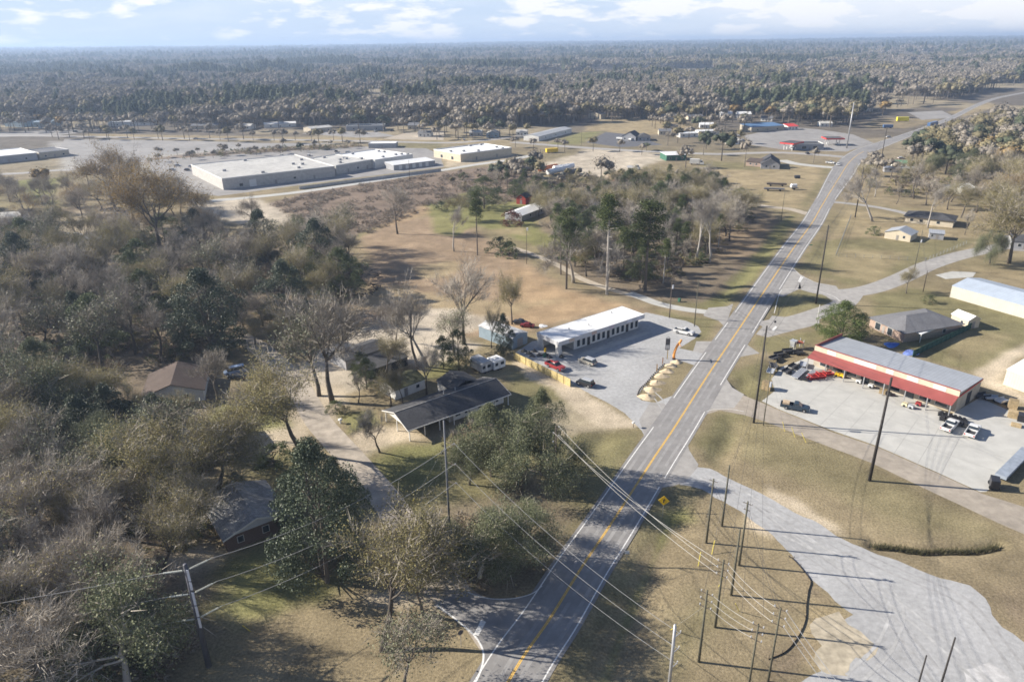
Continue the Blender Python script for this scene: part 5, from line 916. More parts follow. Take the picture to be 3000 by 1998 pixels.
for x0, x1 in ((.10, .165), (.30, .46), (.53, .58), (.67, .745), (.84, .92)): MB().box(-L / 2 + L * x0, -L / 2 + L * x1, -W / 2 - .30, -W / 2 - .252, H - 1.12, H - .08).build('sign_panel', mat('sign_white', (.74, .72, .70), .6, .15, 2.5), t)
AW = 3.3; a = MB(); a.add([(-L / 2 - .05, -W / 2 - .26, H - 1.3), (L / 2 + .05, -W / 2 - .26, H - 1.3), (L / 2 + .05, -W / 2 - AW, 3.0), (-L / 2 - .05, -W / 2 - AW, 3.0), (-L / 2 - .05, -W / 2 - .26, H - 1.2), (L / 2 + .05, -W / 2 - .26, H - 1.2), (L / 2 + .05, -W / 2 - AW, 3.1), (-L / 2 - .05, -W / 2 - AW, 3.1)], [(0, 1, 2, 3), (7, 6, 5, 4), (3, 2, 6, 7), (0, 3, 7, 4), (2, 1, 5, 6)]); a.build('awning', RED, t)
for i in range(8): x = -L / 2 + .2 + i * (L - .4) / 7; MB().box(x - .1, x + .1, -W / 2 - AW + .1, -W / 2 - AW + .3, -.1, 3.02).build('post', STEEL, t)
for i in range(9):
    x = -L / 2 + 3 + i * (L - 6) / 8
    if i in (3, 6): MB().box(x - 1, x + 1, -W / 2 + .02, -W / 2 + .12, .05, 2.4).build('door', GLASS, t)
    else: f = MB().box(x - 1.3, x + 1.3, -W / 2 + .04, -W / 2 + .12, .6, 2.4).build('window', FRW, t); MB().box(x - 1.2, x + 1.2, -W / 2 + .01, -W / 2 + .12, .7, 2.3).build('pane', GLASS, f)
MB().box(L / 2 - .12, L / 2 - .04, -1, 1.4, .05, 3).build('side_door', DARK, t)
STORE = (Matrix.Translation(loc) @ Matrix.Rotation(rz, 4, 'Z'), L, W, rz)
# ---- houses on the right
t, L, W = house('hip_roofed_house', 'brick house with grey hip roof behind the store', (2545, 958), (2645, 1004), (2742, 948), 2.7, 'hip', 2.2, .6, PBRK, SHG2, wins=[('f', .25, 1.8, .4, 1.9), ('f', .6, 1.6, .4, 1.9), ('r', .3, 1.0, 1, 1.1), ('r', .7, 1.0, 1, 1.1)], doors=[('f', .42, .95, 2.05)])
loc, rz, L, W = foot((2695, 1005), (2760, 978), 5.2); t2 = thing('carport', 'white flat-roofed carport attached behind the hip-roofed house', 'carport', loc, rz)
MB().box(-L / 2, L / 2, -W / 2, W / 2, 2.4, 2.6).build('roof', MWHT, t2)
for x in (-1, 1):
    for y in (-1, 1): MB().box(x * (L / 2 - .2) - .07, x * (L / 2 - .2) + .07, y * (W / 2 - .2) - .07, y * (W / 2 - .2) + .07, -.1, 2.41).build('post', FRW, t2)
house('garden_shed', 'cream garden shed with white gable roof by the green fence', (2783, 945), (2832, 965), 4.2, 2.6, 'gable', 1.0, .2, BEI, MWHT, wins=[('f', .65, .7, 1.2, .7)], doors=[('r', .5, .95, 2)], cat='shed')
house('metal_warehouse', 'long cream metal warehouse with pale blue-grey roof at the right', (2782, 870), (3140, 974), 15, 3.6, 'gable', 1.3, .1, CRW, MBLU, doors=[('l', .6, 1, 2.1)], big=[('l', .3, 3.2, 3)], cat='warehouse')
house('metal_warehouse', 'cream metal building with white roof cut off by the right edge of the picture', (2938, 1126), (3080, 1180), 12, 3.8, 'gable', 1.2, .1, CRW, MWHT, doors=[('f', .5, 1, 2.1)], wins=[('f', .75, 1, 1.2, 1)], cat='warehouse')
house('gable_shed', 'cream shed with light grey gable roof on the fenced lawn', (2590, 698), (2665, 710), 8.5, 2.7, 'gabley', 1.5, .3, BEI, MGRY, wins=[('f', .75, .8, 1.1, 1)], doors=[('f', .5, .95, 2)], cat='shed')
house('small_shed', 'small grey shed right of the light grey gable shed', (2720, 700), (2763, 704), 4.5, 2.4, 'shed', .5, .25, GRW, MGRY, wins=[('f', .2, .7, 1.1, .8)], doors=[('f', .55, .95, 2)], cat='shed')
house('dark_roofed_house', 'low house with charcoal hip roof and pale walls on the right', (2648, 652), (2790, 668), 12, 2.7, 'hip', 2.0, .6, BEI, SHG, wins=[('f', .15, 1.2, 1, 1.1), ('f', .35, 1.2, 1, 1.1), ('f', .7, 1.2, 1, 1.1)], doors=[('f', .5, .95, 2.05)])
house('white_house', 'small white house among the bare trees at the right', (2764, 560), (2815, 572), 9, 3.0, 'gabley', 1.6, .3, WHW, MWHT, wins=[('f', .3, 1, 1, 1.1), ('f', .7, 1, 1, 1.1)], doors=[('f', .5, .95, 2.05)])
house('far_house', 'pale house glimpsed behind the yellow tree at the right edge', (2960, 728), (3040, 735), 9, 3.0, 'gable', 1.6, .3, GRW, SHG, wins=[('f', .3, 1, 1, 1.1)], doors=[('f', .5, .95, 2.05)])
# ---- red barn and white metal roof in the middle
house('barn', 'small red barn with dark gable roof on the green lawn', (1513, 598), (1540, 600), 9, 3.2, 'gabley', 1.8, .3, REDW, SHG, doors=[('f', .5, 1.2, 2.1)], wins=[('f', .5, .7, 2.9, .7)], cat='barn')
house('metal_roofed_house', 'house with long white metal roof beside the maroon shrub', (1528, 650), (1610, 618), 9, 2.7, 'gable', 1.2, .3, GRW, MWHT, wins=[('f', .3, 1, 1, 1.1), ('f', .7, 1, 1, 1.1)], doors=[('f', .5, .95, 2.05)])
# ---- gable house with striped roof and its neighbours
t, L, W = house('striped_roof_house', 'house with broad gable and dark roof crossed by pale bands, near the crossroads', (2228, 495), (2283, 497), 22, 3.0, 'gabley', 3.4, .5, GRW, SHG, wins=[('f', .3, 1.2, 1, 1.2), ('f', .7, 1.2, 1, 1.2)], doors=[('f', .5, .95, 2.05)])
house('low_wing', 'low brown-roofed wing running left from the striped-roof house', (2185, 486), (2228, 490), 14, 2.7, 'gable', 1.4, .4, PBRK, SHB, wins=[('f', .3, 1, 1, 1.1), ('f', .7, 1, 1, 1.1)], doors=[('f', .5, .95, 2.05)], cat='house')
# ---- strip mall and the buildings in the back
house('strip_mall', 'largest pale flat-roofed hall at the left end of the row behind the brushy field', (650, 526), (980, 489), (593, 481), 6.0, 'flat', .5, 0, CBLK, PLD, 6.0, wins=[('f', .15, 2, 1, 1.6), ('f', .62, 1.5, 1.6, 1.2)], doors=[('f', .45, 1.2, 2.3), ('f', .8, 1.2, 2.3)], big=[('f', .25, 4, 4)], cat='building')
house('strip_mall', 'middle flat-roofed section of the row behind the brushy field', (984, 487), (1096, 468), (950, 459), 5.2, 'flat', .5, 0, CBLK, PLD, 5.2, doors=[('f', .3, 1.2, 2.3), ('f', .8, 1.2, 2.3)], wins=[('f', .55, 1.5, 1.2, 1.2)], cat='building')
house('strip_mall', 'white flat-roofed section at the right end of the row behind the brushy field', (1098, 471), (1209, 454), (1074, 443), 5.0, 'flat', .6, 0, WHW, MEMB, 5.0, doors=[('f', .3, 1.2, 2.3), ('f', .7, 1.2, 2.3)], cat='building')
house('garage_row', 'low white garage block with a row of white doors', (1154, 500), (1275, 485), 12, 3.2, 'shed', .7, .2, GRW, MWHT, big=[('f', .16, 2.4, 2.6), ('f', .32, 2.4, 2.6), ('f', .48, 2.4, 2.6), ('f', .64, 2.4, 2.6), ('f', .8, 2.4, 2.6)], cat='building')
house('retail_building', 'cream flat-roofed retail building right of the long row', (1349, 454), (1499, 435), (1306, 436), 5.0, 'flat', .7, 0, BEI, MEMB, 5.0, doors=[('f', .3, 1.2, 2.3), ('f', .7, 1.2, 2.3)], wins=[('l', .3, 2.5, .8, 2), ('l', .7, 2.5, .8, 2)], cat='building')
loc, rz, L, W = foot((877, 556), (1292, 502), .3); o = MB().box(-L / 2, L / 2, -W / 2, W / 2, -.2, 1.8).build('boundary_wall', CBLK); o.location = loc; o.rotation_euler.z = rz; tag(o, 'long pale block wall along the lane behind the row of flat roofs', 'wall')
house('long_white_hall', 'long white metal hall with grey roof beyond the far street', (1578, 415), (1675, 390), 14, 3.8, 'gable', 1.2, .2, WHW, mat('pale_grey_roof', (.42, .43, .44), .6, .06, .4), wins=[('f', .2, 1, 1.4, 1), ('f', .5, 1, 1.4, 1), ('f', .8, 1, 1.4, 1)], doors=[('l', .5, 1.2, 2.2)], cat='building')
house('flat_office', 'white flat canopy building left of the retail building, by the street', (1080, 435), (1160, 434), 12, 3.4, 'flat', .3, 0, GRW, MEMB, 0, doors=[('f', .5, 1, 2.1)], cat='building')
far = [  # (name, label, A, B, depth, height, kind, rise, wall, roof)
 ('dark_gable_house', 'charcoal-roofed house beside the black asphalt pad', (1822, 412), (1862, 414), 14, 3.4, 'gabley', 3.4, GRW, SHG), ('dark_gable_house', 'dark hip-roofed house right of the black asphalt pad', (1868, 414), (1905, 414), 14, 3, 'hip', 2.6, GRW, SHG),
 ('mobile_home', 'white mobile home, left one of the pair beyond the live oaks', (1992, 404), (2045, 402), 7, 3.2, 'shed', .4, WHW, MWHT), ('mobile_home', 'white mobile home, right one of the pair beyond the live oaks', (2046, 398), (2106, 396), 8, 3.4, 'shed', .4, WHW, MWHT),
 ('green_shed', 'dark green metal shed with white roof at the gravel yard', (1952, 472), (2010, 470), 13, 3.6, 'shed', .5, GREENW, MWHT), ('blue_roofed_store', 'open-fronted store with blue metal roof', (2200, 388), (2296, 382), 16, 4, 'shed', 1.4, TANW, BLUR),
 ('red_roofed_kiosk', 'small white building with red roof behind the petrol station', (2308, 382), (2338, 381), 9, 3, 'shed', 1.6, WHW, REDS), ('cottage', 'grey-roofed white cottage above the blue-roofed store', (2228, 356), (2262, 357), 10, 3, 'gable', 1.8, WHW, SHG2),
 ('cottage', 'white cottage at the end of the long far field', (1938, 349), (1990, 349), 9, 3, 'gable', 1.4, WHW, SHG2), ('cottage', 'pale cottage right of the one by the far field', (2016, 352), (2060, 350), 9, 3, 'gable', 1.6, BEI, SHG2),
 ('cottage', 'white cottage in the clearing behind the petrol station', (2402, 372), (2438, 372), 9, 3, 'gable', 1.4, WHW, PLD), ('cottage', 'small white house below the dark pine block', (2530, 328), (2556, 328), 9, 3, 'gabley', 2, WHW, PLD),
 ('cottage', 'cream cottage at the wood edge left of the long far field', (1722, 348), (1760, 350), 12, 4.5, 'gabley', 2.4, BEI, SHG2), ('cottage', 'grey house deep in the trees above the middle of the far street', (1098, 332), (1125, 332), 11, 3.5, 'gabley', 2.4, GRW, SHG2),
 ('shop_row', 'long grey-walled shop row with white sign band on the far street', (1015, 384), (1125, 382), 14, 4, 'flat', .8, GRW, SHG2), ('canopy_building', 'pale canopy building left of the shop row', (912, 390), (975, 384), 15, 3.6, 'gable', 1.2, TANW, PLD),
 ('white_building', 'low white building behind street trees, left of the canopy building', (775, 376), (868, 372), 14, 3.4, 'gable', 1.2, WHW, MWHT), ('white_building', 'bright white building among trees at the far left street', (318, 372), (450, 368), 16, 4, 'flat', .5, WHW, MWHT),
 ('blue_grey_hall', 'blue-grey metal hall at the far left', (100, 374), (152, 374), 18, 5, 'gable', 2, MTLB, MTLB), ('blue_grey_hall', 'pale blue hall at the left edge of the picture', (15, 372), (70, 374), 18, 5, 'gable', 2, MTLB, MTLB),
 ('flat_shop', 'white flat-roofed shop cut off by the left edge', (-60, 486), (112, 468), 42, 4.5, 'flat', .6, GRW, MEMB), ('dark_shop', 'dark-roofed shop beside the white flat-roofed one at the left', (118, 466), (205, 456), 24, 4.2, 'flat', .5, TANW, SHG2),
 ('tan_hall', 'square tan barn standing alone far in the woods', (2355, 217), (2381, 217), 25, 12, 'flat', .3, BEI, BEI), ('cottage', 'white cottage in the trees by the far field', (1975, 250), (1983, 250), 10, 4, 'gable', 2, WHW, MWHT),
 ('cottage', 'tiny white house far off in the left middle of the woods', (1126, 228), (1140, 228), 18, 7, 'gable', 2, WHW, MWHT), ('far_roof', 'pale blue roofed house right of the big live oaks', (2130, 424), (2165, 424), 10, 3, 'gable', 1.4, WHW, PLD),
 ('green_roofed_shed', 'shed with green metal roof by the crossroads', (2612, 492), (2655, 494), 9, 3, 'gable', 1.2, WHW, mat('green_metal_roof', (.13, .26, .17), .6, .1, .4)), ('trailer_home', 'pale trailer home just below the green-roofed shed', (2590, 505), (2680, 508), 5, 2.6, 'shed', .4, GRW, MGRY),
 ('white_house_row', 'white house row in trees, left one', (2110, 345), (2145, 345), 12, 4, 'gable', 2, WHW, MWHT), ('white_house_row', 'white house row in trees, right one', (2160, 347), (2200, 347), 12, 4, 'gable', 2, WHW, MWHT),
 ('small_house', 'grey house behind bare trees right of the shop row', (1195, 380), (1230, 380), 12, 3.6, 'gable', 2, TANW, SHG2), ('small_house', 'house with pale blue gable at the wood edge above the retail building', (1425, 404), (1460, 404), 12, 3.6, 'gabley', 2, MTLB, PLD), ('small_house', 'low house in the trees left of the one with the pale blue gable', (1375, 400), (1410, 400), 10, 3.2, 'gable', 1.6, GRW, PLD),
 ('yard_house', 'low grey-roofed house among bare trees in the left yards', (240, 725), (390, 720), 14, 3, 'gable', 1.6, WHW, SHG2), ('yard_house', 'white-trimmed house right of the low grey-roofed one in the left yards', (500, 735), (560, 728), 10, 3, 'gabley', 2, WHW, SHG2), ('yard_house', 'pale roof at the left edge among the bare trees', (-20, 660), (60, 655), 12, 3, 'gable', 1.4, WHW, PLD),
 ('white_house_far', 'white roadside building at the right past the crossroads', (2795, 418), (2850, 420), 8, 3, 'shed', .4, WHW, MWHT), ('white_house_far', 'small white building right of the roadside building', (2846, 425), (2870, 427), 8, 3, 'gable', 1.2, WHW, MWHT)]
far += [('cottage', 'small white house at the left of the long white metal hall', (1512, 398), (1545, 398), 10, 3.2, 'gable', 1.6, WHW, PLD), ('cottage', 'tan house between the black pad and the mobile homes', (1930, 396), (1966, 396), 10, 3, 'gable', 1.6, BEI, SHG2), ('cottage', 'white-roofed house behind the mobile homes', (2050, 376), (2090, 376), 10, 3, 'gable', 1.5, WHW, MWHT), ('cottage', 'dark-roofed house left of the mobile homes', (1945, 380), (1985, 380), 10, 3, 'hip', 1.6, TANW, SHG),
 ('small_house', 'grey-roofed house at the corner left of the retail building', (1225, 402), (1262, 402), 11, 3.2, 'gable', 1.8, WHW, SHG2), ('small_house', 'long low house among street trees right of the bright white building', (560, 380), (640, 378), 12, 3.2, 'gable', 1.6, TANW, SHG2), ('small_house', 'white house between the street trees left of the low white building', (690, 380), (735, 380), 11, 3.2, 'gable', 1.6, WHW, PLD)]
for nm, lb, A_, B_, dp, hh, kd, ri, wm, rm in far:
    house(nm, lb, A_, B_, dp, hh, kd, ri, .3 if kd != 'flat' else 0, wm, rm, wins=[('f', .2, 1.3, 1, 1.2), ('f', .8, 1.3, 1, 1.2)], doors=[('f', .5, 1.1, 2.1)], cat='building' if hh > 3.9 else 'house', fas=FRW if kd == 'flat' else None)
# petrol station canopies
for nm, lb, A_, B_, dp in (('petrol_station', 'petrol station canopy with red band, beside the white wall', (2282, 440), (2322, 444), 16), ('petrol_station', 'second red-banded canopy of the petrol station, nearer the white pole', (2418, 428), (2472, 428), 12)):
    loc, rz, L, W = foot(A_, B_, dp); t = thing(nm, lb, 'canopy', loc, rz)
    MB().box(-L / 2, L / 2, -W / 2, W / 2, 4.6, 5.5).build('canopy', mat('dark_canopy_top', (.10, .10, .10), .7, .1, .5), t); f = MB()
    for b in ((-L / 2 - .06, L / 2 + .06, -W / 2 - .06, -W / 2), (-L / 2 - .06, L / 2 + .06, W / 2, W / 2 + .06), (-L / 2 - .06, -L / 2, -W / 2, W / 2), (L / 2, L / 2 + .06, -W / 2, W / 2)): f.box(*b, 4.55, 5.55)
    f.build('red_band', REDS, t)
    for x in (-1, 1):
        for y in (-1, 1): MB().box(x * L * .3 - .2, x * L * .3 + .2, y * W * .3 - .2, y * W * .3 + .2, -.1, 4.6).build('column', FRW, t)
        MB().box(x * L * .3 - .3, x * L * .3 + .3, -.5, .5, -.1, 1.9).build('fuel_pump', FRW, t)
house('petrol_shop', 'dark flat-roofed shop between the two petrol canopies', (2330, 440), (2412, 440), 14, 4, 'flat', .5, 0, GRW, SHG, 0, wins=[('f', .3, 3, .8, 2), ('f', .7, 3, .8, 2)], doors=[('f', .5, 1.2, 2.3)], cat='shop')

for nm in ('strip_mall', 'strip_mall.001', 'strip_mall.002', 'retail_building', 'commercial_building'):
    t = bpy.data.objects[nm]; r = [c_ for c_ in t.children if c_.name.startswith('roof')][0]; xs = [v.co for v in r.data.vertices]; x0, x1 = min(v.x for v in xs), max(v.x for v in xs); y0, y1 = min(v.y for v in xs), max(v.y for v in xs); z = max(v.z for v in xs); rn = random.Random(nm)
    k = 3 if nm[0] == 'c' else 7
    for i in range(k):
        x, y = rn.uniform(x0 + 2, x1 - 2), rn.uniform(y0 + 1.5, y1 - 1.5)
        if nm[0] == 'c': MB().cyl(x, y, z, z + .5, .16, n=8).build('roof_vent', STEEL, t)
        else: MB().box(x - 1, x + 1, y - .7, y + .7, z, z + 1.1).build('air_conditioner', GRW, t)
# ================================================================ poles and wires
POLES = {}
def pole(key, name, label, b, t_=None, h=None, r=.16, m_=None, arms=(), group=None, xf=None, pins=True, rt=None, base=None):
    p = P(*b); hh = h or top_z(b, t_); z0 = float(gz([p.x], [p.y])[0]); t = thing(name, label, 'utility pole' if 'pole' in name else name.replace('_', ' '), (p.x, p.y, z0), 0, group)
    MB().tube([(0, 0, -.3), (0, 0, hh)], [r, rt or r * .62], 10).build('shaft', m_ or WOODP, t, True)
    pts = []
    for dz, hl, az_, both in arms:
        d = Vector((math.cos(R(az_)), math.sin(R(az_)), 0)); z = hh - dz; s0 = -hl if both else 0
        a = MB().tube([tuple(d * s0 + Vector((0, 0, z))), tuple(d * hl + Vector((0, 0, z)))], .06, 4).build('crossarm', m_ if m_ is STEEL else WOODP, t)
        for q in ((-.9, .9, .0) if both else (.95,)):
            if both and q == 0 and dz > .5: continue
            c_ = d * hl * q + Vector((0, 0, z)); MB().tube([tuple(c_ + Vector((0, 0, .04))), tuple(c_ + Vector((0, 0, .3)))], [.06, .08], 6).build('insulator', mat('porcelain', (.55, .56, .58), .3, .1, 5), a)
            pts.append(Vector((p.x, p.y, z0)) + c_ + Vector((0, 0, .3)))
    if xf: MB().cyl(.35, 0, hh - xf - .5, hh - xf + .5, .28, n=10).build('transformer', mat('transformer_grey', (.60, .62, .66), .5, .06, 2), t)
    POLES[key] = (Vector((p.x, p.y, z0)), hh, pts); return t
DKP = mat('dark_treated_wood', (.05, .045, .042), .8, .2, 3); GRP = mat('green_grey_wood', (.12, .115, .085), .85, .15, 3)
pole('A', 'utility_pole', 'tall dark pole in the grass in front of the concrete lot of the store', (2547, 1408), (2617, 1107), r=.30, m_=DKP)
pole('B', 'utility_pole', 'tall dark pole at the road corner left of the timber-loaded pickup', (2208, 1238), (2255, 955), r=.24, m_=DKP)
pole('B2', 'utility_pole', 'short pole just right of the tall one at the road corner', (2236, 1246), (2250, 1080), r=.11, m_=GRP, xf=3.5)
pole('C', 'utility_pole', 'very tall dark pole on the grass island of the junction', (2390, 890), (2430, 660), r=.26, m_=DKP)
pole('D', 'utility_pole', 'tall dark pole on the right verge above the fenced lawn', (2505, 637), (2530, 490), r=.26, m_=DKP, xf=9)
pole('E', 'utility_pole', 'tall pole at the crossroads, right of the turning lanes', (2579, 482), (2600, 374), r=.26, m_=DKP); pole('E2', 'utility_pole', 'shorter pole beside the tall one at the crossroads', (2564, 512), (2577, 455), r=.16, m_=GRP)
pole('F', 'light_mast', 'tall white steel mast beside the petrol station', (2480, 435), (2502, 301), r=.55, rt=.32, m_=STEEL)
pole('G', 'utility_pole', 'thin pole at the edge of the field left of the road', (2288, 648), (2296, 562), r=.12, m_=GRP)
pole('H', 'utility_pole', 'pole with pale transformer beside the concrete drive', (1961, 931), (1964, 825), r=.15, xf=1.6); pole('I', 'utility_pole', 'plain pole beside the parked white pickup', (2034, 956), (2040, 818), r=.14, m_=GRP)
pole('J', 'utility_pole', 'slim pole by the shrubs of the middle lawn', (1543, 774), (1540, 668), r=.12, m_=WOODP, xf=.5)
pole('K', 'utility_pole', 'pole with transformer between the fenced lawn and the side street', (2678, 792), (2695, 672), r=.13, m_=GRP, xf=4); pole('L', 'utility_pole', 'short pole beside the small rounded tree on the side street', (2704, 855), (2716, 793), r=.14)
pole('M', 'utility_pole', 'pale concrete stub pole in front of the bushy cedar', (2390, 966), (2402, 893), r=.16, m_=CONC)
pole('N', 'utility_pole', 'thin pole at the street in front of the black asphalt pad', (1703, 425), (1704, 380), r=.14); pole('N2', 'utility_pole', 'pole behind the garage block with white doors', (1201, 530), (1203, 470), r=.13)
pole('S', 'steel_pole', 'tall slender dark pole with three side arms on the lawn below the ranch house', (1320, 1592), (1302, 1232), r=.20, m_=mat('weathered_steel', (.16, .165, .18), .6, .1, 2), arms=[(3.6, 1.9, -35, False), (7.2, 1.9, -35, False), (10.6, 1.9, -35, False)])
pole('W', 'utility_pole', 'wooden pole with two crossarms at the left roadside, start of the three thick pale wires', (1626, 1463), (1634, 1248), r=.15, arms=[(.9, 1.25, 62, True), (2.6, 1.25, 62, True)]); pole('W2', 'utility_pole', 'second shorter pole right behind the one with two crossarms', (1640, 1362), (1634, 1262), r=.12)
BL = [('1', (2069, 1590), (2088, 1402), 'leftmost tall pole of the cluster by the gravel yard entrance'), ('2', (2115, 1541), (2134, 1362), 'pole of the cluster nearest the gravel yard, beside its edge'), ('3', (2165, 1656), (2183, 1467), 'pole of the cluster right of the leftmost, with its top over the gravel'),
      ('4', (2142, 1743), (2161, 1548), 'pole in the middle of the cluster'), ('5', (2095, 1837), (2113, 1638), 'pole of the cluster that takes the three thick pale wires'), ('6', (2047, 1938), (2067, 1728), 'lower left pole of the cluster with angled line arms')]
for k, b, t_, lb in BL: pole(k, 'utility_pole', lb, b, t_, r=.19, m_=GRP, arms=[(.5, .8, -38, True), (1.6, .8, -38, True), (2.7, .8, -38, True)] if k in '56' else [(.4, .7, -38, True), (1.5, .5, -38, True)] if k in '13' else [])
pole('7', 'steel_pole', 'pale steel pole with side arms at the bottom edge of the picture', (1955, 2060), h=12.6, r=.22, rt=.17, m_=STEEL, arms=[(2.0, 1.3, 40, False), (4.4, 1.3, 40, False), (6.8, 1.3, 40, False)])
pole('8', 'utility_pole', 'pole at the bottom edge with pale looped wires at its top', (2190, 2030), h=11.2, r=.15, m_=GRP, arms=[(.3, .7, -38, True), (1.4, .7, -38, True), (2.5, .7, -38, True)])
pole('9', 'utility_pole', 'pole at the bottom edge in front of the sandy patch', (2250, 1996), (2288, 1779), r=.15, m_=GRP, arms=[(.3, .8, -38, True), (1.5, .8, -38, True), (2.7, .8, -38, True)])
pole('10', 'utility_pole', 'short dark pole standing in the gravel yard at the bottom edge', (2670, 2075), h=8.6, r=.13, m_=DKP); pole('11', 'utility_pole', 'dark pole right of the short one in the gravel yard', (2740, 2060), h=10.6, r=.15, m_=DKP)
# the big pole at the lower left with strings of insulators
t = pole('Z', 'transmission_pole', 'big dark pole with pale plates and strings of white insulators at the lower left', (612, 1950), (508, 1664), r=.40, rt=.26, m_=mat('dark_steel', (.10, .10, .115), .5, .1, 2))
zp, zh, _ = POLES['Z']; POR = mat('insulator_white', (.62, .64, .58), .35, .1, 5); PLT = mat('pale_plate', (.66, .68, .74), .5, .05, 3)
for i, (z0, z1) in enumerate(((.6, 2.3), (2.5, 3.7), (4.1, 6.1), (6.3, 8.0), (8.2, 9.8))): MB().box(.16, .46, -.36, -.28, zh - z1, zh - z0).build('plate', PLT, t)
dirL = (P(0, 1870, 8) - zp).xy.normalized(); dirR = (P(1302, 1240, 18) - zp).xy.normalized(); ZL, ZR = [], []
for dz in (.9, 4.6, 8.6):
    for dd, ls in ((dirL, ZL), (dirR, ZR)):
        mb = MB(); n = 16
        for i in range(n):
            x0 = .5 + i * .14; mb.tube([(dd.x * x0, dd.y * x0, zh - dz - x0 * .05), (dd.x * (x0 + .08), dd.y * (x0 + .08), zh - dz - x0 * .05)], [.13, .10], 7)
        mb.tube([(0, 0, zh - dz), (dd.x * 3.2, dd.y * 3.2, zh - dz - .16)], .035, 4); mb.build('insulator_string', POR, t); ls.append(zp + Vector((dd.x * 3.2, dd.y * 3.2, zh - dz - .16)))
WPALE = mat('bare_aluminium_wire', (.52, .50, .46), .5, .05, 1); WDRK = mat('dark_wire', (.06, .06, .065), .6, .1, 1); WGRY = mat('grey_wire', (.34, .34, .34), .5, .1, 1)
def wire(a, b_, sag, r, m_, label, group=None):
    pts = []
    for i in range(15): f = i / 14; p = a.lerp(b_, f); p.z -= sag * 4 * f * (1 - f); pts.append(tuple(p))
    o = MB().tube(pts, r, 4, False).build('power_line', m_); tag(o, label, 'power line', group); return o
def tops(k, zs, off=(0, 0)): p, h, _ = POLES[k]; return [p + Vector((off[0], off[1], h - z)) for z in zs]
GW = 'thick pale wires crossing the main road'
w3 = POLES['W'][2]; src = [w3[0], w3[1], w3[-1]]
for a, b_ in zip(src, tops('5', (.4, 1.5, 2.6), (-.5, .3))): wire(a, b_, 1.3, .032, WPALE, 'thick pale wire from the crossarms of the roadside pole over the main road', GW)
for a, b_ in zip(tops('5', (.4, 1.5, 2.6), (.5, -.3)), tops('9', (.2, 1.4, 2.6), (-.5, .3))): wire(a, b_, .5, .028, WPALE, 'pale wire between the thick-wire pole and the pole before the sandy patch', 'pale wires between the lower poles')
for a, b_ in zip(tops('6', (.4, 1.5, 2.6), (.5, -.3)), tops('8', (.2, 1.3, 2.4), (-.4, .3))): wire(a, b_, .3, .028, WPALE, 'pale wire from the lower left pole of the cluster to the bottom edge pole', 'pale wires from the lower left pole')
for a, b_ in zip(tops('9', (.2, 1.4, 2.6), (.5, -.3)), [Vector((38, 50, 8.5)), Vector((38, 50, 7.5)), Vector((38, 50, 6.5))]): wire(a, b_, .4, .035, WGRY, 'grey wire leaving the bottom edge pole to the lower right', 'grey wires leaving at the lower right')
for i, a in enumerate(POLES['S'][2]): wire(a, tops('7', (2.0 + 2.4 * i,), (.8, .7))[0], 1.8, .028, WGRY, 'thin grey wire from the tall slender pole over the road to the steel pole', 'thin grey wires over the main road')
for i, a in enumerate(ZR): wire(a, POLES['S'][2][i], 2.0, .03, WGRY, 'thin grey wire between the big insulator pole and the tall slender pole', 'thin wires between the big pole and the slender pole')
for i, a in enumerate(ZL): d = Vector((dirL.x, dirL.y, 0)); wire(a, a + d * 90 + Vector((0, 0, -1)), 3, .03, WGRY, 'thin grey wire leaving the big insulator pole over the woods to the left', 'thin wires over the lower left woods')
for ka, kb in (('B', 'C'), ('C', 'D'), ('D', 'E')):
    for z, (ox) in ((.4, .5), (2.2, -.5), (4.0, .5)): wire(tops(ka, (z,), (ox, 0))[0], tops(kb, (z,), (ox, 0))[0], 1.6, .022, WDRK, f'thin dark wire strung between the tall roadside poles, span {dict(B="nearest the store", C="beside the fenced lawn", D="nearest the crossroads")[ka]}', f'dark wires of the roadside line {dict(B="near the store", C="by the lawn", D="by the crossroads")[ka]}')
for ka, kb, lb in (('A', 'B', 'from the pole in the grass to the road corner'), ('2', 'B2', 'from the pole cluster to the short corner pole'), ('1', '4', 'between the leftmost and middle poles of the cluster'), ('3', '9', 'between the cluster and the bottom edge pole'), ('H', 'I', 'between the two poles by the white pickup'), ('I', 'B', 'crossing the main road beside the white pickup'), ('K', 'L', 'over the side street')):
    for z in (.3, 1.2): wire(tops(ka, (z,))[0], tops(kb, (z,))[0], .7, .02, WDRK, 'thin wire ' + lb, 'thin wires ' + lb)
# seven slack wires high over the store lot: what throws the long thin shadows there
for i in range(4): wire(Vector((20 + i * 2.4, 60, 17)), tops('B', (.5 + i,), (-.5 + i * .3, 0))[0], 3, .02, WDRK, 'thin dark wire running high from the bottom edge to the tall road corner pole', 'high wires to the road corner pole')
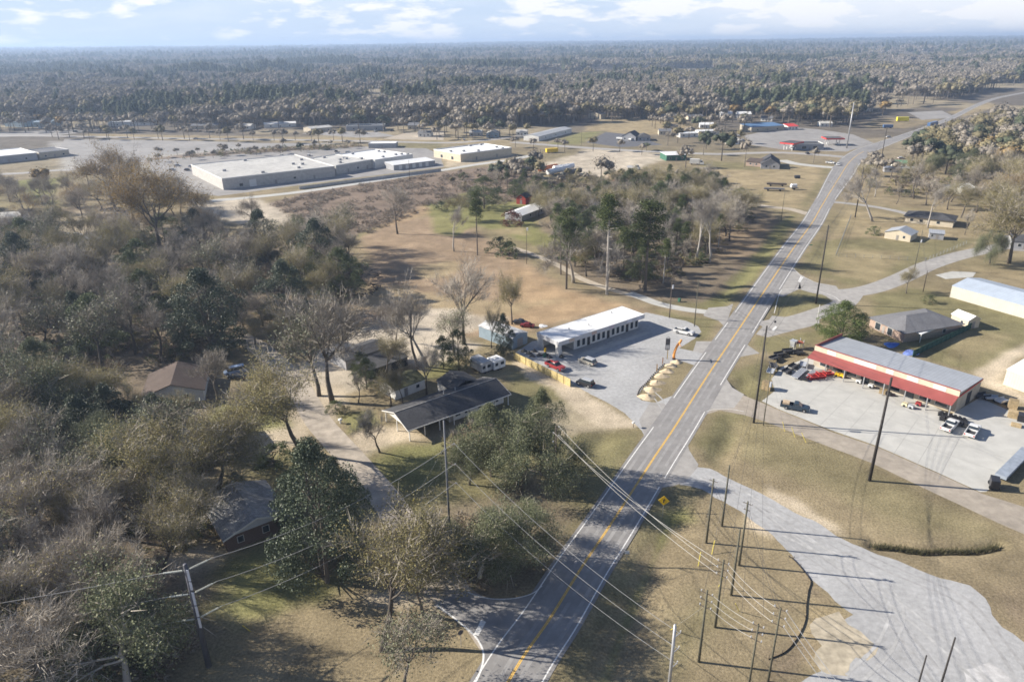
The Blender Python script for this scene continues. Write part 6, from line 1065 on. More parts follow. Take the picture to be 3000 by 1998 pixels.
# guy wires with yellow sleeves
SLV = mat('yellow_sleeve', (.70, .58, .10), .5, .08, 3)
for i, (kp, u, v, lb) in enumerate((('1', 2045, 1660, 'left of the leftmost cluster pole'), ('2', 2085, 1625, 'between the first two cluster poles'), ('4', 2105, 1720, 'left of the middle cluster pole'), ('6', 1965, 1845, 'beside the lower left cluster pole'), ('5', 2165, 1790, 'right of the pole with the thick wires'), ('B', 2300, 1265, 'in the grass below the store lot, upper one'), ('B', 2330, 1282, 'in the grass below the store lot, middle one'), ('B', 2362, 1298, 'in the grass below the store lot, lower one'), ('Z', 735, 1850, 'beside the big insulator pole'), ('S', 1205, 1475, 'on the lawn left of the slender pole'), ('S', 1255, 1500, 'on the lawn nearest the slender pole'))):
    p = P(u, v); pp_, hh, _ = POLES[kp]; top = pp_ + Vector((0, 0, hh * .8)); t = thing('guy_wire', 'guy wire with yellow sleeve ' + lb, 'guy wire', p); d = top - p; d.z = top.z
    MB().tube([(0, 0, 0), tuple(d)], .012, 4, False).build('cable', WGRY, t); dn = d.normalized(); MB().tube([tuple(dn * .1), tuple(dn * 2.3)], .055, 6).build('sleeve', SLV, t)
# ================================================================ vehicles
def paint(n, c_, r=.3): return mat('paint_' + n, c_, r, .04, 1, spec=.6)
TYRE = mat('tyre', (.025, .025, .027), .9, .1, 3); RIM = mat('rim', (.45, .45, .46), .35, .05, 3, metal=.6); LMP = mat('lamp_glass', (.75, .75, .72), .2, .05, 2); TLL = mat('tail_lamp', (.45, .02, .02), .3, .05, 2)
def wheels(t, L, W, r, xs):
    for x in xs:
        for s_ in (-1, 1):
            y = s_ * (W / 2 - .12); w_ = MB().tube([(x, y - .12, r), (x, y + .12, r)], r, 14).build('wheel', TYRE, t, False); MB().tube([(x, y + s_ * .121, r), (x, y + s_ * .14, r)], r * .58, 10).build('rim', RIM, w_)
def lamps(t, L, W, z):
    for s_ in (-1, 1):
        MB().box(L / 2 - .06, L / 2 + .03, s_ * W * .36 - .18, s_ * W * .36 + .18, z, z + .2).build('headlight', LMP, t); MB().box(-L / 2 - .03, -L / 2 + .06, s_ * W * .42 - .12, s_ * W * .42 + .12, z, z + .28).build('tail_light', TLL, t)
CARP = {}
def vehicle(kind, label, rear, front, m_, name=None, group=None, roofm=None, loc=None, rz=0, L=None):
    if loc is None: a, b_ = P(*rear), P(*front); loc = (a + b_) / 2; rz = math.atan2(b_.y - a.y, b_.x - a.x)
    nm = name or {'pickup': 'pickup_truck', 'suv': 'suv', 'car': 'parked_car', 'van': 'van', 'jeep': 'off_road_car'}[kind]
    t = thing(nm, label, {'pickup': 'pickup truck', 'suv': 'car', 'car': 'car', 'van': 'van', 'jeep': 'car'}[kind], (loc.x, loc.y, .02 + .02), rz, group)
    if kind == 'pickup':
        L = L or 5.7; W = 1.95; h = L / 2
        b = MB(); b.prism([(-h, .55), (-h, 1.12), (-h + .06, 1.16), (-h + .1, 1.16), (-h + .1, .72), (-.35, .72), (-.35, 1.18), (h - 1.6, 1.18), (h - .35, 1.08), (h - .05, .95), (h, .5), (h - .3, .38), (-h + .3, .42)], -W / 2 + .12, W / 2 - .12)
        for s_ in (-1, 1): b.prism([(-h, .5), (-h, 1.16), (h - 1.5, 1.16), (h - .3, 1.02), (h - .02, .9), (h - .02, .45), (h - .55, .40), (h - .62, .72), (h - .85, .86), (h - 1.2, .86), (h - 1.43, .72), (h - 1.5, .38), (-h + 1.75, .38), (-h + 1.68, .72), (-h + 1.45, .86), (-h + 1.1, .86), (-h + .87, .72), (-h + .8, .42)], s_ * W / 2 - .02 - .1 * (s_ > 0), s_ * W / 2 + .02 + .1 * (s_ < 0))
        b.build('body', m_, t); x0, x1 = -.4, h - 1.55
        MB().fr((x0, x1, -W / 2 + .06, W / 2 - .06, 1.15), (x0 + .25, x1 - .75, -W / 2 + .22, W / 2 - .22, 1.72)).build('windows', GLASS, t); MB().fr((x0 + .2, x1 - .68, -W / 2 + .19, W / 2 - .19, 1.70), (x0 + .3, x1 - .82, -W / 2 + .28, W / 2 - .28, 1.80)).build('roof', m_, t)
        MB().box(-h + .1, -.42, -W / 2 + .13, W / 2 - .13, .722, .76).build('bed_floor', mat('bed_liner', (.05, .05, .055), .8, .1, 2), t); wheels(t, L, W, .38, (-h + 1.28, h - 1.03)); lamps(t, L, W, .72)
        MB().box(h, h + .08, -W / 2 + .1, W / 2 - .1, .42, .66).build('bumper', STEEL, t)
    elif kind in ('suv', 'van', 'car', 'jeep'):
        L = L or {'suv': 4.8, 'van': 5.2, 'car': 4.6, 'jeep': 4.3}[kind]; W = 1.85; h = L / 2; hd = {'suv': 1.0, 'van': 1.05, 'car': .88, 'jeep': 1.05}[kind]; ht = {'suv': 1.72, 'van': 2.0, 'car': 1.42, 'jeep': 1.8}[kind]
        hood = {'suv': 1.35, 'van': .9, 'car': 1.25, 'jeep': 1.25}[kind]; tr = {'suv': .25, 'van': .12, 'car': .85, 'jeep': .3}[kind]
        b = MB()
        for y0, y1, cut in ((-W / 2, -W / 2 + .14, 1), (-W / 2 + .14, W / 2 - .14, 0), (W / 2 - .14, W / 2, 1)):
            ol = [(-h, .45), (-h + .02, hd - .02), (-h + .2, hd), (h - hood, hd), (h - .3, hd - .12), (h, hd - .3), (h, .42)]
            if cut: ol += [(h - .45, .3), (h - .55, .62), (h - .78, .74), (h - 1.02, .62), (h - 1.12, .28), (-h + 1.2, .28), (-h + 1.1, .62), (-h + .86, .74), (-h + .62, .62), (-h + .52, .34)]
            else: ol += [(h - .3, .3), (-h + .3, .3)]
            b.prism(ol, y0, y1)
        b.build('body', m_, t); x0, x1 = -h + tr * .4, h - hood + .1
        MB().fr((x0, x1, -W / 2 + .06, W / 2 - .06, hd - .02), (x0 + (.3 if kind != 'car' else .6), x1 - (.6 if kind != 'jeep' else .3), -W / 2 + .2, W / 2 - .2, ht - .07)).build('windows', GLASS, t)
        MB().fr((x0 + (.24 if kind != 'car' else .52), x1 - (.5 if kind != 'jeep' else .25), -W / 2 + .17, W / 2 - .17, ht - .09), (x0 + (.34 if kind != 'car' else .66), x1 - (.68 if kind != 'jeep' else .36), -W / 2 + .26, W / 2 - .26, ht)).build('roof', roofm or m_, t)
        wheels(t, L, W, .34 if kind != 'jeep' else .4, (-h + .86, h - .78)); lamps(t, L, W, hd - .32)
        if kind == 'jeep': MB().tube([(-h - .12, .2, .95), (-h - .02, .2, .95)], .36, 12).build('spare_wheel', TYRE, t)
    return t
WH, SIL, BLKP, REDP, TANP, BLUP = paint('white', (.68, .68, .67)), paint('silver', (.42, .43, .45)), paint('black', (.03, .03, .035)), paint('red', (.33, .045, .045)), paint('tan', (.42, .39, .33)), paint('blue', (.08, .16, .32))
vehicle('suv', 'silver-tan car with white roof edge parked in the gravel lot', (1746, 1074), (1697, 1056), TANP, roofm=SIL)
vehicle('pickup', 'red pickup behind the yellow wooden fence', (1606, 1070), (1648, 1088), REDP); vehicle('jeep', 'black boxy car parked at the end of the yellow wooden fence', (1738, 1136), (1692, 1122), BLKP, roofm=SIL)
vehicle('pickup', 'white pickup parked at the roadside end of the gravel lot', (1976, 972), (2031, 984), WH)
tp = vehicle('pickup', 'dark blue pickup loaded with timber boxes on the concrete lot', (2290, 1192), (2366, 1206), paint('dark_blue', (.03, .05, .075)), L=6)
o = MB().box(-2.6, -1.2, -.75, .75, .0, .75).build('timber_load', mat('raw_timber', (.58, .44, .30), .8, .15, 2, stripe=(2, .18, .4, .3))); o.matrix_world = tp.matrix_world.copy(); o.location = (tp.location.x, tp.location.y, tp.location.z + .77); o.rotation_euler = tp.rotation_euler.copy(); tag(o, 'stack of pale timber lying in the bed of the dark blue pickup', 'timber')
vehicle('pickup', 'white pickup in front of the store, left one of the pair', (2762, 1272), (2800, 1236), WH, L=5.9); vehicle('pickup', 'white pickup in front of the store, right one of the pair', (2832, 1292), (2862, 1248), WH, L=5.9)
vehicle('van', 'white and blue van beside the brown-roofed bungalow', (720, 1088), (658, 1100), paint('pale_blue', (.40, .50, .66))); vehicle('car', 'dark car right behind the white and blue van', (718, 1112), (675, 1108), BLKP)
vehicle('pickup', 'white pickup turning at the crossroads by the concrete driveway', (2412, 478), (2452, 482), WH); vehicle('car', 'white car on the main road just below the crossroads', (2448, 478), (2462, 492), WH)
vehicle('car', 'white car beside the dark-roofed house on the right', (2765, 645), (2805, 655), WH); vehicle('car', 'white car parked left of the storage tanks', (1528, 488), (1556, 488), WH)
cars0 = {k: vehicle('car', f'{k} car', None, None, m_, loc=Vector((0, -300, 0)), name='parked_car') for k, m_ in (('white', WH), ('silver', SIL), ('dark', BLKP), ('blue', BLUP))}
CL = [(1008, 392, 'white', 'on the lot in front of the shop row, left one'), (1072, 393, 'white', 'on the lot in front of the shop row, middle one'), (1040, 386, 'blue', 'against the shop row'), (1098, 387, 'white', 'van-sized, right end of the shop row'), (1150, 386, 'dark', 'at the right of the shop row'),
      (930, 388, 'silver', 'beside the canopy building'), (505, 500, 'white', 'at the left end of the big pale hall, front row'), (520, 488, 'silver', 'at the left end of the big pale hall, middle row'), (548, 500, 'dark', 'at the left end of the big pale hall, last in row'), (560, 490, 'silver', 'touching the corner of the big pale hall'),
      (826, 458, 'white', 'behind the big pale hall, left one'), (842, 460, 'silver', 'behind the big pale hall, right one'), (985, 446, 'dark', 'behind the middle hall, dark one'), (990, 453, 'white', 'behind the middle hall, near the roof edge'), (1020, 448, 'white', 'behind the middle hall, right one'), (905, 458, 'white', 'in the middle of the lot behind the halls'),
      (222, 388, 'dark', 'on the far left street verge'), (290, 381, 'silver', 'near the bright white building at the far left'), (120, 378, 'white', 'beside the blue-grey hall'), (575, 409, 'silver', 'driving on the far street'), (2163, 400, 'white', 'behind the big live oaks'), (2175, 413, 'silver', 'right of the big live oaks'), (2365, 452, 'dark', 'on the cross street below the petrol station'), (2320, 438, 'white', 'beside the petrol pumps'),
      (1360, 412, 'silver', 'among trees at the bend of the far street'), (2820, 437, 'white', 'parked at the right of the main road past the crossroads'), (2640, 466, 'white', 'beside the green-roofed shed'), (2602, 404, 'white', 'near the mast by the petrol station'), (185, 690, 'silver', 'in the bare yard at the left'), (225, 692, 'white', 'in the bare yard, right of the silver one')]
used = set()
for i, (u, v, k, lb) in enumerate(CL):
    p = P(u, v); rz = random.choice([0.1, .3, 1.6, 1.5]); src = cars0[k]
    if k not in used: used.add(k); src.location = (p.x, p.y, .05); src.rotation_euler = (0, 0, rz); src['label'] = f'{k} car {lb}'; src['group'] = 'far parked cars'; last = src
    else: dup(src, (p.x, p.y, .05), rz, f'{k} car {lb}', 'far parked cars')
# trailers, tanks, trucks
def boxtrailer(name, label, A, B, Wd, z0, H, m_, cab=None, wheelsx=(-.3, .3)):
    loc, rz, L, W = foot(A, B, Wd); t = thing(name, label, name.replace('_', ' '), loc, rz); MB().box(-L / 2, L / 2, -W / 2, W / 2, z0, H).build('body', m_, t)
    MB().box(-L / 2 + .3, L / 2 - .3, -.4, .4, z0 - .18, z0 - .002).build('chassis', BLKM, t)
    for x in wheelsx:
        for s_ in (-1, 1): MB().tube([(x * L, s_ * (W / 2 - .3), .45), (x * L, s_ * (W / 2 - .02), .45)], .45, 12).build('wheel', TYRE, t)
    if cab:
        MB().prism([(L / 2 + .3, .5), (L / 2 + .3, 2.9), (L / 2 + 1.6, 2.9), (L / 2 + 2.1, 1.8), (L / 2 + 2.9, 1.6), (L / 2 + 3.0, .5)], -W / 2 + .1, W / 2 - .1).build('cab', cab, t); MB().fr((L / 2 + .6, L / 2 + 2.13, -W / 2 + .07, W / 2 - .07, 1.8), (L / 2 + .6, L / 2 + 1.7, -W / 2 + .07, W / 2 - .07, 2.7)).build('windows', GLASS, t)
    else: MB().tube([(L / 2, 0, z0), (L / 2 + 1.0, 0, .4)], .06, 5).build('tow_bar', BLKM, t)
    return t
boxtrailer('flatbed_trailer', 'long grey flatbed trailer on the field left of the main road', (2238, 560), (2298, 562), 2.6, .9, 1.5, mat('worn_grey_paint', (.16, .16, .17), .7, .15, 1)); boxtrailer('flatbed_trailer', 'dark trailer standing behind the long grey flatbed', (2246, 546), (2304, 548), 2.2, .9, 1.7, mat('brown_boards', (.12, .095, .075), .8, .2, 1))
boxtrailer('box_truck', 'white box truck beside the dark green shed', (2020, 483), (2048, 484), 2.6, .8, 3.6, WHW, cab=WH); boxtrailer('cargo_trailer', 'yellow cargo trailer by the far street', (1602, 450), (1635, 448), 3, .6, 3.2, mat('yellow_paint', (.75, .52, .04), .5, .06, 1))
boxtrailer('semi_truck', 'blue truck with trailer driving on the main road past the crossroads', (2724, 374), (2746, 368), 2.6, 1, 3.9, BLUP, cab=BLUP); boxtrailer('cargo_trailer', 'blue trailer parked beyond the petrol station', (2588, 377), (2616, 377), 2.6, .8, 3.2, BLUP)
boxtrailer('cargo_trailer', 'bright yellow trailer on the grass past the crossroads', (2628, 357), (2662, 357), 3, .6, 4.2, mat('lemon_paint', (.85, .75, .05), .5, .04, 1)); boxtrailer('semi_truck', 'grey lorry tractor with short deck on the pale gravel yard', (1836, 496), (1858, 498), 2.6, .9, 1.9, SIL, cab=SIL)
boxtrailer('cargo_trailer', 'orange open trailer at the edge of the gravel yard', (1800, 535), (1842, 528), 2.2, .6, 1.3, mat('orange_paint', (.55, .14, .03), .6, .1, 1)); boxtrailer('boat_trailer', 'white covered boat left of the dark gable house', (1805, 410), (1828, 412), 2.4, .9, 2.0, WH); boxtrailer('boat_trailer', 'long white covered boat right of the dark gable house', (1848, 414), (1905, 408), 3, .9, 2.0, WH)
boxtrailer('long_trailer', 'long grey trailer with dark open top along the right edge of the concrete lot', (2945, 1415), (3022, 1335), 1.9, .6, 1.2, mat('faded_blue_paint', (.30, .34, .40), .6, .1, 1)); boxtrailer('utility_trailer', 'black box container in front of the long grey trailer', (2898, 1434), (2925, 1440), 2.2, .3, 1.9, BLKM)
def tank(label, A, B, r, m_):
    a, b_ = P(*A), P(*B); d = (b_ - a); L = d.length; t = thing('storage_tank', label, 'tank', (a + b_) / 2, math.atan2(d.y, d.x)); MB().tube([(-L / 2, 0, r + .3), (-L / 2 + .3, 0, r + .3), (L / 2 - .3, 0, r + .3), (L / 2, 0, r + .3)], [r * .7, r, r, r * .7], 16).build('shell', m_, t, False)
    for x in (-.3, .3): MB().box(x * L - .2, x * L + .2, -r * .8, r * .8, 0, r * .7).build('saddle', STEEL, t)
    for x in (-.15, .2): MB().cyl(x * L, 0, r * 2 + .2, r * 2 + .6, .3).build('hatch', STEEL, t)
tank('rusty orange storage tank, left of the white ones', (1580, 505), (1632, 495), 1.5, mat('orange_rust', (.50, .17, .07), .7, .2, 1)); tank('white storage tank, front left one', (1605, 515), (1668, 500), 1.7, MWHT); tank('white storage tank behind the front left one', (1622, 503), (1680, 494), 1.6, MEMB); tank('dark storage tank, right end of the row', (1645, 522), (1700, 508), 1.6, mat('dark_tank', (.14, .135, .12), .6, .15, 1))
p = P(2325, 556); t = thing('tank_trailer', 'round white tank trailer right of the long grey flatbed', 'trailer', p); MB().tube([(-2, 0, 2), (-1.6, 0, 2), (1.2, 0, 2), (1.6, 0, 2)], [.7, 1.2, 1.2, .7], 14).build('tank', WH, t); MB().box(-1.8, 2.4, -.8, .8, .7, .9).build('chassis', BLKM, t)
for s_ in (-1, 1): MB().tube([(0, s_ * .9, .45), (0, s_ * 1.15, .45)], .45, 12).build('wheel', TYRE, t)
boxtrailer('dumpster', 'small dark bin above the round white tank trailer', (2329, 524), (2344, 524), 2, .3, 1.7, BLKM)
# ================================================================ street furniture, fences, yard goods
def fence(name, label, A, B, H, m_, step, th=.05, pm=None, z0=0, rail=False):
    a, b_ = P(*A), P(*B); d = b_ - a; L = d.length; rz = math.atan2(d.y, d.x); t = thing(name, label, 'fence', a, rz); n = max(1, round(L / step))
    if rail:
        for z in (H * .95, H * .5, .1): MB().box(0, L, -.02, .02, z - .02, z + .02).build('rail', m_, t)
    else:
        for i in range(n): MB().box(i * L / n + .03, (i + 1) * L / n - .03, -th / 2, th / 2, z0, H - .04 * (i % 2)).build('panel', m_, t)
        for z in (.35, H - .35): MB().box(0, L, -th / 2 - .06, -th / 2 - .005, z - .05, z + .05).build('rail', m_, t)
    for i in range(n + 1): MB().box(i * L / n - .05, i * L / n + .05, -.14, -.03, -.2, H + .03).build('post', pm or m_, t)
    return t
YWD = mat('new_yellow_timber', (.62, .50, .24), .8, .12, 2, stripe=(0, .15, .35, .25))
fence('wooden_fence', 'new yellow timber fence beside the gravel lot', (1506, 1052), (1671, 1133), 2.0, YWD, 2.45)
fence('screen_fence', 'green screen fence behind the hip-roofed house', (2672, 1046), (2846, 962), 1.8, mat('green_mesh', (.035, .10, .08), .8, .12, 1), 2.6)
LNK = mat('chain_link', (.30, .31, .31), .6, .1, 1)
fence('wire_fence', 'wire fence along the front of the lawn with the gable shed', (2455, 752), (2710, 765), 1.3, LNK, 3, rail=True); fence('wire_fence', 'wire fence running up the left side of the same lawn', (2448, 750), (2492, 636), 1.3, LNK, 3, rail=True); fence('wire_fence', 'wire fence between the lawn and the side street', (2712, 765), (2830, 715), 1.3, LNK, 3, rail=True)
# black silt fence curving in the grass at the lower right
SF = smooth_line([(2252, 1932), (2300, 1910), (2335, 1870), (2358, 1820), (2362, 1770), (2368, 1730), (2374, 1702), (2350, 1668), (2325, 1640), (2310, 1630)], 5); mb = MB()
for i, p in enumerate(SF):
    mb.v += [(p.x, p.y, -.05), (p.x + .03, p.y, -.05), (p.x, p.y, .2), (p.x + .03, p.y, .2)]
    if i: k = 4 * i; mb.f += [(k - 4, k, k + 2, k - 2), (k - 3, k - 1, k + 3, k + 1), (k - 2, k + 2, k + 3, k - 1)]
t = thing('silt_fence', 'black fabric silt fence curving through the grass beside the sandy patch', 'fence', (0, 0, 0)); mb.build('fabric', BLKM, t)
for i, p in enumerate(SF[::4]): MB().box(p.x - .03, p.x + .03, p.y - .03, p.y + .03, -.1, .75).build('stake', WOODP, t)
# signs
def signpost(name, label, b, h, cat='sign', r=.035): p = P(*b); t = thing(name, label, cat, p); MB().cyl(0, 0, -.1, h, r, n=6).build('post', STEEL, t); return t
YS = mat('sign_yellow', (.80, .50, .02), .45, .03, 2)
t = signpost('warning_sign', 'yellow diamond warning sign with black arrow on the right verge', (1941, 1512), 3.0)
s_ = .95; pl = MB().prism([(0, 2.3 - s_ * 0), (s_, 2.3 + s_), (0, 2.3 + 2 * s_), (-s_, 2.3 + s_)], -.10, -.06); pf = pl.build('sign_face', YS, t)
ar = MB(); zc = 2.3 + s_
for q in ((-.05, .12, -.42, -.22), ): ar.box(q[0] - .06, q[1] - .06, -.115, -.101, zc + q[2], zc + q[3])
ar.box(-.11, .06, -.115, -.101, zc - .42, zc - .12); ar.prism([(-.11, zc - .12), (.06, zc - .12), (.12, zc + .12), (-.05, zc + .12)], -.115, -.101); ar.prism([(-.18, zc + .12), (.26, zc + .12), (.08, zc + .42)], -.115, -.101); ar.build('arrow', BLKM, pf)
t.rotation_euler.z = R(-12)
t = signpost('stop_sign', 'back of a dark octagonal stop sign at the mouth of the lane', (1351, 1893), 2.4); MB().tube([(0, -.05, 2.5), (0, -.02, 2.5)], .42, 8).build('sign_face', mat('sign_back', (.09, .09, .10), .6, .1, 2), t); t.rotation_euler.z = R(30)
t = signpost('stop_sign', 'small stop sign by the grass island of the junction', (2268, 965), 2.3); MB().tube([(0, -.05, 2.3), (0, -.02, 2.3)], .36, 8).build('sign_face', mat('sign_back', (.09, .09, .10), .6), t)
t = signpost('street_sign', 'small green street sign on the right verge', (2373, 735), 2.4); MB().box(-.6, .6, -.05, -.02, 2.1, 2.45).build('sign_face', mat('sign_green', (.02, .25, .16), .5, .03), t)
t = signpost('street_sign', 'small white square sign on the right verge below the warning sign', (1836, 1638), 1.6); MB().box(-.35, .35, -.05, -.02, 1.1, 1.7).build('sign_face', FRW, t)
t = signpost('pole_sign', 'lot sign in a dark frame on a yellow post by the sand piles', (1953, 1052), 3.2, r=.07); MB().box(.12, .22, -.06, .06, 0, 2.6).build('yellow_post', YS, t)
f = MB(); f.box(-.55, -.45, -.06, .06, 2.6, 5.6); f.box(.45, .55, -.06, .06, 2.6, 5.6); f.box(-.45, .45, -.06, .06, 2.6, 2.75); f.tube([(-.5, 0, 5.6), (-.35, 0, 5.95), (0, 0, 6.05), (.35, 0, 5.95), (.5, 0, 5.6)], .06, 5); f.build('frame', BLKM, t); MB().box(-.44, .44, -.04, .04, 3.9, 5.7).build('sign_face', mat('dark_sign', (.12, .12, .13), .5, .2, 4), t); MB().box(-.44, .44, -.04, .04, 2.8, 3.85).build('sign_board', FRW, t)
p = P(1974, 1053); t = thing('tube_man', 'orange inflatable tube figure waving beside the lot sign', 'inflatable figure', p); ORG = mat('orange_nylon', (.85, .36, .08), .5, .06, 1.5)
MB().tube([(0, 0, .4), (-.05, 0, 1.3), (.1, 0, 2.3), (.35, 0, 3.2), (.7, 0, 4.0), (1.25, 0, 4.8), (1.6, .1, 5.4)], [.34, .34, .32, .31, .30, .30, .26], 10).build('body', ORG, t, True); MB().cyl(0, 0, 0, .45, .42, n=12).build('blower', BLKM, t)
for s_ in (-1, 1): MB().tube([(1.0, s_ * .15, 4.5), (1.2 + .2 * s_, s_ * .9, 4.3), (1.5, s_ * 1.3, 4.0)], [.12, .1, .05], 6).build('arm', ORG, t, True)
for (u, v), lb, cc in (((1939, 1074), 'orange feather flag, nearer the lot sign', (.75, .35, .15)), ((1922, 1094), 'orange and yellow feather flag, farther from the lot sign', (.78, .48, .15))):
    p = P(u, v); t = thing('feather_flag', lb, 'flag', p, .6); MB().cyl(0, 0, 0, 2.6, .02, n=5).build('pole', STEEL, t); MB().prism([(0.02, .6), (.32, .9), (.36, 2.0), (.22, 2.5), (.02, 2.62)], -.012, .012).build('cloth', mat('flag_%d' % int(cc[1] * 100), cc, .7, .12, 3), t)
SND = mat('pale_sand', (.62, .50, .34), .95, .14, 2.5, bump=.5, bsc=6)
def mound(seed, r, h, m_, n=18, ring=6, el=1.0):
    rr_ = random.Random(seed); mb = MB(); vs = [(0, 0, h)]
    for k in range(1, ring + 1):
        for i in range(n): a = 6.283 * i / n; f = k / ring; q = r * f * (1 + .16 * math.sin(3 * a + seed) + rr_.uniform(-.08, .08)); vs.append((q * math.cos(a) * el, q * math.sin(a), h * (1 - f) ** 1.1 * rr_.uniform(.8, 1.12) - .05 * (k == ring)))
    fs = [(0, 1 + i, 1 + (i + 1) % n) for i in range(n)] + [(1 + (k - 1) * n + i, 1 + k * n + i, 1 + k * n + (i + 1) % n, 1 + (k - 1) * n + (i + 1) % n) for k in range(1, ring) for i in range(n)]
    return mb.add(vs, fs)
for i, (u, v) in enumerate([(1892, 1163), (1906, 1142), (1921, 1122), (1934, 1102), (1950, 1088), (1962, 1072), (1980, 1062)]):
    p = P(u, v); o = mound(i, 1.7 - .08 * i, .8, SND, el=1.35).build('sand_pile', SND, None, True); o.location = (p.x + .3, p.y, .0); tag(o, ['first pale sand pile, nearest the lot entrance', 'second pale sand pile from the lot entrance', 'third pale sand pile from the lot entrance', 'fourth pale sand pile, in the middle of the row', 'fifth pale sand pile from the lot entrance', 'sixth pale sand pile, beside the feather flag', 'last pale sand pile, at the foot of the tube figure'][i], 'sand pile', 'sand piles along the gravel lot')
RK = mat('dark_rubble', (.10, .095, .09), .95, .2, 2)
KB = smooth_line([(1868, 1158), (1876, 1140), (1893, 1124), (1910, 1104), (1928, 1084), (1946, 1068)], 4); mb = MB()
for i, p in enumerate(KB): mb.box(p.x - .16, p.x + .16, p.y - .16, p.y + .16, 0, .28 + .1 * random.random())
tag(mb.build('edging', RK), 'low dark edging between the gravel lot and the sand piles', 'edging')
# things lying about the store lot
Ms, Ls, Ws, rzs = STORE
GAL = mat('bright_galvanised', (.55, .57, .60), .4, .06, 1, metal=.3); PAL = mat('pallet_timber', (.50, .38, .22), .85, .18, 2, stripe=(2, .14, .45, .5))
def goods(name, label, px, build, rz=None, cat=None, group=None): p = P(*px); t = thing(name, label, cat or name.replace('_', ' '), (p.x, p.y, .02), rzs if rz is None else rz, group); build(t); return t
def pipes(n, L, r, m_): return lambda t: [MB().tube([(-L / 2, (i - n / 2) * r * 2.1, .35 + r), (L / 2, (i - n / 2) * r * 2.1, .35 + r)], r, 8).build('pipe', m_, t) for i in range(n)] and [MB().box(x - .08, x + .08, -n * r * 1.1, n * r * 1.1, 0, .35).build('bearer', PAL, t) for x in (-L * .35, L * .35)]
goods('pipe_stack', 'bundle of long bright metal pipes left of the red implements', (2340, 1098), pipes(5, 6.5, .16, GAL), R(48), 'pipes'); goods('pipe_stack', 'bundle of dark pipes right beside the bright ones', (2362, 1106), pipes(6, 5, .13, BLKM), R(48), 'pipes'); goods('pipe_stack', 'short bundle of metal pipes next to the red implements', (2374, 1100), pipes(4, 4.5, .16, GAL), R(50), 'pipes')
def harrow(t):
    f = MB()
    for y in (-.9, 0, .9): f.box(-1.9, 1.9, y - .06, y + .06, .9, 1.02)
    for x in (-1.8, 0, 1.8): f.box(x - .06, x + .06, -.96, .96, 1.022, 1.1)
    f.build('frame', REDS, t)
    for i in range(8):
        for s_ in (-1, 1): MB().tube([(-1.7 + i * .48, s_ * .5 - .04, .5), (-1.7 + i * .48, s_ * .5 + .04, .5)], .48, 12).build('disc', mat('dark_red_paint', (.30, .02, .03), .5, .1, 2), t)
    MB().tube([(-1.9, 0, .9), (-2.8, 0, .5)], .06, 5).build('tow_bar', REDS, t)
goods('disc_harrow', 'red disc harrow in front of the left end of the store', (2392, 1110), harrow, R(10), 'farm implement'); goods('disc_harrow', 'second red disc harrow, closer to the awning', (2415, 1102), harrow, R(10), 'farm implement')
def mower(m_):
    def b(t):
        MB().fr((-.7, .7, -.55, .55, .25), (-.6, .6, -.45, .45, .55)).build('deck', m_, t); MB().fr((-.2, .5, -.3, .3, .55), (-.1, .4, -.25, .25, .9)).build('engine_cover', m_, t); MB().box(-.5, -.15, -.25, .25, .56, 1.0).build('seat', BLKM, t)
        for x, r in ((-.5, .28), (.55, .2)):
            for s_ in (-1, 1): MB().tube([(x, s_ * .5, r), (x, s_ * .68, r)], r, 10).build('wheel', TYRE, t)
        MB().tube([(.15, 0, .9), (.0, 0, 1.15)], .03, 4).build('steering_column', BLKM, t)
    return b
k = 0
for j in range(2):
    for i in range(6):
        p = Ms @ Vector((Ls / 2 - 2 + i * 1.7 + j * .4, -Ws / 2 - 4.2 - j * 2.3 + .0, 0)); p = P(2758 + i * 13 + j * 4, 1216 + i * 4 + j * 14); t = thing('riding_mower', 'black riding mower in the rows beside the right end of the awning', 'mower', (p.x, p.y, .02), R(60), 'riding mowers beside the awning')
        if k == 0: mower(BLKM)(t); M0 = t
        else: bpy.data.objects.remove(t); dup(M0, (p.x, p.y, .02), R(60), M0['label'])
        k += 1
def cratepile(w_, d, h, m_): return lambda t: [MB().box(-w_ / 2 + random.uniform(-.05, .05), w_ / 2, -d / 2, d / 2 + random.uniform(-.05, .05), z * .5 + .01, z * .5 + .48).build('crate', m_, t) for z in range(int(h / .5))]
for u, v, w_, d, h, lb in ((2245, 1140, 2, 1.6, 2.2, 'tall pile of olive crates at the left edge of the concrete lot'), (2586, 1152, 1.6, 1.2, 1.0, 'low pile of crates under the middle of the awning'), (2965, 1195, 1.8, 1.4, 2.0, 'upper pile of timber crates at the right side of the lot'), (2965, 1222, 1.8, 1.4, 1.5, 'middle pile of timber crates at the right side of the lot'), (2976, 1248, 1.8, 1.4, .6, 'lowest pile of timber crates at the right side of the lot'), (2995, 1232, 2, 2, 1.5, 'pile of dark crates at the right edge behind the timber ones')):
    goods('crate_pile', lb, (u, v), cratepile(w_, d, h, PAL if 'dark' not in lb else BLKM), R(-35), 'crates')
def gen(m_):
    def b(t):
        MB().fr((-.6, .6, -.4, .4, .2), (-.5, .5, -.35, .35, .9)).build('body', m_, t); MB().tube([(-.6, -.45, 1.0), (.6, -.45, 1.0)], .03, 4).build('handle', BLKM, t)
        for s_ in (-1, 1): MB().tube([(0, s_ * .4, .25), (0, s_ * .52, .25)], .25, 10).build('wheel', TYRE, t)
    return b
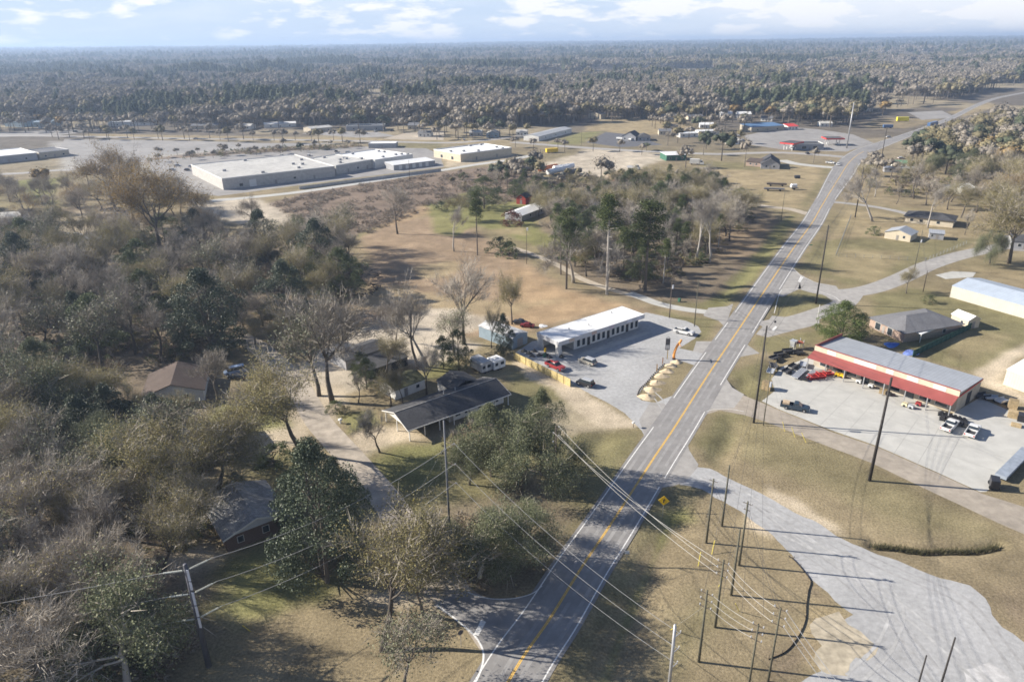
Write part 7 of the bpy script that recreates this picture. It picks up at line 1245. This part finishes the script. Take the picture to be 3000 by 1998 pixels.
for u, v, m_, lb in ((2452, 1102, YS, 'small yellow machine under the left part of the awning'), (2466, 1106, YS, 'second small yellow machine under the left part of the awning'), (2650, 1190, mat('cream_paint', (.7, .62, .4), .6, .05), 'cream machine in front of the awning posts'), (2668, 1196, GAL, 'grey machine right of the cream one'), (2551, 1135, WH, 'white machine under the middle of the awning'), (2515, 1122, WH, 'small white machine left of the middle of the awning'), (2602, 1158, BLKM, 'dark machine under the awning right of the low crates'), (2690, 1188, REDP, 'red machine under the right part of the awning')):
    goods('machine', lb, (u, v), gen(m_))
DKG = mat('dark_machinery', (.07, .07, .075), .7, .2, 2)
def util(m_):
    def b(t):
        MB().box(-1.5, 1.5, -.8, .8, .5, .6).build('deck', m_, t)
        for s_ in (-1, 1): MB().box(-1.5, 1.5, s_ * .8 - .04, s_ * .8 + .04, .6, 1.0).build('side_rail', m_, t); MB().tube([(-.1, s_ * .88, .32), (-.1, s_ * 1.05, .32)], .32, 10).build('wheel', TYRE, t)
        MB().tube([(1.5, 0, .5), (2.4, 0, .4)], .05, 4).build('tow_bar', m_, t)
    return b
for u, v, a, m_, lb in ((2285, 1043, 20, DKG, 'dark implement at the top left corner of the lot'), (2270, 1054, 30, DKG, 'dark implement below the top left one'), (2265, 1076, 80, DKG, 'dark utility trailer at the left edge of the lot'), (2258, 1092, 60, GAL, 'grey utility trailer at the left edge of the lot'), (2310, 1034, 10, DKG, 'dark trailer near the wooden platform'), (2338, 1038, 0, DKG, 'low dark trailer on the pale slab'), (2307, 1092, 40, DKG, 'dark implement left of the bright pipes'), (2325, 1078, 40, DKG, 'small dark implement above the bright pipes'), (2352, 1072, 60, GAL, 'grey frame trailer at the left end of the awning'), (2876, 1165, 10, DKG, 'dark trailer behind the right end of the store'), (2905, 1172, 170, GAL, 'grey trailer behind the right end of the store'), (2935, 1180, 20, WHW, 'white-sided trailer behind the right end of the store')):
    goods('utility_trailer', lb, (u, v), util(m_), R(a), 'trailer')
def deckb(t):
    MB().box(-1.2, 1.2, -.9, .9, 1.6, 1.75).build('platform', mat('rust_red', (.42, .12, .07), .7, .2), t)
    for x in (-1.1, 1.1):
        for y in (-.8, .8): MB().box(x - .07, x + .07, y - .07, y + .07, 0, 2.5).build('leg', GAL, t)
goods('platform', 'rusty platform on grey legs at the top left of the store lot', (2336, 1020), deckb, R(10)); goods('hopper', 'grey hopper frame right beside the rusty platform', (2322, 1022), lambda t: [MB().fr((-.3, .3, -.3, .3, .6), (-.8, .8, -.8, .8, 2.4)).build('bin', GAL, t)] + [MB().box(x - .05, x + .05, y - .05, y + .05, 0, 1.5).build('leg', GAL, t) for x in (-.5, .5) for y in (-.5, .5)])
goods('tarpaulin', 'blue tarpaulin over a low heap behind the store, upper one', (2612, 1010), lambda t: mound(3, 1.6, .5, None, el=1.6).build('sheet', mat('blue_tarp', (.03, .14, .50), .5, .1, 3), t, True), R(35)); goods('tarpaulin', 'pale blue tarpaulin behind the store, lower one', (2668, 1034), lambda t: mound(5, 1.7, .7, None, el=1.5).build('sheet', mat('pale_blue_tarp', (.22, .30, .68), .5, .1, 3), t, True), R(30))
# behind and beside the white-roofed building
goods('scrap_car', 'dark red wrecked car on the orange ground behind the white-roofed building', (1545, 958), lambda t: [MB().prism([(-2, .3), (-2, .8), (-1, .9), (-.6, 1.3), (.6, 1.3), (1, .9), (2, .75), (2, .3)], -.85, .85).build('body', mat('dark_red_car', (.20, .03, .035), .6, .15, 2), t)] + [MB().tube([(x, s_ * .75, .3), (x, s_ * .92, .3)], .3, 10).build('wheel', TYRE, t) for x in (-1.3, 1.3) for s_ in (-1, 1)], R(-15), 'wreck')
goods('scrap_car', 'black wrecked car left of the dark red one', (1524, 948), lambda t: [MB().prism([(-2, .3), (-2, .8), (-1, .9), (-.6, 1.3), (.6, 1.3), (1, .9), (2, .75), (2, .3)], -.85, .85).build('body', BLKM, t)] + [MB().tube([(x, s_ * .75, .3), (x, s_ * .92, .3)], .3, 10).build('wheel', TYRE, t) for x in (-1.3, 1.3) for s_ in (-1, 1)], R(-25), 'wreck')
goods('scrap_heap', 'low white scrap sheets behind the white-roofed building', (1590, 955), lambda t: mound(8, 1.3, .4, None).build('heap', MEMB, t), 0, 'scrap')
for i, (u, v) in enumerate([(1535, 1030), (1550, 1036), (1565, 1030), (1580, 1042), (1598, 1040), (1560, 1044), (1610, 1048), (1645, 1046)]):
    goods('scrap_heap', 'dark heap of machine parts in the yard between the metal shed and the open bay', (u, v), (lambda i: lambda t: mound(20 + i, .9, .8, None).build('heap', RK, t))(i), i, 'scrap', 'dark heaps in the machine yard')
goods('barrel', 'yellow barrel in the machine yard', (1597, 1030), lambda t: MB().cyl(0, 0, 0, .9, .3, n=12).build('drum', YS, t)); goods('barrel', 'dark green bin in the machine yard', (1595, 1046), lambda t: MB().cyl(0, 0, 0, 1.0, .35, n=12).build('drum', GREENW, t)); goods('trash_bin', 'green wheeled bin on the grass by the concrete drive', (1990, 884), lambda t: MB().fr((-.3, .3, -.3, .3, 0), (-.38, .38, -.38, .38, 1.1)).build('bin', GREENW, t))
goods('yard_statue', 'small white garden ornament on the lawn beside the lane', (998, 1240), lambda t: [MB().cyl(0, 0, 0, .9, .22, .15).build('pedestal', FRW, t), MB().cyl(0, 0, .9, 1.1, .5, .3).build('bowl', FRW, t)]); goods('mailbox', 'small white mailbox at the roadside by the lot entrance', (1855, 1252), lambda t: [MB().box(-.05, .05, -.05, .05, 0, 1).build('post', WOODP, t), MB().box(-.2, .2, -.3, .3, 1, 1.35).build('box', FRW, t)])
DB = mat('charred_logs', (.05, .042, .038), .95, .2, 2); rnd = random.Random(4); mb = MB()
for i in range(70):
    p = P(rnd.uniform(1010, 1110), rnd.uniform(800, 870)); a = rnd.uniform(0, 3.14); L_ = rnd.uniform(.8, 2.6); z = rnd.uniform(.1, .8); mb.tube([(p.x, p.y, z), (p.x + L_ * math.cos(a), p.y + L_ * math.sin(a), z + rnd.uniform(-.2, .3))], rnd.uniform(.06, .2), 5)
o = mb.build('brush_pile', DB); o['kind'] = 'stuff'; o['label'] = 'burnt brush pile at the foot of the cleared hill'
mb = MB(); rnd = random.Random(6)  # dark tufts added in place of the shadow along the cut bank
for l_ in ([(2560, 1594), (2640, 1603), (2700, 1612), (2780, 1610), (2860, 1610), (2925, 1596)],):
    pts = smooth_line(l_, 30)
    for p in pts:
        for _ in range(7): x, y = p.x + rnd.gauss(0, .25), p.y + rnd.gauss(0, .22); mb.tube([(x, y, -.6), (x + rnd.gauss(0, .25), y + rnd.gauss(0, .2), rnd.uniform(-.2, .45))], [.05, .012], 3, False)
o = mb.build('weeds', mat('dark_weeds', (.09, .085, .045), .95, .2, 2)); o['kind'] = 'stuff'; o['label'] = 'dark tufts standing in for the shadow of the cut bank in the mown field'
# ================================================================ haze
hz = MB().box(-15500, 15500, -500, 15500, -8, 135).build('haze', bpy.data.materials.new('haze')); hz['kind'] = 'stuff'; hz['label'] = 'thin blue haze over the far woods'
hm = hz.data.materials[0]; hm.use_nodes = True; t = hm.node_tree; t.nodes.clear(); pv = N(t, 'ShaderNodeVolumePrincipled', i_Density=.00016, i_Anisotropy=.2); pv.inputs['Color'].default_value = (.55, .72, 1, 1); ou = N(t, 'ShaderNodeOutputMaterial'); t.links.new(pv.outputs[0], ou.inputs['Volume'])
